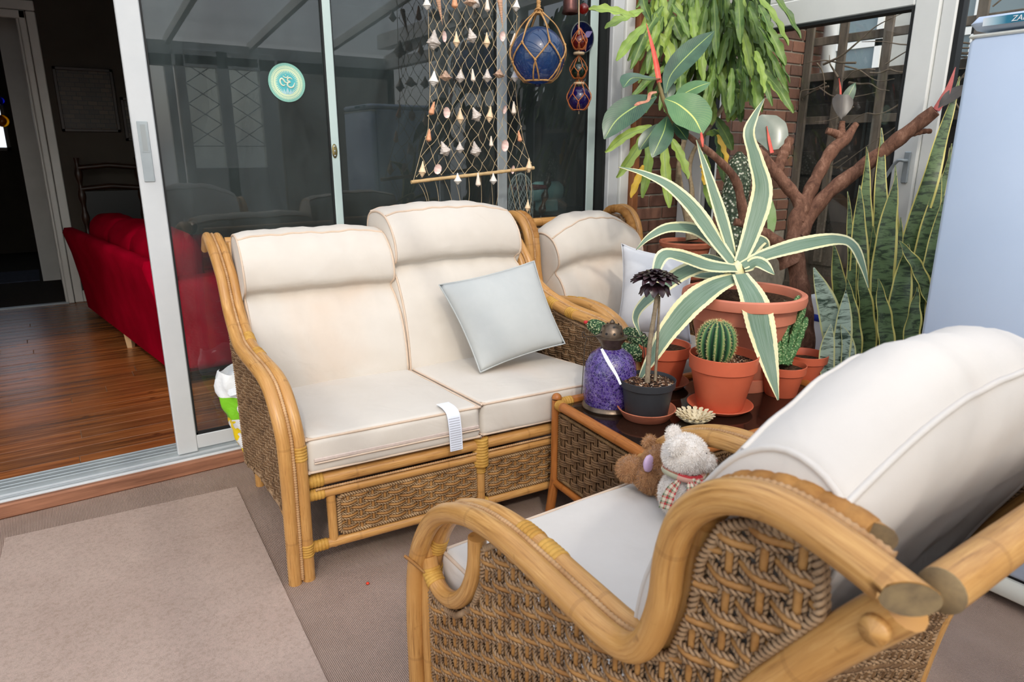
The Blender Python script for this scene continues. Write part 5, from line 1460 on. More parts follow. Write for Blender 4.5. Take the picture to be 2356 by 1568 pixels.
# ================================================================== LANTERN
c = onz(1401, 934, ZTB); z0 = ZTB + .0005
ln = thing('mosaic_lantern', 'purple crackle glass lantern with pierced metal cap on the side table', 'lantern', (c[0], c[1], z0))
M['bronze'] = simple('aged_bronze', lin(120, 104, 88), lin(82, 70, 60), 30, .38, .5, .2, 80, .002, metal=.8)
def crackle():
    m = Mat('purple_crackle_glass'); co = m.coord('Object')
    v = m.n('ShaderNodeTexVoronoi', feature='DISTANCE_TO_EDGE', i_Scale=105.0); m.l(co, v.inputs['Vector'])
    v2 = m.n('ShaderNodeTexVoronoi', i_Scale=105.0); m.l(co, v2.inputs['Vector'])
    sp = m.n('ShaderNodeSeparateXYZ'); m.l(v2.outputs['Color'], sp.inputs[0])
    col = m.ramp(sp.outputs[0], [(0, lin(40, 24, 84)), (.6, lin(66, 44, 120)), (1, lin(94, 76, 144))])
    m.base(m.mix(m.ramp(v.outputs['Distance'], [(.015, (.7, .7, .7, 1)), (.045, (0, 0, 0, 1))]), col, lin(146, 138, 166))).set(.12, .6)
    m.bump(v.outputs['Distance'], .4, .003); return m.m
w = px_r(122, c)
zb = zat(c[0], c[1], 925); zn = zat(c[0], c[1], 803); zc = zat(c[0], c[1], 775); zd = zat(c[0], c[1], 748); zf = zat(c[0], c[1], 734)
MB().lathe([(0, z0), (w * 1.0, z0), (w * 1.03, z0 + .006), (w * .98, z0 + .016), (w * .9, z0 + .02), (w * .9, zb - .006), (w * .94, zb - .002), (w * .9, zb + .004), (0, zb + .004)], 40, c=(c[0], c[1], 0)).build('base_ring', M['bronze'], ln, sharp=40)
hb_ = zn - zb
MB().lathe([(w * .92, zb + .002), (w * .985, zb + hb_ * .15), (w * 1.0, zb + hb_ * .35), (w * .985, zb + hb_ * .55), (w * .92, zb + hb_ * .75), (w * .76, zb + hb_ * .9), (w * .5, zn), (w * .38, zn + .006)], 48, c=(c[0], c[1], 0)).build('glass_body', crackle(), ln)
cap = MB().lathe([(w * .36, zn - .002), (w * .37, zn + .018), (w * .56, zc - .002), (w * .58, zc + .002), (w * .44, zc + .006), (w * .43, zc + .016), (w * .36, zd - .004), (w * .2, zd + .004), (w * .09, zd + .008), (w * .10, zd + .012), (w * .05, zf - .004), (0.001, zf)], 36, c=(c[0], c[1], 0)).build('metal_cap', M['bronze'], ln, sharp=50)
hole = MB()
for k in range(9):
    a = 2 * PI * k / 9
    for rr, zz in ((.405, zc + (zd - zc) * .45), (.30, zd - .001)):
        if rr < .35 and k % 2: continue
        n_ = np.array([math.cos(a), math.sin(a), .45]); n_ = n_ / np.linalg.norm(n_)
        u_ = nrm(np.cross(n_, [0, 0, 1])); v_ = np.cross(n_, u_)
        o = np.array([c[0] + w * rr * math.cos(a), c[1] + w * rr * math.sin(a), zz]) + n_ * .0022
        q = np.linspace(0, 2 * PI, 11)[:-1]
        hole.add(np.vstack([o + .0045 * (np.cos(q)[:, None] * u_ + np.sin(q)[:, None] * v_)]), [list(range(10))])
hole.build('cap_hole', simple('dark_hole', lin(14, 12, 12)), cap, smooth=False)
wire = simple('dark_wire', lin(58, 50, 44), None, rough=.5, metal=.6)
dl = depth((c[0], c[1], zc))
MB().tube(spline(path_u([(1384, 772, dl - .01), (1352, 774, dl), (1342, 762, dl), (1340, 774, dl), (1350, 778, dl), (1345, 800, dl), (1342, 850, dl - .005), (1338, 905, dl - .01)]), 60), .0016, 6).build('hanger_wire', wire, ln)
MB().tube(spline(path_u([(1430, 768, dl), (1468, 776, dl), (1482, 766, dl), (1486, 776, dl), (1476, 780, dl), (1480, 792, dl), (1484, 830, dl)]), 50), .0016, 6).build('hanger_wire', wire, ln)

# --- scalloped shell dish
c = onz(1597, 968, ZTB)
sdsh = thing('shell_dish', 'small cream dish with scalloped shell rim beside the cactus saucer', 'dish', (c[0], c[1], ZTB + .0005))
rd = px_r(88, c)
ivory = simple('ivory_resin', lin(226, 214, 182), lin(206, 190, 152), 40, .6, .3, .3, 90, .003)
MB().lathe([(0, .0), (rd * .45, .0), (rd * .7, .008), (rd * .9, .020), (rd * .86, .022), (rd * .6, .012), (0, .006)], 60, mod=lambda a, z: 1 + .05 * np.cos(a * 14)).build('bowl', ivory, sdsh, local=True)
for ring, (nk, rr_, zz, sz, nm) in enumerate(((18, .92, .022, 1.15, 'rim_scallop'), (13, .66, .017, 1.05, 'inner_scallop'), (8, .36, .012, .95, 'inner_scallop'))):
    for k in range(nk):
        a = 2 * PI * (k + .5 * ring) / nk
        d = np.array([math.cos(a), math.sin(a), 0.])
        o = d * rd * rr_ + V3(0, 0, zz)
        MB().leaf([o - d * .008 * sz - V3(0, 0, .004), o + V3(0, 0, .002), o + d * .008 * sz + V3(0, 0, .006)], [.003, .012 * sz, .014 * sz, .004], 8, 5, .4, thick=.002).build(nm, ivory, sdsh, local=True)

# ================================================================== RUBBER TREE
def bark_mat():
    m = Mat('reddish_bark'); co = m.coord('Object', (1, 1, .45))
    g = m.noise(co, 34, 6, .75, .6)
    m.base(m.ramp(g, [(.3, lin(74, 50, 40)), (.55, lin(126, 90, 72)), (.75, lin(168, 130, 108))])).set(.88, .2)
    m.bump(g, .8, .006); return m.m
M['bark'] = bark_mat()
TD0 = 3.12
tree = thing('rubber_tree', 'pruned rubber tree with bare reddish branches between the agave and the snake plant', 'tree', (*U(1848, 900, TD0)[:2], 0))
def branch(pts, wpx, d=TD0, name='branch', n=40, seed=0, parent=None, mat=None):
    P = spline(path_u([(x, y, d + (q[0] if q else 0)) for x, y, *q in pts]), n)
    rs_ = np.random.RandomState(seed)
    w = np.interp(np.linspace(0, 1, n), np.linspace(0, 1, len(wpx)), wpx) * .5 * d / F_PX
    w = w * (1 + .07 * np.sin(np.arange(n) * .9 + seed) + rs_.uniform(-.04, .04, n))
    return MB().tube(P, w, 14).build(name, mat or M['bark'], parent or tree)
tp = U(1848, 900, TD0)
MB().lathe(pot_prof(.11, .145, .30, .05), 40, c=(tp[0], tp[1], .0)).build('pot', M['terra_big'], tree, sharp=40)
soil_disc(tree, tp, .132, .27, seed=9)
zb_ = U(1848, 860, TD0)[2]
P = spline([(tp[0], tp[1], .26), U(1850, 800, TD0), U(1846, 700, TD0), U(1833, 610, TD0), U(1828, 540, TD0)], 50)
MB().tube(P, np.interp(np.linspace(0, 1, 50), [0, .3, .7, 1], [.050, .048, .042, .034]) * (1 + .05 * np.sin(np.arange(50) * .8)), 16).build('trunk', M['bark'], tree)
branch([(1828, 560), (1832, 500), (1842, 470), (1800, 415), (1742, 345)], [40, 34, 28, 27, 22], seed=1)
branch([(1786, 400), (1800, 360), (1817, 318)], [28, 25, 22], seed=2)
branch([(1835, 510), (1868, 430), (1912, 350), (1945, 320), (1970, 285)], [36, 31, 28, 29, 14], seed=3)
branch([(1942, 322), (1925, 308), (1902, 300)], [22, 18, 14], seed=4)
branch([(1938, 318), (1936, 300), (1938, 280)], [20, 16, 12], seed=5)
branch([(1838, 545), (1860, 500), (1910, 440, -.03), (2000, 372, -.10), (2080, 310, -.18), (2152, 254, -.27)], [38, 33, 31, 31, 30, 26], seed=6)
branch([(2080, 312, -.18), (2125, 302, -.2), (2142, 302, -.2)], [16, 12, 10], seed=7)
branch([(1818, 610), (1790, 560), (1725, 518), (1690, 510)], [46, 30, 24, 18], seed=8)
branch([(1712, 515, .0), (1705, 460, -.02), (1690, 410, -.05), (1650, 365, -.10), (1600, 325, -.15), (1555, 290, -.18)], [24, 21, 18, 16, 13, 9], seed=9)
branch([(1555, 292, -.18), (1530, 240, -.18), (1515, 190, -.18)], [9, 10, 8], seed=10, mat=simple('green_shoot', lin(112, 110, 62), lin(130, 100, 66), 20))
def ficus_mat(name, a, b, rib, rough=.3):
    m = Mat(name); t = m.n('ShaderNodeTexCoord'); sp = m.n('ShaderNodeSeparateXYZ'); m.l(t.outputs['UV'], sp.inputs[0])
    e = m.math('ABSOLUTE', m.math('SUBTRACT', sp.outputs[1], .5))
    base = m.ramp(m.noise(m.coord('Object'), 12, 3), [(.35, a), (.65, b)])
    ve = m.math('SINE', m.math('MULTIPLY', m.math('ADD', sp.outputs[0], m.math('MULTIPLY', e, -.5)), 140))
    base = m.mix(m.math('MULTIPLY', m.math('GREATER_THAN', ve, .8), .12), base, rib)
    m.base(m.mix(m.math('LESS_THAN', e, .022), base, rib)).set(rough, .5); return m.m
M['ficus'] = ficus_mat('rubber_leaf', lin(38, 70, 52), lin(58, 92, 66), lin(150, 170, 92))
M['ficus_pale'] = ficus_mat('pale_rubber_leaf', lin(74, 116, 72), lin(92, 132, 84), lin(196, 204, 110))  # paler green leaf with yellower ribs
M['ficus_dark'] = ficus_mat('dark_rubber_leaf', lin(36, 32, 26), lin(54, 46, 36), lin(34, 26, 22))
M['sheath'] = simple('red_leaf_sheath', lin(206, 72, 58), lin(222, 104, 84), 20, .45)
OV = (.08, .45, .78, .97, 1, .9, .6, .05)
FD = TD0 - .18
for pts, wpx, mt, cm in (([(1530, 215, .0), (1545, 170, .02), (1590, 120, .04), (1643, 72, .06)], 56, 'ficus', .65), ([(1530, 228, -.03), (1560, 240, -.06), (1595, 270, -.08), (1616, 308, -.10)], 92, 'ficus_pale', .8),
                         ([(1510, 222, -.02), (1470, 240, -.05), (1420, 275, -.07), (1390, 320, -.08)], 66, 'ficus', .75), ([(1520, 180, .0), (1490, 182, -.03), (1455, 180, -.05), (1434, 202, -.08)], 56, 'ficus', .3),
                         ([(1535, 268, -.02), (1528, 300, -.05), (1515, 330, -.07), (1500, 362, -.08)], 50, 'ficus', .8), ([(1548, 232, .02), (1575, 215, .03), (1605, 200, .04), (1634, 190, .05)], 44, 'ficus_pale', .55),
                         ([(1548, 284, -.01), (1562, 296, -.02), (1581, 322, -.02)], 32, 'ficus', .8), ([(1512, 285, .04), (1495, 310, .05), (1470, 345, .05)], 34, 'ficus', .7), ([(1535, 175, .06), (1535, 205, .07), (1538, 230, .07)], 40, 'ficus', .8)):
    lf(tree, pts, wpx, M[mt], FD, prof=OV, n=26, cup=.16, cam=cm, thick=.0012)
lf(tree, [(1516, 192, 0), (1505, 130, 0), (1487, 54, 0)], 13, M['sheath'], FD, 'leaf_sheath', prof=(.9, 1, .8, .5, .1), cup=.8, cam=.8, thick=.003)
lf(tree, [(1510, 212, -.03), (1496, 216, -.04), (1490, 232, -.04), (1470, 238, -.05), (1450, 248, -.05)], 9, simple('dry_red_sheath', lin(176, 96, 78), lin(206, 160, 130), 60), FD, 'dry_sheath', prof=(.6, 1, .7, 1, .3), cam=.7)
lf(tree, [(1613, 305, 0), (1615, 320, 0), (1617, 338, 0)], 8, M['sheath'], FD - .1, 'leaf_sheath', prof=(.6, 1, .4), cam=.8)
HE = (.55, .98, 1.0, .8, .45, .06)
lf(tree, [(1937, 218, -.03), (1936, 240, -.03), (1935, 276, -.03)], 48, M['ficus_dark'], TD0, prof=HE, cup=.25, cam=.85, n=24)
lf(tree, [(1937, 272, 0), (1945, 235, 0), (1968, 190, 0)], 26, M['ficus'], TD0, prof=OV, cam=.7, n=20)
lf(tree, [(1934, 222, 0), (1933, 200, 0), (1930, 180, 0)], 6, M['sheath'], TD0, 'leaf_sheath', prof=(.9, .8, .1), cam=.8)
lf(tree, [(1778, 345, 0), (1772, 310, 0), (1745, 268, 0)], 84, simple('glossy_pale_leaf', lin(120, 132, 118), lin(100, 112, 98), 6, .2, .6), TD0, prof=(.3, .85, 1, .8, .2), cam=.8, n=20)
lf(tree, [(1776, 352, -.01), (1770, 325, -.01), (1764, 290, -.01)], 9, M['sheath'], TD0, 'leaf_sheath', prof=(1, .8, .2), cam=.8)
lf(tree, [(2152, 254, -.27), (2178, 210, -.27), (2198, 155, -.27)], 15, simple('dusky_red_sheath', lin(158, 72, 70), lin(178, 100, 92), 20), TD0, 'leaf_sheath', prof=(1, 1, .6, .1), cup=.7, cam=.8)
lf(tree, [(2155, 252, -.27), (2180, 228, -.28), (2225, 195, -.28)], 26, M['ficus_dark'], TD0, prof=OV, cam=.6, n=20)
lf(tree, [(1780, 392, 0), (1800, 372, 0), (1815, 362, 0)], 8, M['ficus'], TD0, prof=(.4, 1, .1))
lf(tree, [(1772, 548, .06), (1775, 505, .06), (1776, 462, .06)], 22, simple('small_green_leaf', lin(126, 158, 92), lin(146, 170, 120), 20), TD0, prof=(.2, .8, 1, .8, .2), cam=.8)

# ================================================================== COLUMNAR CACTUS
cd = 3.56
cc_ = thing('columnar_cactus', 'tall white dotted columnar cactus behind the agave', 'cactus', (*U(1690, 640, cd)[:2], 0))
cb0 = U(1682, 640, cd)
P = spline([(cb0[0], cb0[1], .62), U(1682, 600, cd), U(1684, 540, cd), U(1688, 470, cd), U(1698, 410, cd), U(1701, 350, cd)], 60)
rr = np.interp(np.linspace(0, 1, 60), [0, .3, .55, .8, .93, 1], [.071, .075, .071, .067, .054, .013])
M['spiny3'] = spiny_mat('white_dotted_cactus', lin(52, 66, 48), lin(92, 110, 84), lin(226, 222, 204), 64)
MB().tube(P, rr, 26).build('cactus_body', M['spiny3'], cc_)
s_ = MB(); T_, N_, B__ = frames(P); rs_ = np.random.RandomState(2)
for i in range(2, 59):
    for k in range(18):
        q = 2 * PI * (k + .5 * (i % 2)) / 18; nn = N_[i] * math.cos(q) + B__[i] * math.sin(q); o = P[i] + nn * rr[i]
        for _ in range(3):
            d = nrm(nn * .6 + rs_.uniform(-.9, .9, 3)) * .009; x = nrm(np.cross(d, [.3, .2, 1])) * .0006
            s_.add([o + x, o - x, o + d], [[0, 1, 2]])
tag(s_.build('spines', M['piping'], cc_, smooth=False), kind='stuff')
MB().lathe(pot_prof(.09, .13, .2, .04), 36, c=(cb0[0], cb0[1], .46)).build('pot', M['terra'], cc_, sharp=40)
soil_disc(cc_, cb0, .12, .635, seed=10)
stl = thing('plant_stool', 'low wooden stool carrying the columnar cactus behind the side table', 'stool', (cb0[0], cb0[1], 0))
MB().box((cb0[0] - .17, cb0[1] - .17, .43), (cb0[0] + .17, cb0[1] + .17, .459), bev=.006).build('seat', M['rattan_dark'], stl, smooth=False)
for sx in (-1, 1):
    for sy in (-1, 1): MB().box((cb0[0] + sx * .14 - .018, cb0[1] + sy * .14 - .018, 0), (cb0[0] + sx * .14 + .018, cb0[1] + sy * .14 + .018, .43), bev=.004).build('leg', M['rattan_dark'], stl, smooth=False)

# ================================================================== SNAKE PLANT
def sans_mat(name, a, b, edge):
    m = Mat(name); t = m.n('ShaderNodeTexCoord'); sp = m.n('ShaderNodeSeparateXYZ'); m.l(t.outputs['UV'], sp.inputs[0])
    e = m.math('MULTIPLY', m.math('ABSOLUTE', m.math('SUBTRACT', sp.outputs[1], .5)), 2)
    g = m.noise(m.coord('Object', (1.2, 1.2, 5)), 8.5, 4, .7, 1.2)
    c_ = m.ramp(g, [(.40, a), (.54, b)])
    m.base(m.mix(m.ramp(e, [(.80, (0, 0, 0, 1)), (.84, (1, 1, 1, 1))]), c_, edge)).set(.42, .4); return m.m
M['sans'] = sans_mat('snake_plant_leaf', lin(42, 56, 34), lin(94, 114, 72), lin(204, 190, 104))
M['sans_pale'] = sans_mat('pale_snake_plant_leaf', lin(52, 70, 56), lin(164, 182, 164), lin(196, 196, 136))
SD = 2.86
sn = thing('snake_plant', 'tall snake plant with yellow edged mottled leaves beside the white fridge', 'plant', (*U(2040, 900, SD)[:2], 0))
sb = U(2040, 900, SD)
MB().lathe(pot_prof(.13, .175, .30, .05), 44, c=(sb[0], sb[1], 0)).build('pot', M['terra_big'], sn, sharp=40)
soil_disc(sn, sb, .16, .27, seed=11)
SL = [([(2030, 860, .05), (2070, 640, .03), (2140, 400, .0), (2208, 176, .02)], 50), ([(1990, 860, .1), (1988, 560, .1), (1994, 338, .1)], 46), ([(2030, 860, .12), (2024, 560, .12), (2028, 294, .12)], 42),
      ([(1975, 860, .02), (1975, 600, .0), (1978, 426, .0)], 46), ([(2020, 860, -.02), (2030, 600, -.04), (2062, 404, -.04)], 58), ([(2110, 860, .0), (2120, 620, .0), (2165, 400, .0)], 52), ([(2130, 860, .08), (2170, 580, .08), (2185, 340, .08)], 40),
      ([(1950, 860, .0), (1958, 620, .0), (1950, 440, .0)], 26), ([(1950, 860, .06), (1935, 700, .05), (1918, 560, .05)], 42), ([(2000, 860, -.06), (1990, 720, -.08), (1975, 600, -.08)], 44), ([(2060, 860, -.06), (2065, 720, -.08), (2090, 560, -.08)], 50),
      ([(2085, 860, -.08), (2095, 760, -.1), (2110, 660, -.1)], 44), ([(2140, 700, -.06), (2110, 620, -.1), (2068, 553, -.1)], 34), ([(2010, 860, .1), (2050, 600, .12), (2060, 380, .14)], 30), ([(1970, 860, -.09), (1962, 760, -.1), (1948, 640, -.1)], 36),
      ([(2040, 860, -.1), (2035, 760, -.11), (2020, 640, -.12)], 40), ([(2125, 860, -.05), (2145, 700, -.06), (2178, 520, -.06)], 36), ([(2075, 860, .1), (2100, 640, .1), (2120, 470, .1)], 40), ([(2105, 860, -.03), (2135, 640, -.04), (2172, 450, -.04)], 38), ([(2090, 860, .05), (2140, 560, .05), (2190, 330, .05)], 34), ([(2000, 860, .0), (2010, 680, .0), (2008, 520, .0)], 40), ([(2060, 860, .0), (2060, 680, .0), (2072, 500, .0)], 36), ([(2120, 880, -.1), (2150, 760, -.1), (2160, 640, -.1)], 34)]
SP_ = (.55, .8, .95, 1, .95, .8, .5, .06)
for pts, w_ in SL: lf(sn, pts, w_, M['sans'], SD, prof=SP_, n=30, cup=.30, cam=.75, thick=.003, wav=.004, twist=rnd.uniform(-.35, .35))
for pts, w_ in (([(1930, 860, -.1), (1905, 720, -.12), (1872, 615, -.12)], 56), ([(1925, 880, -.14), (1938, 760, -.16), (1946, 668, -.16)], 42), ([(1905, 890, -.15), (1900, 820, -.16), (1912, 745, -.17)], 36), ([(1945, 880, -.15), (1950, 800, -.16), (1935, 745, -.17)], 34)):
    lf(sn, pts, w_, M['sans_pale'], SD, prof=SP_, n=26, cup=.28, cam=.8, thick=.003)
wt = U(1920, 690, 3.33)
tub = thing('white_tub', 'white tub with blue lid half hidden behind the snake plant', 'tub', (wt[0], wt[1], 0))
MB().box((wt[0] - .10, wt[1] - .10, 0.0), (wt[0] + .10, wt[1] + .10, wt[2] + .02), bev=.012).build('body', simple('white_tub_plastic', lin(226, 228, 232)), tub)
MB().box((wt[0] - .105, wt[1] - .105, wt[2] - .10), (wt[0] + .105, wt[1] + .105, wt[2] - .06), bev=.008).build('band', simple('blue_plastic', lin(36, 60, 168)), tub)

# ================================================================== ORCHID CACTUS (hanging green mass)
ED = 3.74
eb = U(1578, 575, ED)
epi = thing('orchid_cactus', 'sprawling orchid cactus with flat drooping green stems in front of the brick pier', 'plant', (eb[0], eb[1], 0))
zrim = U(1578, 552, ED)[2]
er = .5 * 124 * ED / F_PX
MB().lathe([(0, -.2), (er * .7, -.2), (er * .84, -.035), (er * .95, -.03), (er * 1.0, -.008), (er * .97, 0), (er * .88, -.004), (er * .84, -.06)], 44, c=(eb[0], eb[1], zrim)).build('pot', M['terra_old'], epi, sharp=40)
soil_disc(epi, eb, er * .86, zrim - .02, seed=13)
std = thing('plant_stand', 'wooden plant stand under the pot of the orchid cactus', 'plant stand', (eb[0], eb[1], 0))
MB().lathe([(0, 0), (.14, 0), (.14, .025), (0, .025)], 24, c=(eb[0], eb[1], zrim - .226)).build('top', M['dark_wood'], std, sharp=40)
for k in range(3):
    a = 2 * PI * k / 3; MB().tube([(eb[0] + .11 * math.cos(a), eb[1] + .11 * math.sin(a), zrim - .22), (eb[0] + .15 * math.cos(a), eb[1] + .15 * math.sin(a), 0)], .014, 8).build('leg', M['dark_wood'], std)
woody = simple('pale_woody_stem', lin(170, 152, 122), lin(128, 112, 88), 40, .85, .2, .4, 90, .003)
branch([(1592, 552), (1585, 490), (1566, 440), (1562, 380), (1580, 300), (1600, 200), (1640, 90)], [28, 24, 12, 11, 12, 10, 8], ED, 'woody_stem', parent=epi, mat=woody, seed=3)
branch([(1588, 500), (1592, 440), (1586, 390), (1600, 340), (1660, 250), (1720, 120)], [14, 10, 10, 9, 9, 7], ED + .02, 'woody_stem', parent=epi, mat=woody, seed=4)
def epi_mat(name, a, b):
    m = Mat(name); t = m.n('ShaderNodeTexCoord'); sp = m.n('ShaderNodeSeparateXYZ'); m.l(t.outputs['UV'], sp.inputs[0])
    e = m.math('ABSOLUTE', m.math('SUBTRACT', sp.outputs[1], .5))
    oi = m.n('ShaderNodeObjectInfo')
    c_ = m.mix(m.math('MULTIPLY', oi.outputs['Random'], .8), a, b)
    c_ = m.mix(.35, c_, m.ramp(m.noise(m.coord('Object'), 20, 3), [(.3, lin(50, 82, 38)), (.7, lin(140, 162, 76))]))
    m.base(m.mix(m.math('LESS_THAN', e, .05), c_, lin(120, 144, 70))).set(.45, .4)
    m.b.inputs['Subsurface Weight'].default_value = 0.0
    return m.m
M['epi'] = epi_mat('orchid_cactus_stem', lin(52, 88, 40), lin(100, 130, 52))
M['epi_light'] = epi_mat('pale_orchid_cactus_stem', lin(140, 170, 76), lin(168, 188, 84))
M['epi_yellow'] = simple('yellowed_stem', lin(226, 182, 52), lin(206, 170, 70), 12, .5)
EPF = (.28, .55, .9, .72, 1, .78, .98, .8, .62, .2)
def eleaf(pts, w, mt, d=ED):
    x0_ = pts[0][0]
    d = d - .40 * min(1, max(0, (1575 - x0_) / 120)) - .38 * min(1, max(0, (x0_ - 1620) / 120)) - (.05 if pts[0][1] < 250 else 0)
    lf(epi, pts, w, M[mt], d, prof=EPF, n=22, m=5, cup=.45, cam=.7, thick=.0014, wav=.005, twist=rnd.uniform(-.9, .9))
for pts, w_, mt in (([(1460, 40, -.1), (1400, 25, -.15), (1355, 22, -.18)], 26, 'epi_light'), ([(1480, 25, -.1), (1430, 45, -.12), (1392, 66, -.14)], 24, 'epi_light'), ([(1490, 55, -.05), (1450, 95, -.08), (1418, 140, -.1)], 24, 'epi_light'),
                    ([(1510, 60, 0), (1508, 100, 0), (1500, 160, 0)], 22, 'epi_light'), ([(1490, 70, -.02), (1490, 90, -.02), (1485, 112, -.02)], 18, 'epi_light'), ([(1515, 78, 0), (1540, 120, 0), (1548, 170, 0)], 30, 'epi_light'), ([(1540, 30, 0), (1560, 70, 0), (1572, 95, 0)], 24, 'epi'),
                    ([(1500, 290, .0), (1440, 312, -.03), (1392, 350, -.05)], 22, 'epi_light'), ([(1490, 300, .0), (1460, 350, -.02), (1418, 408, -.04)], 26, 'epi_light'), ([(1495, 310, .02), (1490, 390, .02), (1478, 455, .02)], 24, 'epi_light'),
                    ([(1530, 330, .02), (1530, 380, .0), (1540, 478, .0)], 26, 'epi_light'), ([(1545, 320, .0), (1565, 365, -.02), (1582, 412, -.03)], 28, 'epi_light'), ([(1480, 380, .03), (1465, 420, .03), (1452, 455, .03)], 18, 'epi_yellow'),
                    ([(1620, 355, .02), (1628, 420, .02), (1640, 480, .02)], 26, 'epi_light'), ([(1615, 370, -.02), (1622, 400, -.02), (1620, 425, -.02)], 22, 'epi_yellow'), ([(1650, 310, .0), (1665, 350, 0), (1672, 388, 0)], 18, 'epi_yellow'),
                    ([(1645, 270, 0), (1670, 310, 0), (1686, 345, 0)], 26, 'epi'), ([(1610, 110, -.1), (1650, 116, -.12), (1698, 120, -.14)], 18, 'epi_yellow'), ([(1640, 300, .03), (1655, 330, .03), (1668, 420, .03)], 24, 'epi'), ([(1625, 310, .0), (1660, 305, 0), (1675, 300, 0)], 24, 'epi_light'),
                    ([(1670, 60, -.1), (1740, 80, -.12), (1808, 88, -.12)], 24, 'epi'), ([(1690, 70, -.08), (1750, 95, -.1), (1790, 120, -.1)], 28, 'epi'), ([(1680, 210, -.02), (1700, 218, -.03), (1728, 228, -.03)], 26, 'epi_light'), ([(1700, 30, -.05), (1740, 50, -.06), (1762, 55, -.06)], 20, 'epi'),
                    ([(1710, -10, -.05), (1745, 0, -.06), (1760, 12, -.06)], 18, 'epi_light'), ([(1740, 110, -.06), (1750, 140, -.06), (1764, 160, -.06)], 22, 'epi')):
    eleaf(pts, w_, mt)
for k in range(165):
    x = rnd.gauss(1648, 60); y = rnd.uniform(-90, 175)
    x = min(max(x, 1525), 1745)
    ln_ = rnd.uniform(75, 150); dx = rnd.gauss((x - 1640) * .45, 30)
    d = rnd.uniform(-.16, .10)
    if y + ln_ > 260: ln_ = 260 - y
    eleaf([(x, y, d), (x + dx * .55, y + ln_ * .45, d - .02), (x + dx, y + ln_, d - .03)], rnd.uniform(14, 24), 'epi' if rnd.random() < .85 else 'epi_light')
for k in range(14):
    x = rnd.uniform(1480, 1560); y = rnd.uniform(-60, 40); ln_ = rnd.uniform(60, 110); d = rnd.uniform(-.1, .08)
    eleaf([(x, y, d), (x + rnd.uniform(-10, 10), y + ln_ * .5, d), (x + rnd.uniform(-18, 18), y + ln_, d)], rnd.uniform(18, 26), 'epi_light' if rnd.random() < .6 else 'epi')
for k in range(10):
    x = rnd.uniform(1610, 1700); y = rnd.uniform(190, 250); ln_ = rnd.uniform(50, 80); d = rnd.uniform(-.03, .06)
    eleaf([(x, y, d), (x + 4, y + ln_ * .5, d), (x + rnd.uniform(-14, 18), y + ln_, d)], rnd.uniform(18, 25), 'epi' if rnd.random() < .5 else 'epi_light')

# ================================================================== FRIDGE
XFR = 2.25
yA = 1.007
fg = thing('fridge', 'tall white upright fridge with teal brand panel at the right edge', 'fridge', (XFR + .3, yA - .28, 0))
M['enamel'] = simple('white_enamel', lin(198, 213, 234), lin(193, 209, 231), 3, .42, .45, .05, 300, .001)
zd1 = zat(XFR, yA, 84); zt0 = zat(XFR, yA, 76); zt1 = zat(XFR, yA, 40)
MB().box((XFR + .055, yA - .565, .03), (XFR + .6, yA - .008, zt0), bev=.008).build('body', M['enamel'], fg, smooth=False)
MB().box((XFR, yA - .57, .11), (XFR + .05, yA, zd1), bev=.016).build('door', M['enamel'], fg)
MB().box((XFR + .002, yA - .57, zd1 - .006), (XFR + .05, yA + .001, zd1 + .004), bev=.004).build('door_lip', simple('ivory_plastic', lin(232, 232, 222)), fg)
MB().box((XFR + .012, yA - .56, .03), (XFR + .06, yA - .01, .10), bev=.008).build('plinth', simple('ivory_plinth', lin(226, 226, 216)), fg)
MB().box((XFR + .02, yA - .55, .100), (XFR + .06, yA - .02, .112)).build('plinth_gap', M['gasket'], fg, smooth=False)
tp_ = MB().box((XFR - .006, yA - .57, zt0 + .004), (XFR + .6, yA + .003, zt1), bev=.018).build('top_panel', M['enamel'], fg)
def badge_mat():
    m = Mat('badge_print'); t = m.n('ShaderNodeTexCoord'); sp = m.n('ShaderNodeSeparateXYZ'); m.l(t.outputs['UV'], sp.inputs[0])
    m.base(m.ramp(sp.outputs[1], [(0.0, lin(222, 228, 232)), (.12, lin(150, 186, 200)), (.22, lin(34, 118, 146)), (1, lin(20, 96, 128))])).set(.35, .4); return m.m
zc_ = (zt0 + zt1) / 2 + .002; hb2 = (zt1 - zt0) * .26
bd = MB().grid([[(XFR - .0075, yA - .035, zc_ - hb2), (XFR - .0075, yA - .30, zc_ - hb2)], [(XFR - .0075, yA - .035, zc_ + hb2), (XFR - .0075, yA - .30, zc_ + hb2)]]).build('badge', badge_mat(), tp_, smooth=False)
txd = bpy.data.curves.new('brand_text', 'FONT'); txd.body = 'ZANUSSI'; txd.size = hb2 * 1.9; txd.extrude = .0004; txd.shear = .2
to = bpy.data.objects.new('brand_text', txd); COL.objects.link(to)
bpy.context.view_layer.update()
dg = bpy.context.evaluated_depsgraph_get(); me = bpy.data.meshes.new_from_object(to.evaluated_get(dg)); bpy.data.objects.remove(to)
me.materials.clear(); me.materials.append(simple('white_lettering', lin(236, 240, 242)))
tx = link('brand_lettering', me, bd)
ybeg = onx(2326, 48, XFR - .009)[1]
tx.matrix_basis = world_mat(bd).inverted() @ (Matrix.Translation((XFR - .0085, ybeg, zc_ - hb2 * .68)) @ Matrix(((0, 0, -1, 0), (-1, 0, 0, 0), (0, 1, 0, 0), (0, 0, 0, 1))))
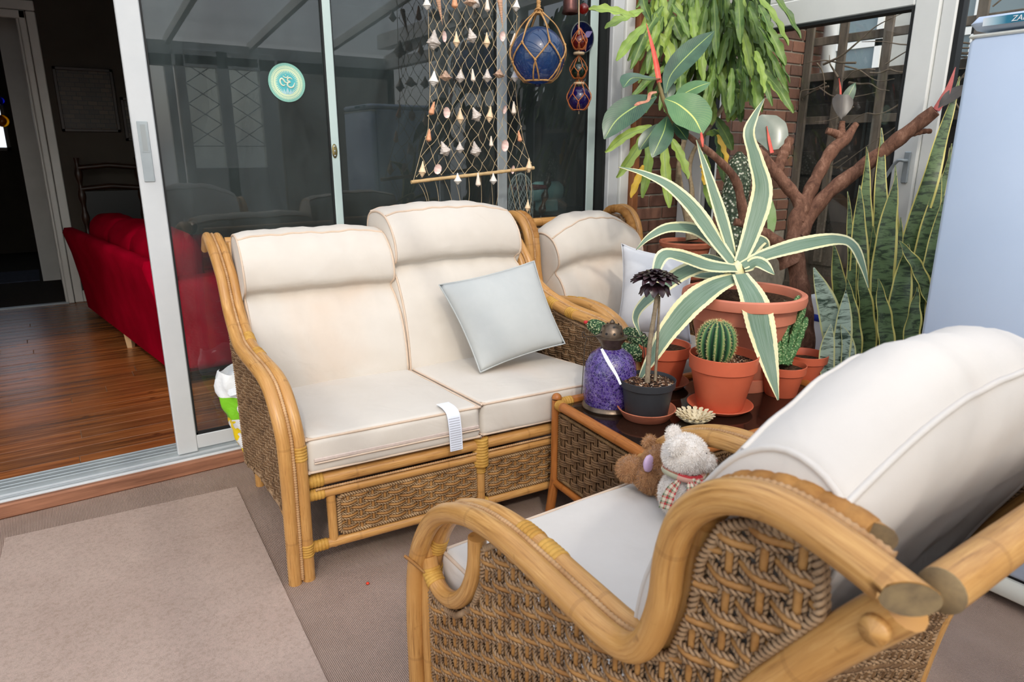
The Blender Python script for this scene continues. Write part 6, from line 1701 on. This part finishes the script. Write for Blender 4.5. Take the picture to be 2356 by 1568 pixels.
# ================================================================== SHELL NET
YN = 2.985
net = thing('shell_net', 'cream fishing net hanging with sea shells and a bamboo stick in front of the glass', 'wall hanging', (*ony(1085, 400, YN)[:2], 1.2))
M['string'] = simple('cream_string', lin(206, 186, 150), lin(180, 158, 120), 60, .9)
def n_edge(y):
    L = np.interp(y, [-120, 0, 120, 200, 300, 345, 420], [984, 985, 987, 990, 985, 970, 950]); R = np.interp(y, [-120, 0, 200, 260, 330, 395], [1188, 1190, 1186, 1192, 1206, 1228])
    return L, R
rows = np.arange(-110, 400, 21.0)
NC = 9
nodes = {}
rs_ = np.random.RandomState(8)
for i, y in enumerate(rows):
    for j in range(NC + 1):
        a = (j + (.5 if i % 2 else 0)) / (NC + .5)
        if a > 1.001: continue
        L, R = n_edge(y)
        yy = y + (1 - a) * 10 * (y > 250) * ((y - 250) / 150) + rs_.uniform(-3, 3)
        nodes[(i, j)] = ony(L + (R - L) * a + rs_.uniform(-3, 3), yy, YN + .012 * math.sin(a * 9 + y * .02) + rs_.uniform(-.004, .004))
strings = MB(); knots = MB()
for (i, j), p in nodes.items():
    knots.lathe([(0.0005, -.0035), (.003, -.001), (.003, .0015), (.0005, .0035)], 6, c=p)
    for dj in ((0, -1) if i % 2 == 0 else (0, 1)):
        q = nodes.get((i + 1, j + dj))
        if q is not None:
            s_ = MB(); mid = (p + q) / 2 + rs_.uniform(-.004, .004, 3)
            strings.tube(spline([p, mid, q], 5), .0012, 5, cap=False)
L_ = [ony(n_edge(y)[0], y, YN) for y in range(-110, 420, 15)]; R_ = [ony(n_edge(y)[1], y, YN) for y in range(-110, 396, 15)]
strings.tube(spline(L_, 60), .0013, 5, cap=False).tube(spline(R_, 60), .0013, 5, cap=False)
sm = tag(strings.build('netting', M['string'], net), kind='stuff')
tag(knots.build('knots', M['string'], net), kind='stuff')
P = spline([ony(946, 419, YN - .01), ony(1010, 411, YN - .012), ony(1100, 401, YN - .01), ony(1228, 386, YN - .01)], 60)
MB().tube(P, .0085 * (1 + .06 * np.sin(np.arange(60) * 1.1)), 10).build('bamboo_stick', simple('pale_cane_stick', lin(206, 176, 128), lin(182, 150, 104), 30, .7), net)
for x, x2, y2 in ((960, 985, 470), (972, 990, 480), (1000, 1010, 470), (1020, 1042, 470), (1045, 1062, 480), (1078, 1078, 470), (1105, 1107, 480), (1128, 1134, 480), (1148, 1140, 480), (1168, 1188, 485), (1185, 1198, 490), (1208, 1214, 495), (1222, 1218, 495)):
    Q = spline([ony(x, 418 - (x - 946) * .118, YN), ony((x + x2) / 2 + 2, (y2 + 410) / 2, YN), ony(x2, y2, YN)], 14)
    MB().tube(Q, .0011, 5).build('tail_string', M['string'], net)
def mesh_of(b, name, mats):
    o = b.build(name, mats); me = o.data; bpy.data.objects.remove(o); return me
def spiral(prof, n=20, ridges=0.0, nk=5, spikes=0.0):
    prof = np.asarray(prof, float)
    if len(prof) < 16: prof = spline(prof, 34); prof[:, 0] = np.maximum(prof[:, 0], .0003)
    return MB().lathe(prof, n, mod=lambda a, z: 1 + ridges * np.sin(nk * a + z * 900) + spikes * (np.clip(np.sin(a * 5 + z * 240), .3, 1) - .3))
def shell_mat(name, a, b, sc=90):
    m = Mat(name); co = m.coord('Object')
    w = m.n('ShaderNodeTexWave', bands_direction='Z', i_Scale=float(sc), i_Distortion=3.0, i_Detail=3.0); m.l(co, w.inputs['Vector'])
    m.base(m.mix(.5, m.ramp(w.outputs['Fac'], [(.2, a), (.8, b)]), m.ramp(m.noise(co, 130, 4), [(.35, a), (.65, b)]))).set(.45, .4); return m.m
whelk = [(.0004, .030), (.0022, .026), (.004, .018), (.0085, .004), (.0125, -.006), (.0128, -.010), (.009, -.0125), (.0095, -.0145), (.006, -.018), (.0062, -.0195), (.003, -.0235), (.0004, -.027)]
auger = [(.006, .045), (.0095, .04)] + [q for k in range(9) for q in ((.0095 - k * .00098, .035 - k * .009), (.0082 - k * .00095, .031 - k * .009))] + [(.0004, -.05)]
cone = [(.0004, .026), (.003, .022), (.0085, -.004), (.0105, -.014), (.009, -.018), (.004, -.021), (.0004, -.024)]
def clam():
    b = MB(); a = np.linspace(0, 2 * PI, 25); r = np.linspace(0.02, 1, 8)
    R, A = np.meshgrid(r, a, indexing='ij')
    rad = 1 + .02 * np.cos(A * 14)
    for s, o in ((1, 0), (-1, .0012)):
        G = np.stack([R * np.cos(A) * .0125 * rad, .006 * R ** 2 * -1 + .003 + o, R * np.sin(A) * .017 * rad], -1)
        b.grid(G if s > 0 else G[::-1])
    return b
SH = {'whelk': mesh_of(spiral(whelk, 22, .03, 3), 'whelk', shell_mat('peach_shell', lin(226, 190, 146), lin(240, 218, 186))),
      'white_whelk': mesh_of(spiral([(r * 1.15, z * .8) for r, z in whelk], 22, .03, 3), 'white_whelk', shell_mat('white_shell', lin(226, 220, 210), lin(242, 238, 230))),
      'auger': mesh_of(spiral(auger, 18), 'auger', shell_mat('tan_auger', lin(176, 132, 104), lin(212, 170, 140), 40)),
      'cone': mesh_of(spiral(cone, 20), 'cone', shell_mat('coral_cone', lin(206, 128, 84), lin(226, 176, 138))),
      'pale_cone': mesh_of(spiral([(r * .95, z * 1.05) for r, z in cone], 20), 'pale_cone', shell_mat('cream_cone', lin(226, 206, 186), lin(240, 230, 216))),
      'conch': mesh_of(spiral([(r * 1.25, z * .85) for r, z in whelk], 24, .08, 4, .22), 'conch', shell_mat('grey_conch', lin(176, 162, 152), lin(226, 218, 208), 140)),
      'murex': mesh_of(spiral([(r * 1.35, z * .6) for r, z in whelk], 26, .08, 6, .55), 'murex', shell_mat('brown_murex', lin(132, 88, 66), lin(224, 196, 170), 120)),
      'clam': mesh_of(clam(), 'clam', shell_mat('pink_clam', lin(232, 212, 202), lin(222, 184, 176), 30))}
SHL = [(982, 8, 'white_whelk', 1, 0), (1012, 22, 'auger', 1, -.2), (1046, 2, 'cone', 1.1, 0), (1082, 3, 'murex', 1.1, 0), (1093, 5, 'conch', 1.1, .4), (1121, 11, 'pale_cone', 1, 0), (1153, 30, 'auger', 1.05, -.12), (1188, 13, 'white_whelk', 1, .1),
       (998, 93, 'conch', 1.4, .1), (1021, 84, 'clam', 1.1, 0), (1050, 92, 'whelk', 1, 0), (1085, 83, 'conch', 1.1, -.3), (1120, 94, 'whelk', 1, 0), (1155, 84, 'clam', 1.1, .4), (1181, 95, 'pale_cone', 1.1, .2),
       (998, 182, 'white_whelk', 1.2, .1), (1025, 175, 'murex', 1.1, 0), (1059, 176, 'conch', 1, .1), (1088, 174, 'pale_cone', .9, -.1), (1121, 175, 'conch', 1, 0), (1148, 170, 'murex', 1, .2), (1185, 174, 'white_whelk', 1.1, 0),
       (995, 250, 'cone', 1, .3), (1027, 259, 'clam', 1.15, 0), (1059, 268, 'whelk', 1.05, 0), (1095, 264, 'conch', 1.15, -.4), (1127, 264, 'whelk', 1.1, .2), (1160, 252, 'clam', 1, .5), (1182, 249, 'pale_cone', .95, 0),
       (987, 312, 'cone', .95, .1), (1023, 343, 'conch', 1.2, -.4), (1058, 340, 'conch', .9, 0), (1094, 344, 'conch', 1.25, -.2), (1130, 326, 'pale_cone', .8, 0), (1161, 335, 'clam', 1.3, .2), (1195, 314, 'cone', .9, -.2),
       (972, 390, 'whelk', 1.05, .1), (1007, 389, 'clam', 1.1, .3), (1053, 412, 'white_whelk', 1.0, 0), (1100, 414, 'pale_cone', 1.05, 0), (1135, 412, 'white_whelk', 1, 0), (1179, 390, 'clam', 1, .4), (1217, 381, 'whelk', 1.05, 0), (1214, 474, 'whelk', .9, .1)]
for x, y, k, s, rt_ in SHL:
    p = ony(x, y, YN - .018); s *= 1.28
    inst('shell', SH[k], net, Matrix.Translation(Vector(p)) @ Matrix.Rotation(rnd.uniform(-.4, .4), 4, 'Z') @ Matrix.Rotation(rt_, 4, 'Y') @ Matrix.Rotation(rnd.uniform(0, 6) if k not in ('clam',) else rnd.uniform(-.4, .4), 4, 'Z') @ Matrix.Scale(s, 4))
MB().tube([ony(975, -112, YN), ony(1195, -112, YN)], .01, 8).build('top_stick', M['cane'], net)

# ================================================================== GLASS FLOATS
def gfloat_mat(name, col, dark):
    m = Mat(name)
    m.N.remove(m.b)
    tr = m.n('ShaderNodeBsdfTransparent', i_Color=tuple(min(1, q * 1.5 + .04) for q in col[:3]) + (1,))
    df = m.n('ShaderNodeBsdfTranslucent', i_Color=col); d2 = m.n('ShaderNodeBsdfDiffuse', i_Color=col)
    gl = m.n('ShaderNodeBsdfGlossy', i_Roughness=.02)
    a = m.n('ShaderNodeMixShader', i_0=.5); m.l(df.outputs[0], a.inputs[1]); m.l(d2.outputs[0], a.inputs[2])
    b = m.n('ShaderNodeMixShader', i_0=.42); m.l(tr.outputs[0], b.inputs[1]); m.l(a.outputs[0], b.inputs[2])
    fr = m.fres(1.7)
    c = m.n('ShaderNodeMixShader'); m.l(fr.outputs[0], c.inputs[0]); m.l(b.outputs[0], c.inputs[1]); m.l(gl.outputs[0], c.inputs[2])
    m.l(c.outputs[0], m.out.inputs[0])
    return m.m
rope_tan = strand_mat('tan_rope', lin(166, 122, 70), lin(206, 164, 108))
rope_or = strand_mat('orange_twine', lin(176, 96, 46), lin(212, 132, 76))
def float_net(t, c, r, rope, rr, nv=6, top=1.9, knots=True):
    """rope sling: verticals from the top knot, diamond meshes, ring below"""
    c = np.asarray(c, float)
    R = r * 1.02 + rr
    def on(a, el): return c + R * np.array([math.cos(a) * math.cos(el), math.sin(a) * math.cos(el), math.sin(el)])
    topk = c + np.array([0, 0, r * top])
    for k in range(nv):
        a = 2 * PI * (k + .3) / nv; da = PI / nv
        up = [topk + (on(a, .2) - c) * .04, c + np.array([math.cos(a) * r * .62, math.sin(a) * r * .62, r * 1.05]), on(a, .55), on(a, .35)]
        MB().tube(spline(up, 16), rr, 7, lobes=2, amp=.3, pitch=rr * 7).build('sling_cord', rope, t)
        for sg in (1, -1):
            d1 = [on(a + sg * da * q, .35 - .6 * q) for q in np.linspace(0, 1, 6)]
            d2 = [on(a + sg * da * (1 - .35 * q), -.25 - .75 * q) for q in np.linspace(0, 1, 6)]
            MB().tube(spline(d1 + d2[1:], 22), rr, 7, lobes=2, amp=.3, pitch=rr * 7).build('sling_cord', rope, t)
        MB().lathe([(0.0003, -rr * 1.7), (rr * 1.6, -rr * .6), (rr * 1.6, rr * .6), (.0003, rr * 1.7)], 8, c=on(a, .35)).build('knot', rope, t)
        MB().lathe([(0.0003, -rr * 1.7), (rr * 1.6, -rr * .6), (rr * 1.6, rr * .6), (.0003, rr * 1.7)], 8, c=on(a + da, -.25)).build('knot', rope, t)
    q = np.linspace(0, 2 * PI, 40, endpoint=False); e = -1.02
    MB().tube(np.array([on(a, e) for a in q]), rr * 1.2, 7, closed=True, lobes=2, amp=.3, pitch=rr * 7).build('sling_ring', rope, t)
    return topk
def sphere(b, c, r, n=40): return b.lathe([(max(r * math.sin(q), 1e-4), -r * math.cos(q)) for q in np.linspace(0, PI, n // 2)], n, c=c)
YFL = 2.86
fc_ = ony(1238, 128, YFL); fr_ = .130
f1 = thing('blue_glass_float', 'large blue glass fishing float slung in tan rope in front of the glass', 'glass float', tuple(fc_))
sphere(MB(), fc_, fr_, 48).build('glass_ball', gfloat_mat('blue_float_glass', lin(70, 112, 168), None), f1)
MB().lathe([(0.0003, -.012), (.014, -.010), (.016, 0), (.010, .006)], 16, c=fc_ - V3(0, 0, fr_)).build('seal_button', gfloat_mat('dark_blue_glass', lin(24, 34, 96), None), f1)
tk = float_net(f1, fc_, fr_, rope_tan, .0042, 6, 1.55)
P = spline([tk - V3(0, 0, .01), tk + V3(0, 0, .1), tk + V3(0, 0, .35)], 90)
MB().tube(P, .0105 * (1 + .1 * np.sin(np.arange(90) * 1.3)), 12, lobes=3, amp=.2, pitch=.03).build('hanging_rope', rope_tan, f1)
for dz, r_ in ((.0, .017), (-.018, .019)):
    q = np.linspace(0, 2 * PI, 24, endpoint=False)
    MB().tube(np.stack([tk[0] + r_ * np.cos(q), tk[1] + r_ * np.sin(q), tk[2] + dz + .004 * np.sin(q * 2)], 1), .005, 7, closed=True, lobes=2, amp=.3, pitch=.02).build('rope_knot', rope_tan, f1)
f3 = thing('float_string', 'string of three small red green and violet glass floats in orange twine', 'glass floats', tuple(ony(1332, 225, YFL)))
tops = []
for px, py, rpx, col, nm in ((1333, 97, 17, (150, 34, 22), 'red'), (1331, 162, 19, (34, 74, 52), 'green'), (1332, 227, 27, (48, 30, 128), 'violet')):
    cc = ony(px, py, YFL); r_ = rpx * depth(cc) / F_PX
    sphere(MB(), cc, r_, 32).build('glass_ball', gfloat_mat(nm + '_float_glass', lin(*col), None), f3)['label'] = nm + ' glass ball'
    tops.append((float_net(f3, cc, r_, rope_or, .0022, 6, 1.7), cc, r_))
for y in (123, 192):
    cc = ony(1332, y, YFL); MB().lathe([(0.0003, -.006), (.026, -.006), (.028, -.003), (.028, .003), (.026, .006), (.0003, .006)], 24, c=cc).build('wooden_disc', simple('pale_wood_disc_%d' % y, lin(206, 184, 150), lin(186, 160, 124), 30), f3)
MB().tube(spline([ony(1332, 262, YFL), ony(1332, 192, YFL), ony(1332, 123, YFL), ony(1332, 60, YFL), ony(1332, -60, YFL)], 30), .003, 7).build('hanging_cord', M['string'], f3)
sn_c = ony(1340, 86, 3.13)
sc_t = thing('suncatcher', 'round dark blue stained glass suncatcher behind the float string', 'suncatcher', tuple(sn_c))
rs0 = 33 * depth(sn_c) / F_PX
RX = [[1, 0, 0], [0, 0, -1], [0, 1, 0]]
q = np.linspace(0, 2 * PI, 48, endpoint=False)
MB().tube(np.stack([rs0 * np.cos(q), 0 * q, rs0 * np.sin(q)], 1), .004, 8, closed=True).build('lead_ring', simple('lead_came', lin(84, 88, 86), metal=.5), sc_t, local=True)
MB().lathe([(0.0003, 0), (rs0, 0), (rs0, .003), (.0003, .003)], 40, rot=RX).build('glass_disc', gfloat_mat('navy_glass', lin(30, 34, 92), None), sc_t, local=True, smooth=False)
for k, (a, cr) in enumerate(((.5, (120, 110, 150)), (2.2, (110, 60, 70)), (3.6, (90, 100, 130)), (5.0, (130, 80, 70)))):
    P = spline([(0, -.006, 0), (rs0 * .5 * math.cos(a), -.006, rs0 * .5 * math.sin(a)), (rs0 * .92 * math.cos(a), -.006, rs0 * .92 * math.sin(a))], 12)
    MB().leaf(P, [.004, .035, .004], 12, 5, .1, up=(0, -1, 0), thick=.001).build('glass_petal', simple('petal_glass_%d' % k, lin(*cr), rough=.2), sc_t, local=True)
bl_c = ony(1312, 10, 2.9)
bell = thing('copper_bell', 'dark copper bell hanging at the top beside the float string', 'bell', tuple(bl_c))
MB().lathe([(.0003, .075), (.02, .075), (.034, .06), (.036, -.02), (.042, -.042), (.040, -.043), (.032, -.02)], 28).build('bell_body', simple('dark_copper', lin(98, 62, 56), lin(70, 46, 44), 20, .35, .5, metal=.7), bell, local=True)
MB().tube([(0, 0, .07), (0, 0, .35)], .002, 6).build('hanging_cord', M['string'], bell, local=True)
rb_c = ony(1343, 20, 2.92)
tag(sphere(MB(), rb_c, .026, 20).build('red_glass_bead', gfloat_mat('red_bead_glass', lin(170, 40, 28), None)), 'red glass bead hanging beside the copper bell', 'bead')

# ================================================================== CARRIER BAG, BLUE CORD
bgc = onz(548, 1005, .10)
bgx, bgy = .665, 2.92
bag = thing('carrier_bag', 'green and white plastic carrier bag stuffed behind the left end of the sofa', 'bag', (bgx, bgy, .0))
def bag_mat():
    m = Mat('printed_bag'); t = m.n('ShaderNodeTexCoord'); sp = m.n('ShaderNodeSeparateXYZ'); m.l(t.outputs['Object'], sp.inputs[0])
    z = sp.outputs[2]
    n = m.noise(t.outputs['Object'], 14, 2)
    lo = m.ramp(n, [(.46, lin(232, 236, 238)), (.5, lin(236, 206, 30)), (.58, lin(236, 206, 30)), (.62, lin(232, 236, 238))], 'CONSTANT')
    band = m.math('MULTIPLY', m.math('GREATER_THAN', z, .26), m.math('LESS_THAN', z, .36))
    m.base(m.mix(band, m.mix(m.math('GREATER_THAN', z, .30), lo, lin(234, 238, 240)), lin(126, 200, 40))).set(.4, .4)
    m.bump(m.noise(t.outputs['Object'], 24, 3), .5, .01); return m.m
zs = np.linspace(0, .47, 22); a = np.linspace(0, 2 * PI, 49)
G = []
for z in zs:
    w_ = np.interp(z, [0, .1, .3, .42, .47], [.06, .085, .115, .12, .10])
    r_ = w_ * (1 + .06 * np.sin(a * 5 + z * 30) + .04 * np.sin(a * 9 - z * 50))
    G.append(np.stack([r_ * np.cos(a) * 1.0 - .10 * z / .47 * .6, r_ * np.sin(a) * .55, np.full(len(a), z) + (.012 * np.sin(a * 4 + 1) if z > .4 else 0)], 1))
MB().grid(np.array(G)[:, ::-1]).build('bag_body', bag_mat(), bag, local=True)
MB().lathe([(.0003, .02), (.05, .015), (.08, -.02), (.09, -.06)], 16, c=(-.06, 0, .44), mod=lambda a, z: 1 + .2 * np.sin(a * 5 + z * 90)).build('crumpled_liner', simple('white_film', lin(236, 240, 244), lin(214, 220, 226), 20, .4, .4, .5, 40, .01), bag, local=True)
stroke_p = [(-.150 + .02 * math.cos(q), -.052 - .004, .315 + .022 * math.sin(q)) for q in np.linspace(.5, 5.4, 14)]
q0 = np.array([-.09, -.062, .312])
MB().tube(np.array([q0 + V3(.020 * math.cos(q), -.002, .022 * math.sin(q)) for q in np.linspace(.6, 5.6, 16)]), .003, 5).build('letter_stroke', simple('white_print', lin(240, 244, 240)), bag, local=True)

cdl = thing('coiled_rope', 'loop of thin blue rope on the carpet under the wicker sofa', 'rope', tuple(onz(1150, 1180, 0)))
for off in (0, 6):
    P = spline([onz(1120 + off, 1155, .01), onz(1145, 1165 + off * .3, .008), onz(1162 - off, 1180, .006), onz(1150 - off * .5, 1202 - off, .006), onz(1130, 1196, .006)], 40)
    MB().tube(P, .0035, 7).build('strand', simple('blue_rope_%d' % off, lin(38, 84, 112), lin(26, 62, 88), 60, .7), cdl)

# ================================================================== TOY BEARS
def fur_mat(name, a, b):
    m = Mat(name); co = m.coord('Object')
    m.base(m.ramp(m.noise(co, 90, 4, .7), [(.3, a), (.7, b)])).set(.95, .1); m.b.inputs['Sheen Weight'].default_value = .3
    m.bump(m.noise(co, 160, 4, .7), .9, .006); return m.m
def blob(c, rad, seed=0, n=26, amp=.03):
    c = np.asarray(c, float); ph = np.random.RandomState(seed).uniform(0, 6, 6)
    q = np.linspace(0.02, PI - .02, n); a = np.linspace(0, 2 * PI, 2 * n + 1)
    Q, A = np.meshgrid(q, a, indexing='ij')
    D = np.stack([np.sin(Q) * np.cos(A), np.sin(Q) * np.sin(A), -np.cos(Q)], -1)
    rr = 1 + amp * (np.sin(D[..., 0] * 7 + ph[0]) * np.sin(D[..., 1] * 8 + ph[1]) + np.sin(D[..., 2] * 9 + ph[2]) * np.sin(D[..., 0] * 11 + ph[3]))
    return c + D * np.asarray(rad) * rr[..., None]
def furry(name, parts, mat, hmat, t, length=.007, dens=170000, seed=0):
    """one body surface from overlapping rounded volumes, plus short fur as real strands"""
    b = MB()
    rs_ = np.random.RandomState(seed)
    fur = []
    parts = [(c, np.broadcast_to(np.asarray(r, float), (3,)) * BS) for c, r in parts]
    for k, (c, r) in enumerate(parts):
        G = blob(c, r, seed + k)
        b.grid(G)
        r3 = np.broadcast_to(np.asarray(r, float), (3,))
        n = int(4 * PI * (r3.mean() ** 2) * dens)
        d = nrm(rs_.normal(size=(n, 3)))
        p = np.asarray(c) + d * r3
        keep = np.ones(n, bool)
        for j, (c2, r2) in enumerate(parts):
            if j != k: keep &= (((p - np.asarray(c2)) / np.broadcast_to(np.asarray(r2, float), (3,))) ** 2).sum(1) > .95
        p, d = p[keep], d[keep]
        nn = nrm(d / r3)
        tip = p + nrm(nn + rs_.normal(size=p.shape) * .45 + np.array([0, 0, -.35])) * length * rs_.uniform(.6, 1.2, (len(p), 1))
        s = nrm(np.cross(nn, rs_.normal(size=p.shape))) * .0007
        fur.append(np.stack([p + s, p - s, tip], 1))
    body = b.build(name, mat, t)
    Fv = np.concatenate(fur).reshape(-1, 3)
    m = MB(); m.add(Fv, np.arange(len(Fv)).reshape(-1, 3))
    tag(m.build('fur', hmat, body, smooth=False), kind='stuff')
    return body
B1 = onz(1566, 1186, .468)
wb0 = np.array([B1[0], B1[1], .466])
fx_, ry_ = nrm(np.array([-.25, .97, 0])), nrm(np.array([.97, .25, 0]))      # bear faces towards the sofa and a little left
fr2, rg2 = nrm(np.array([.55, -.10, 0.])), None
fwd_ = nrm(_r * .75 + np.array([_f[0], _f[1], 0]) * -.15); side_ = np.cross([0, 0, 1], fwd_)
BS = 1.14
def bp(c0, f, s, z): return c0 + (fwd_ * f + side_ * s + np.array([0, 0, z])) * BS
wbear = thing('white_toy_bear', 'small white toy bear with tartan scarf sitting on the foreground armchair', 'toy bear', tuple(wb0), group='toy bears on the armchair')
wf = fur_mat('white_fur', lin(232, 222, 212), lin(242, 236, 230)); wh = simple('white_fur_strand', lin(242, 236, 228), lin(232, 222, 212), 60, .9)
hd_ = bp(wb0, .0, 0, .148)
furry('body', [(bp(wb0, 0, 0, .055), (.050, .050, .058)), (hd_, (.048, .048, .045)), (bp(wb0, .040, -.006, .138), (.024, .024, .020)), (bp(wb0, -.026, .030, .182), (.019, .012, .019)), (bp(wb0, -.020, -.036, .180), (.019, .012, .019)),
               (bp(wb0, .028, .046, .065), (.020, .020, .034)), (bp(wb0, .02, -.052, .06), (.020, .020, .036)), (bp(wb0, .045, .034, .022), (.036, .024, .022)), (bp(wb0, .045, -.040, .022), (.036, .024, .022))], wf, wh, wbear, seed=3)
MB().grid(blob(bp(wb0, .062, -.004, .142), (.007, .007, .005), 1, 10)).build('nose', simple('tan_nose', lin(176, 128, 108)), wbear)
for s_ in (1, -1): MB().grid(blob(bp(wb0, .040, s_ * .018, .163), (.004, .004, .004), 1, 8)).build('eye', simple('dark_eye_%d' % s_, lin(60, 56, 56), rough=.2), wbear)
def tartan():
    m = Mat('tartan_ribbon'); t = m.n('ShaderNodeTexCoord'); sp = m.n('ShaderNodeSeparateXYZ'); m.l(t.outputs['UV'], sp.inputs[0])
    u = m.math('FRACT', m.math('MULTIPLY', sp.outputs[0], 5)); v = m.math('FRACT', m.math('MULTIPLY', sp.outputs[1], 2))
    a = m.mix(m.math('LESS_THAN', u, .3), lin(226, 214, 190), lin(196, 66, 70)); a = m.mix(m.math('GREATER_THAN', u, .75), a, lin(106, 124, 96))
    b = m.mix(m.math('LESS_THAN', v, .3), lin(226, 214, 190), lin(196, 66, 70)); b = m.mix(m.math('GREATER_THAN', v, .75), b, lin(106, 124, 96))
    m.base(m.mix(.5, a, b)).set(.85, .2); return m.m
tar = tartan()
q = np.linspace(0, 2 * PI, 30, endpoint=False)
ring = np.array([bp(wb0, .040 * math.cos(x), .040 * math.sin(x), .112 + .004 * math.sin(2 * x)) for x in q])
sc1 = MB().tube(ring, .010, 8, closed=True, flat=1.0).build('scarf', tar, wbear)
for pts in ([(-.012, -.043, .108), (-.030, -.062, .088), (-.040, -.068, .052)], [(.010, -.045, .108), (.016, -.066, .080), (.018, -.074, .044)], [(.012, -.043, .112), (.038, -.052, .104), (.052, -.048, .092)]):
    MB().leaf([bp(wb0, *p) for p in pts], [.012, .026, .030, .028], 14, 5, .15, up=tuple(-side_), thick=.0015).build('scarf_end', tar, sc1)
bb0 = np.array([*onz(1492, 1130, .468)[:2], .466]); BS = 1.0
bbear = thing('brown_toy_bear', 'small brown toy bear slumped beside the white bear on the foreground armchair', 'toy bear', tuple(bb0), group='toy bears on the armchair')
bf = fur_mat('brown_fur', lin(140, 96, 62), lin(182, 136, 94)); bh = simple('brown_fur_strand', lin(166, 118, 78), lin(196, 152, 108), 60, .9)
furry('body', [(bp(bb0, .01, .01, .048), (.052, .050, .050)), (bp(bb0, .030, .005, .098), (.046, .044, .040)), (bp(bb0, .05, -.03, .085), (.030, .028, .045)), (bp(bb0, -.05, .02, .055), (.040, .034, .034)), (bp(bb0, -.004, .035, .128), (.020, .014, .020)), (bp(bb0, .045, -.030, .128), (.020, .014, .020)), (bp(bb0, .055, -.045, .03), (.040, .028, .026))], bf, bh, bbear, seed=20, length=.010)
MB().grid(blob(bp(bb0, -.004, -.030, .098), (.018, .012, .024), 3, 14)).build('lilac_patch', simple('lilac_satin', lin(206, 180, 206), lin(190, 160, 196), 20, .5), bbear)
MB().grid(blob(bp(bb0, .072, -.062, .026), (.026, .014, .016), 3, 14)).build('foot_pad', simple('tan_suede', lin(196, 140, 108), lin(182, 126, 96), 30, .8), bbear)
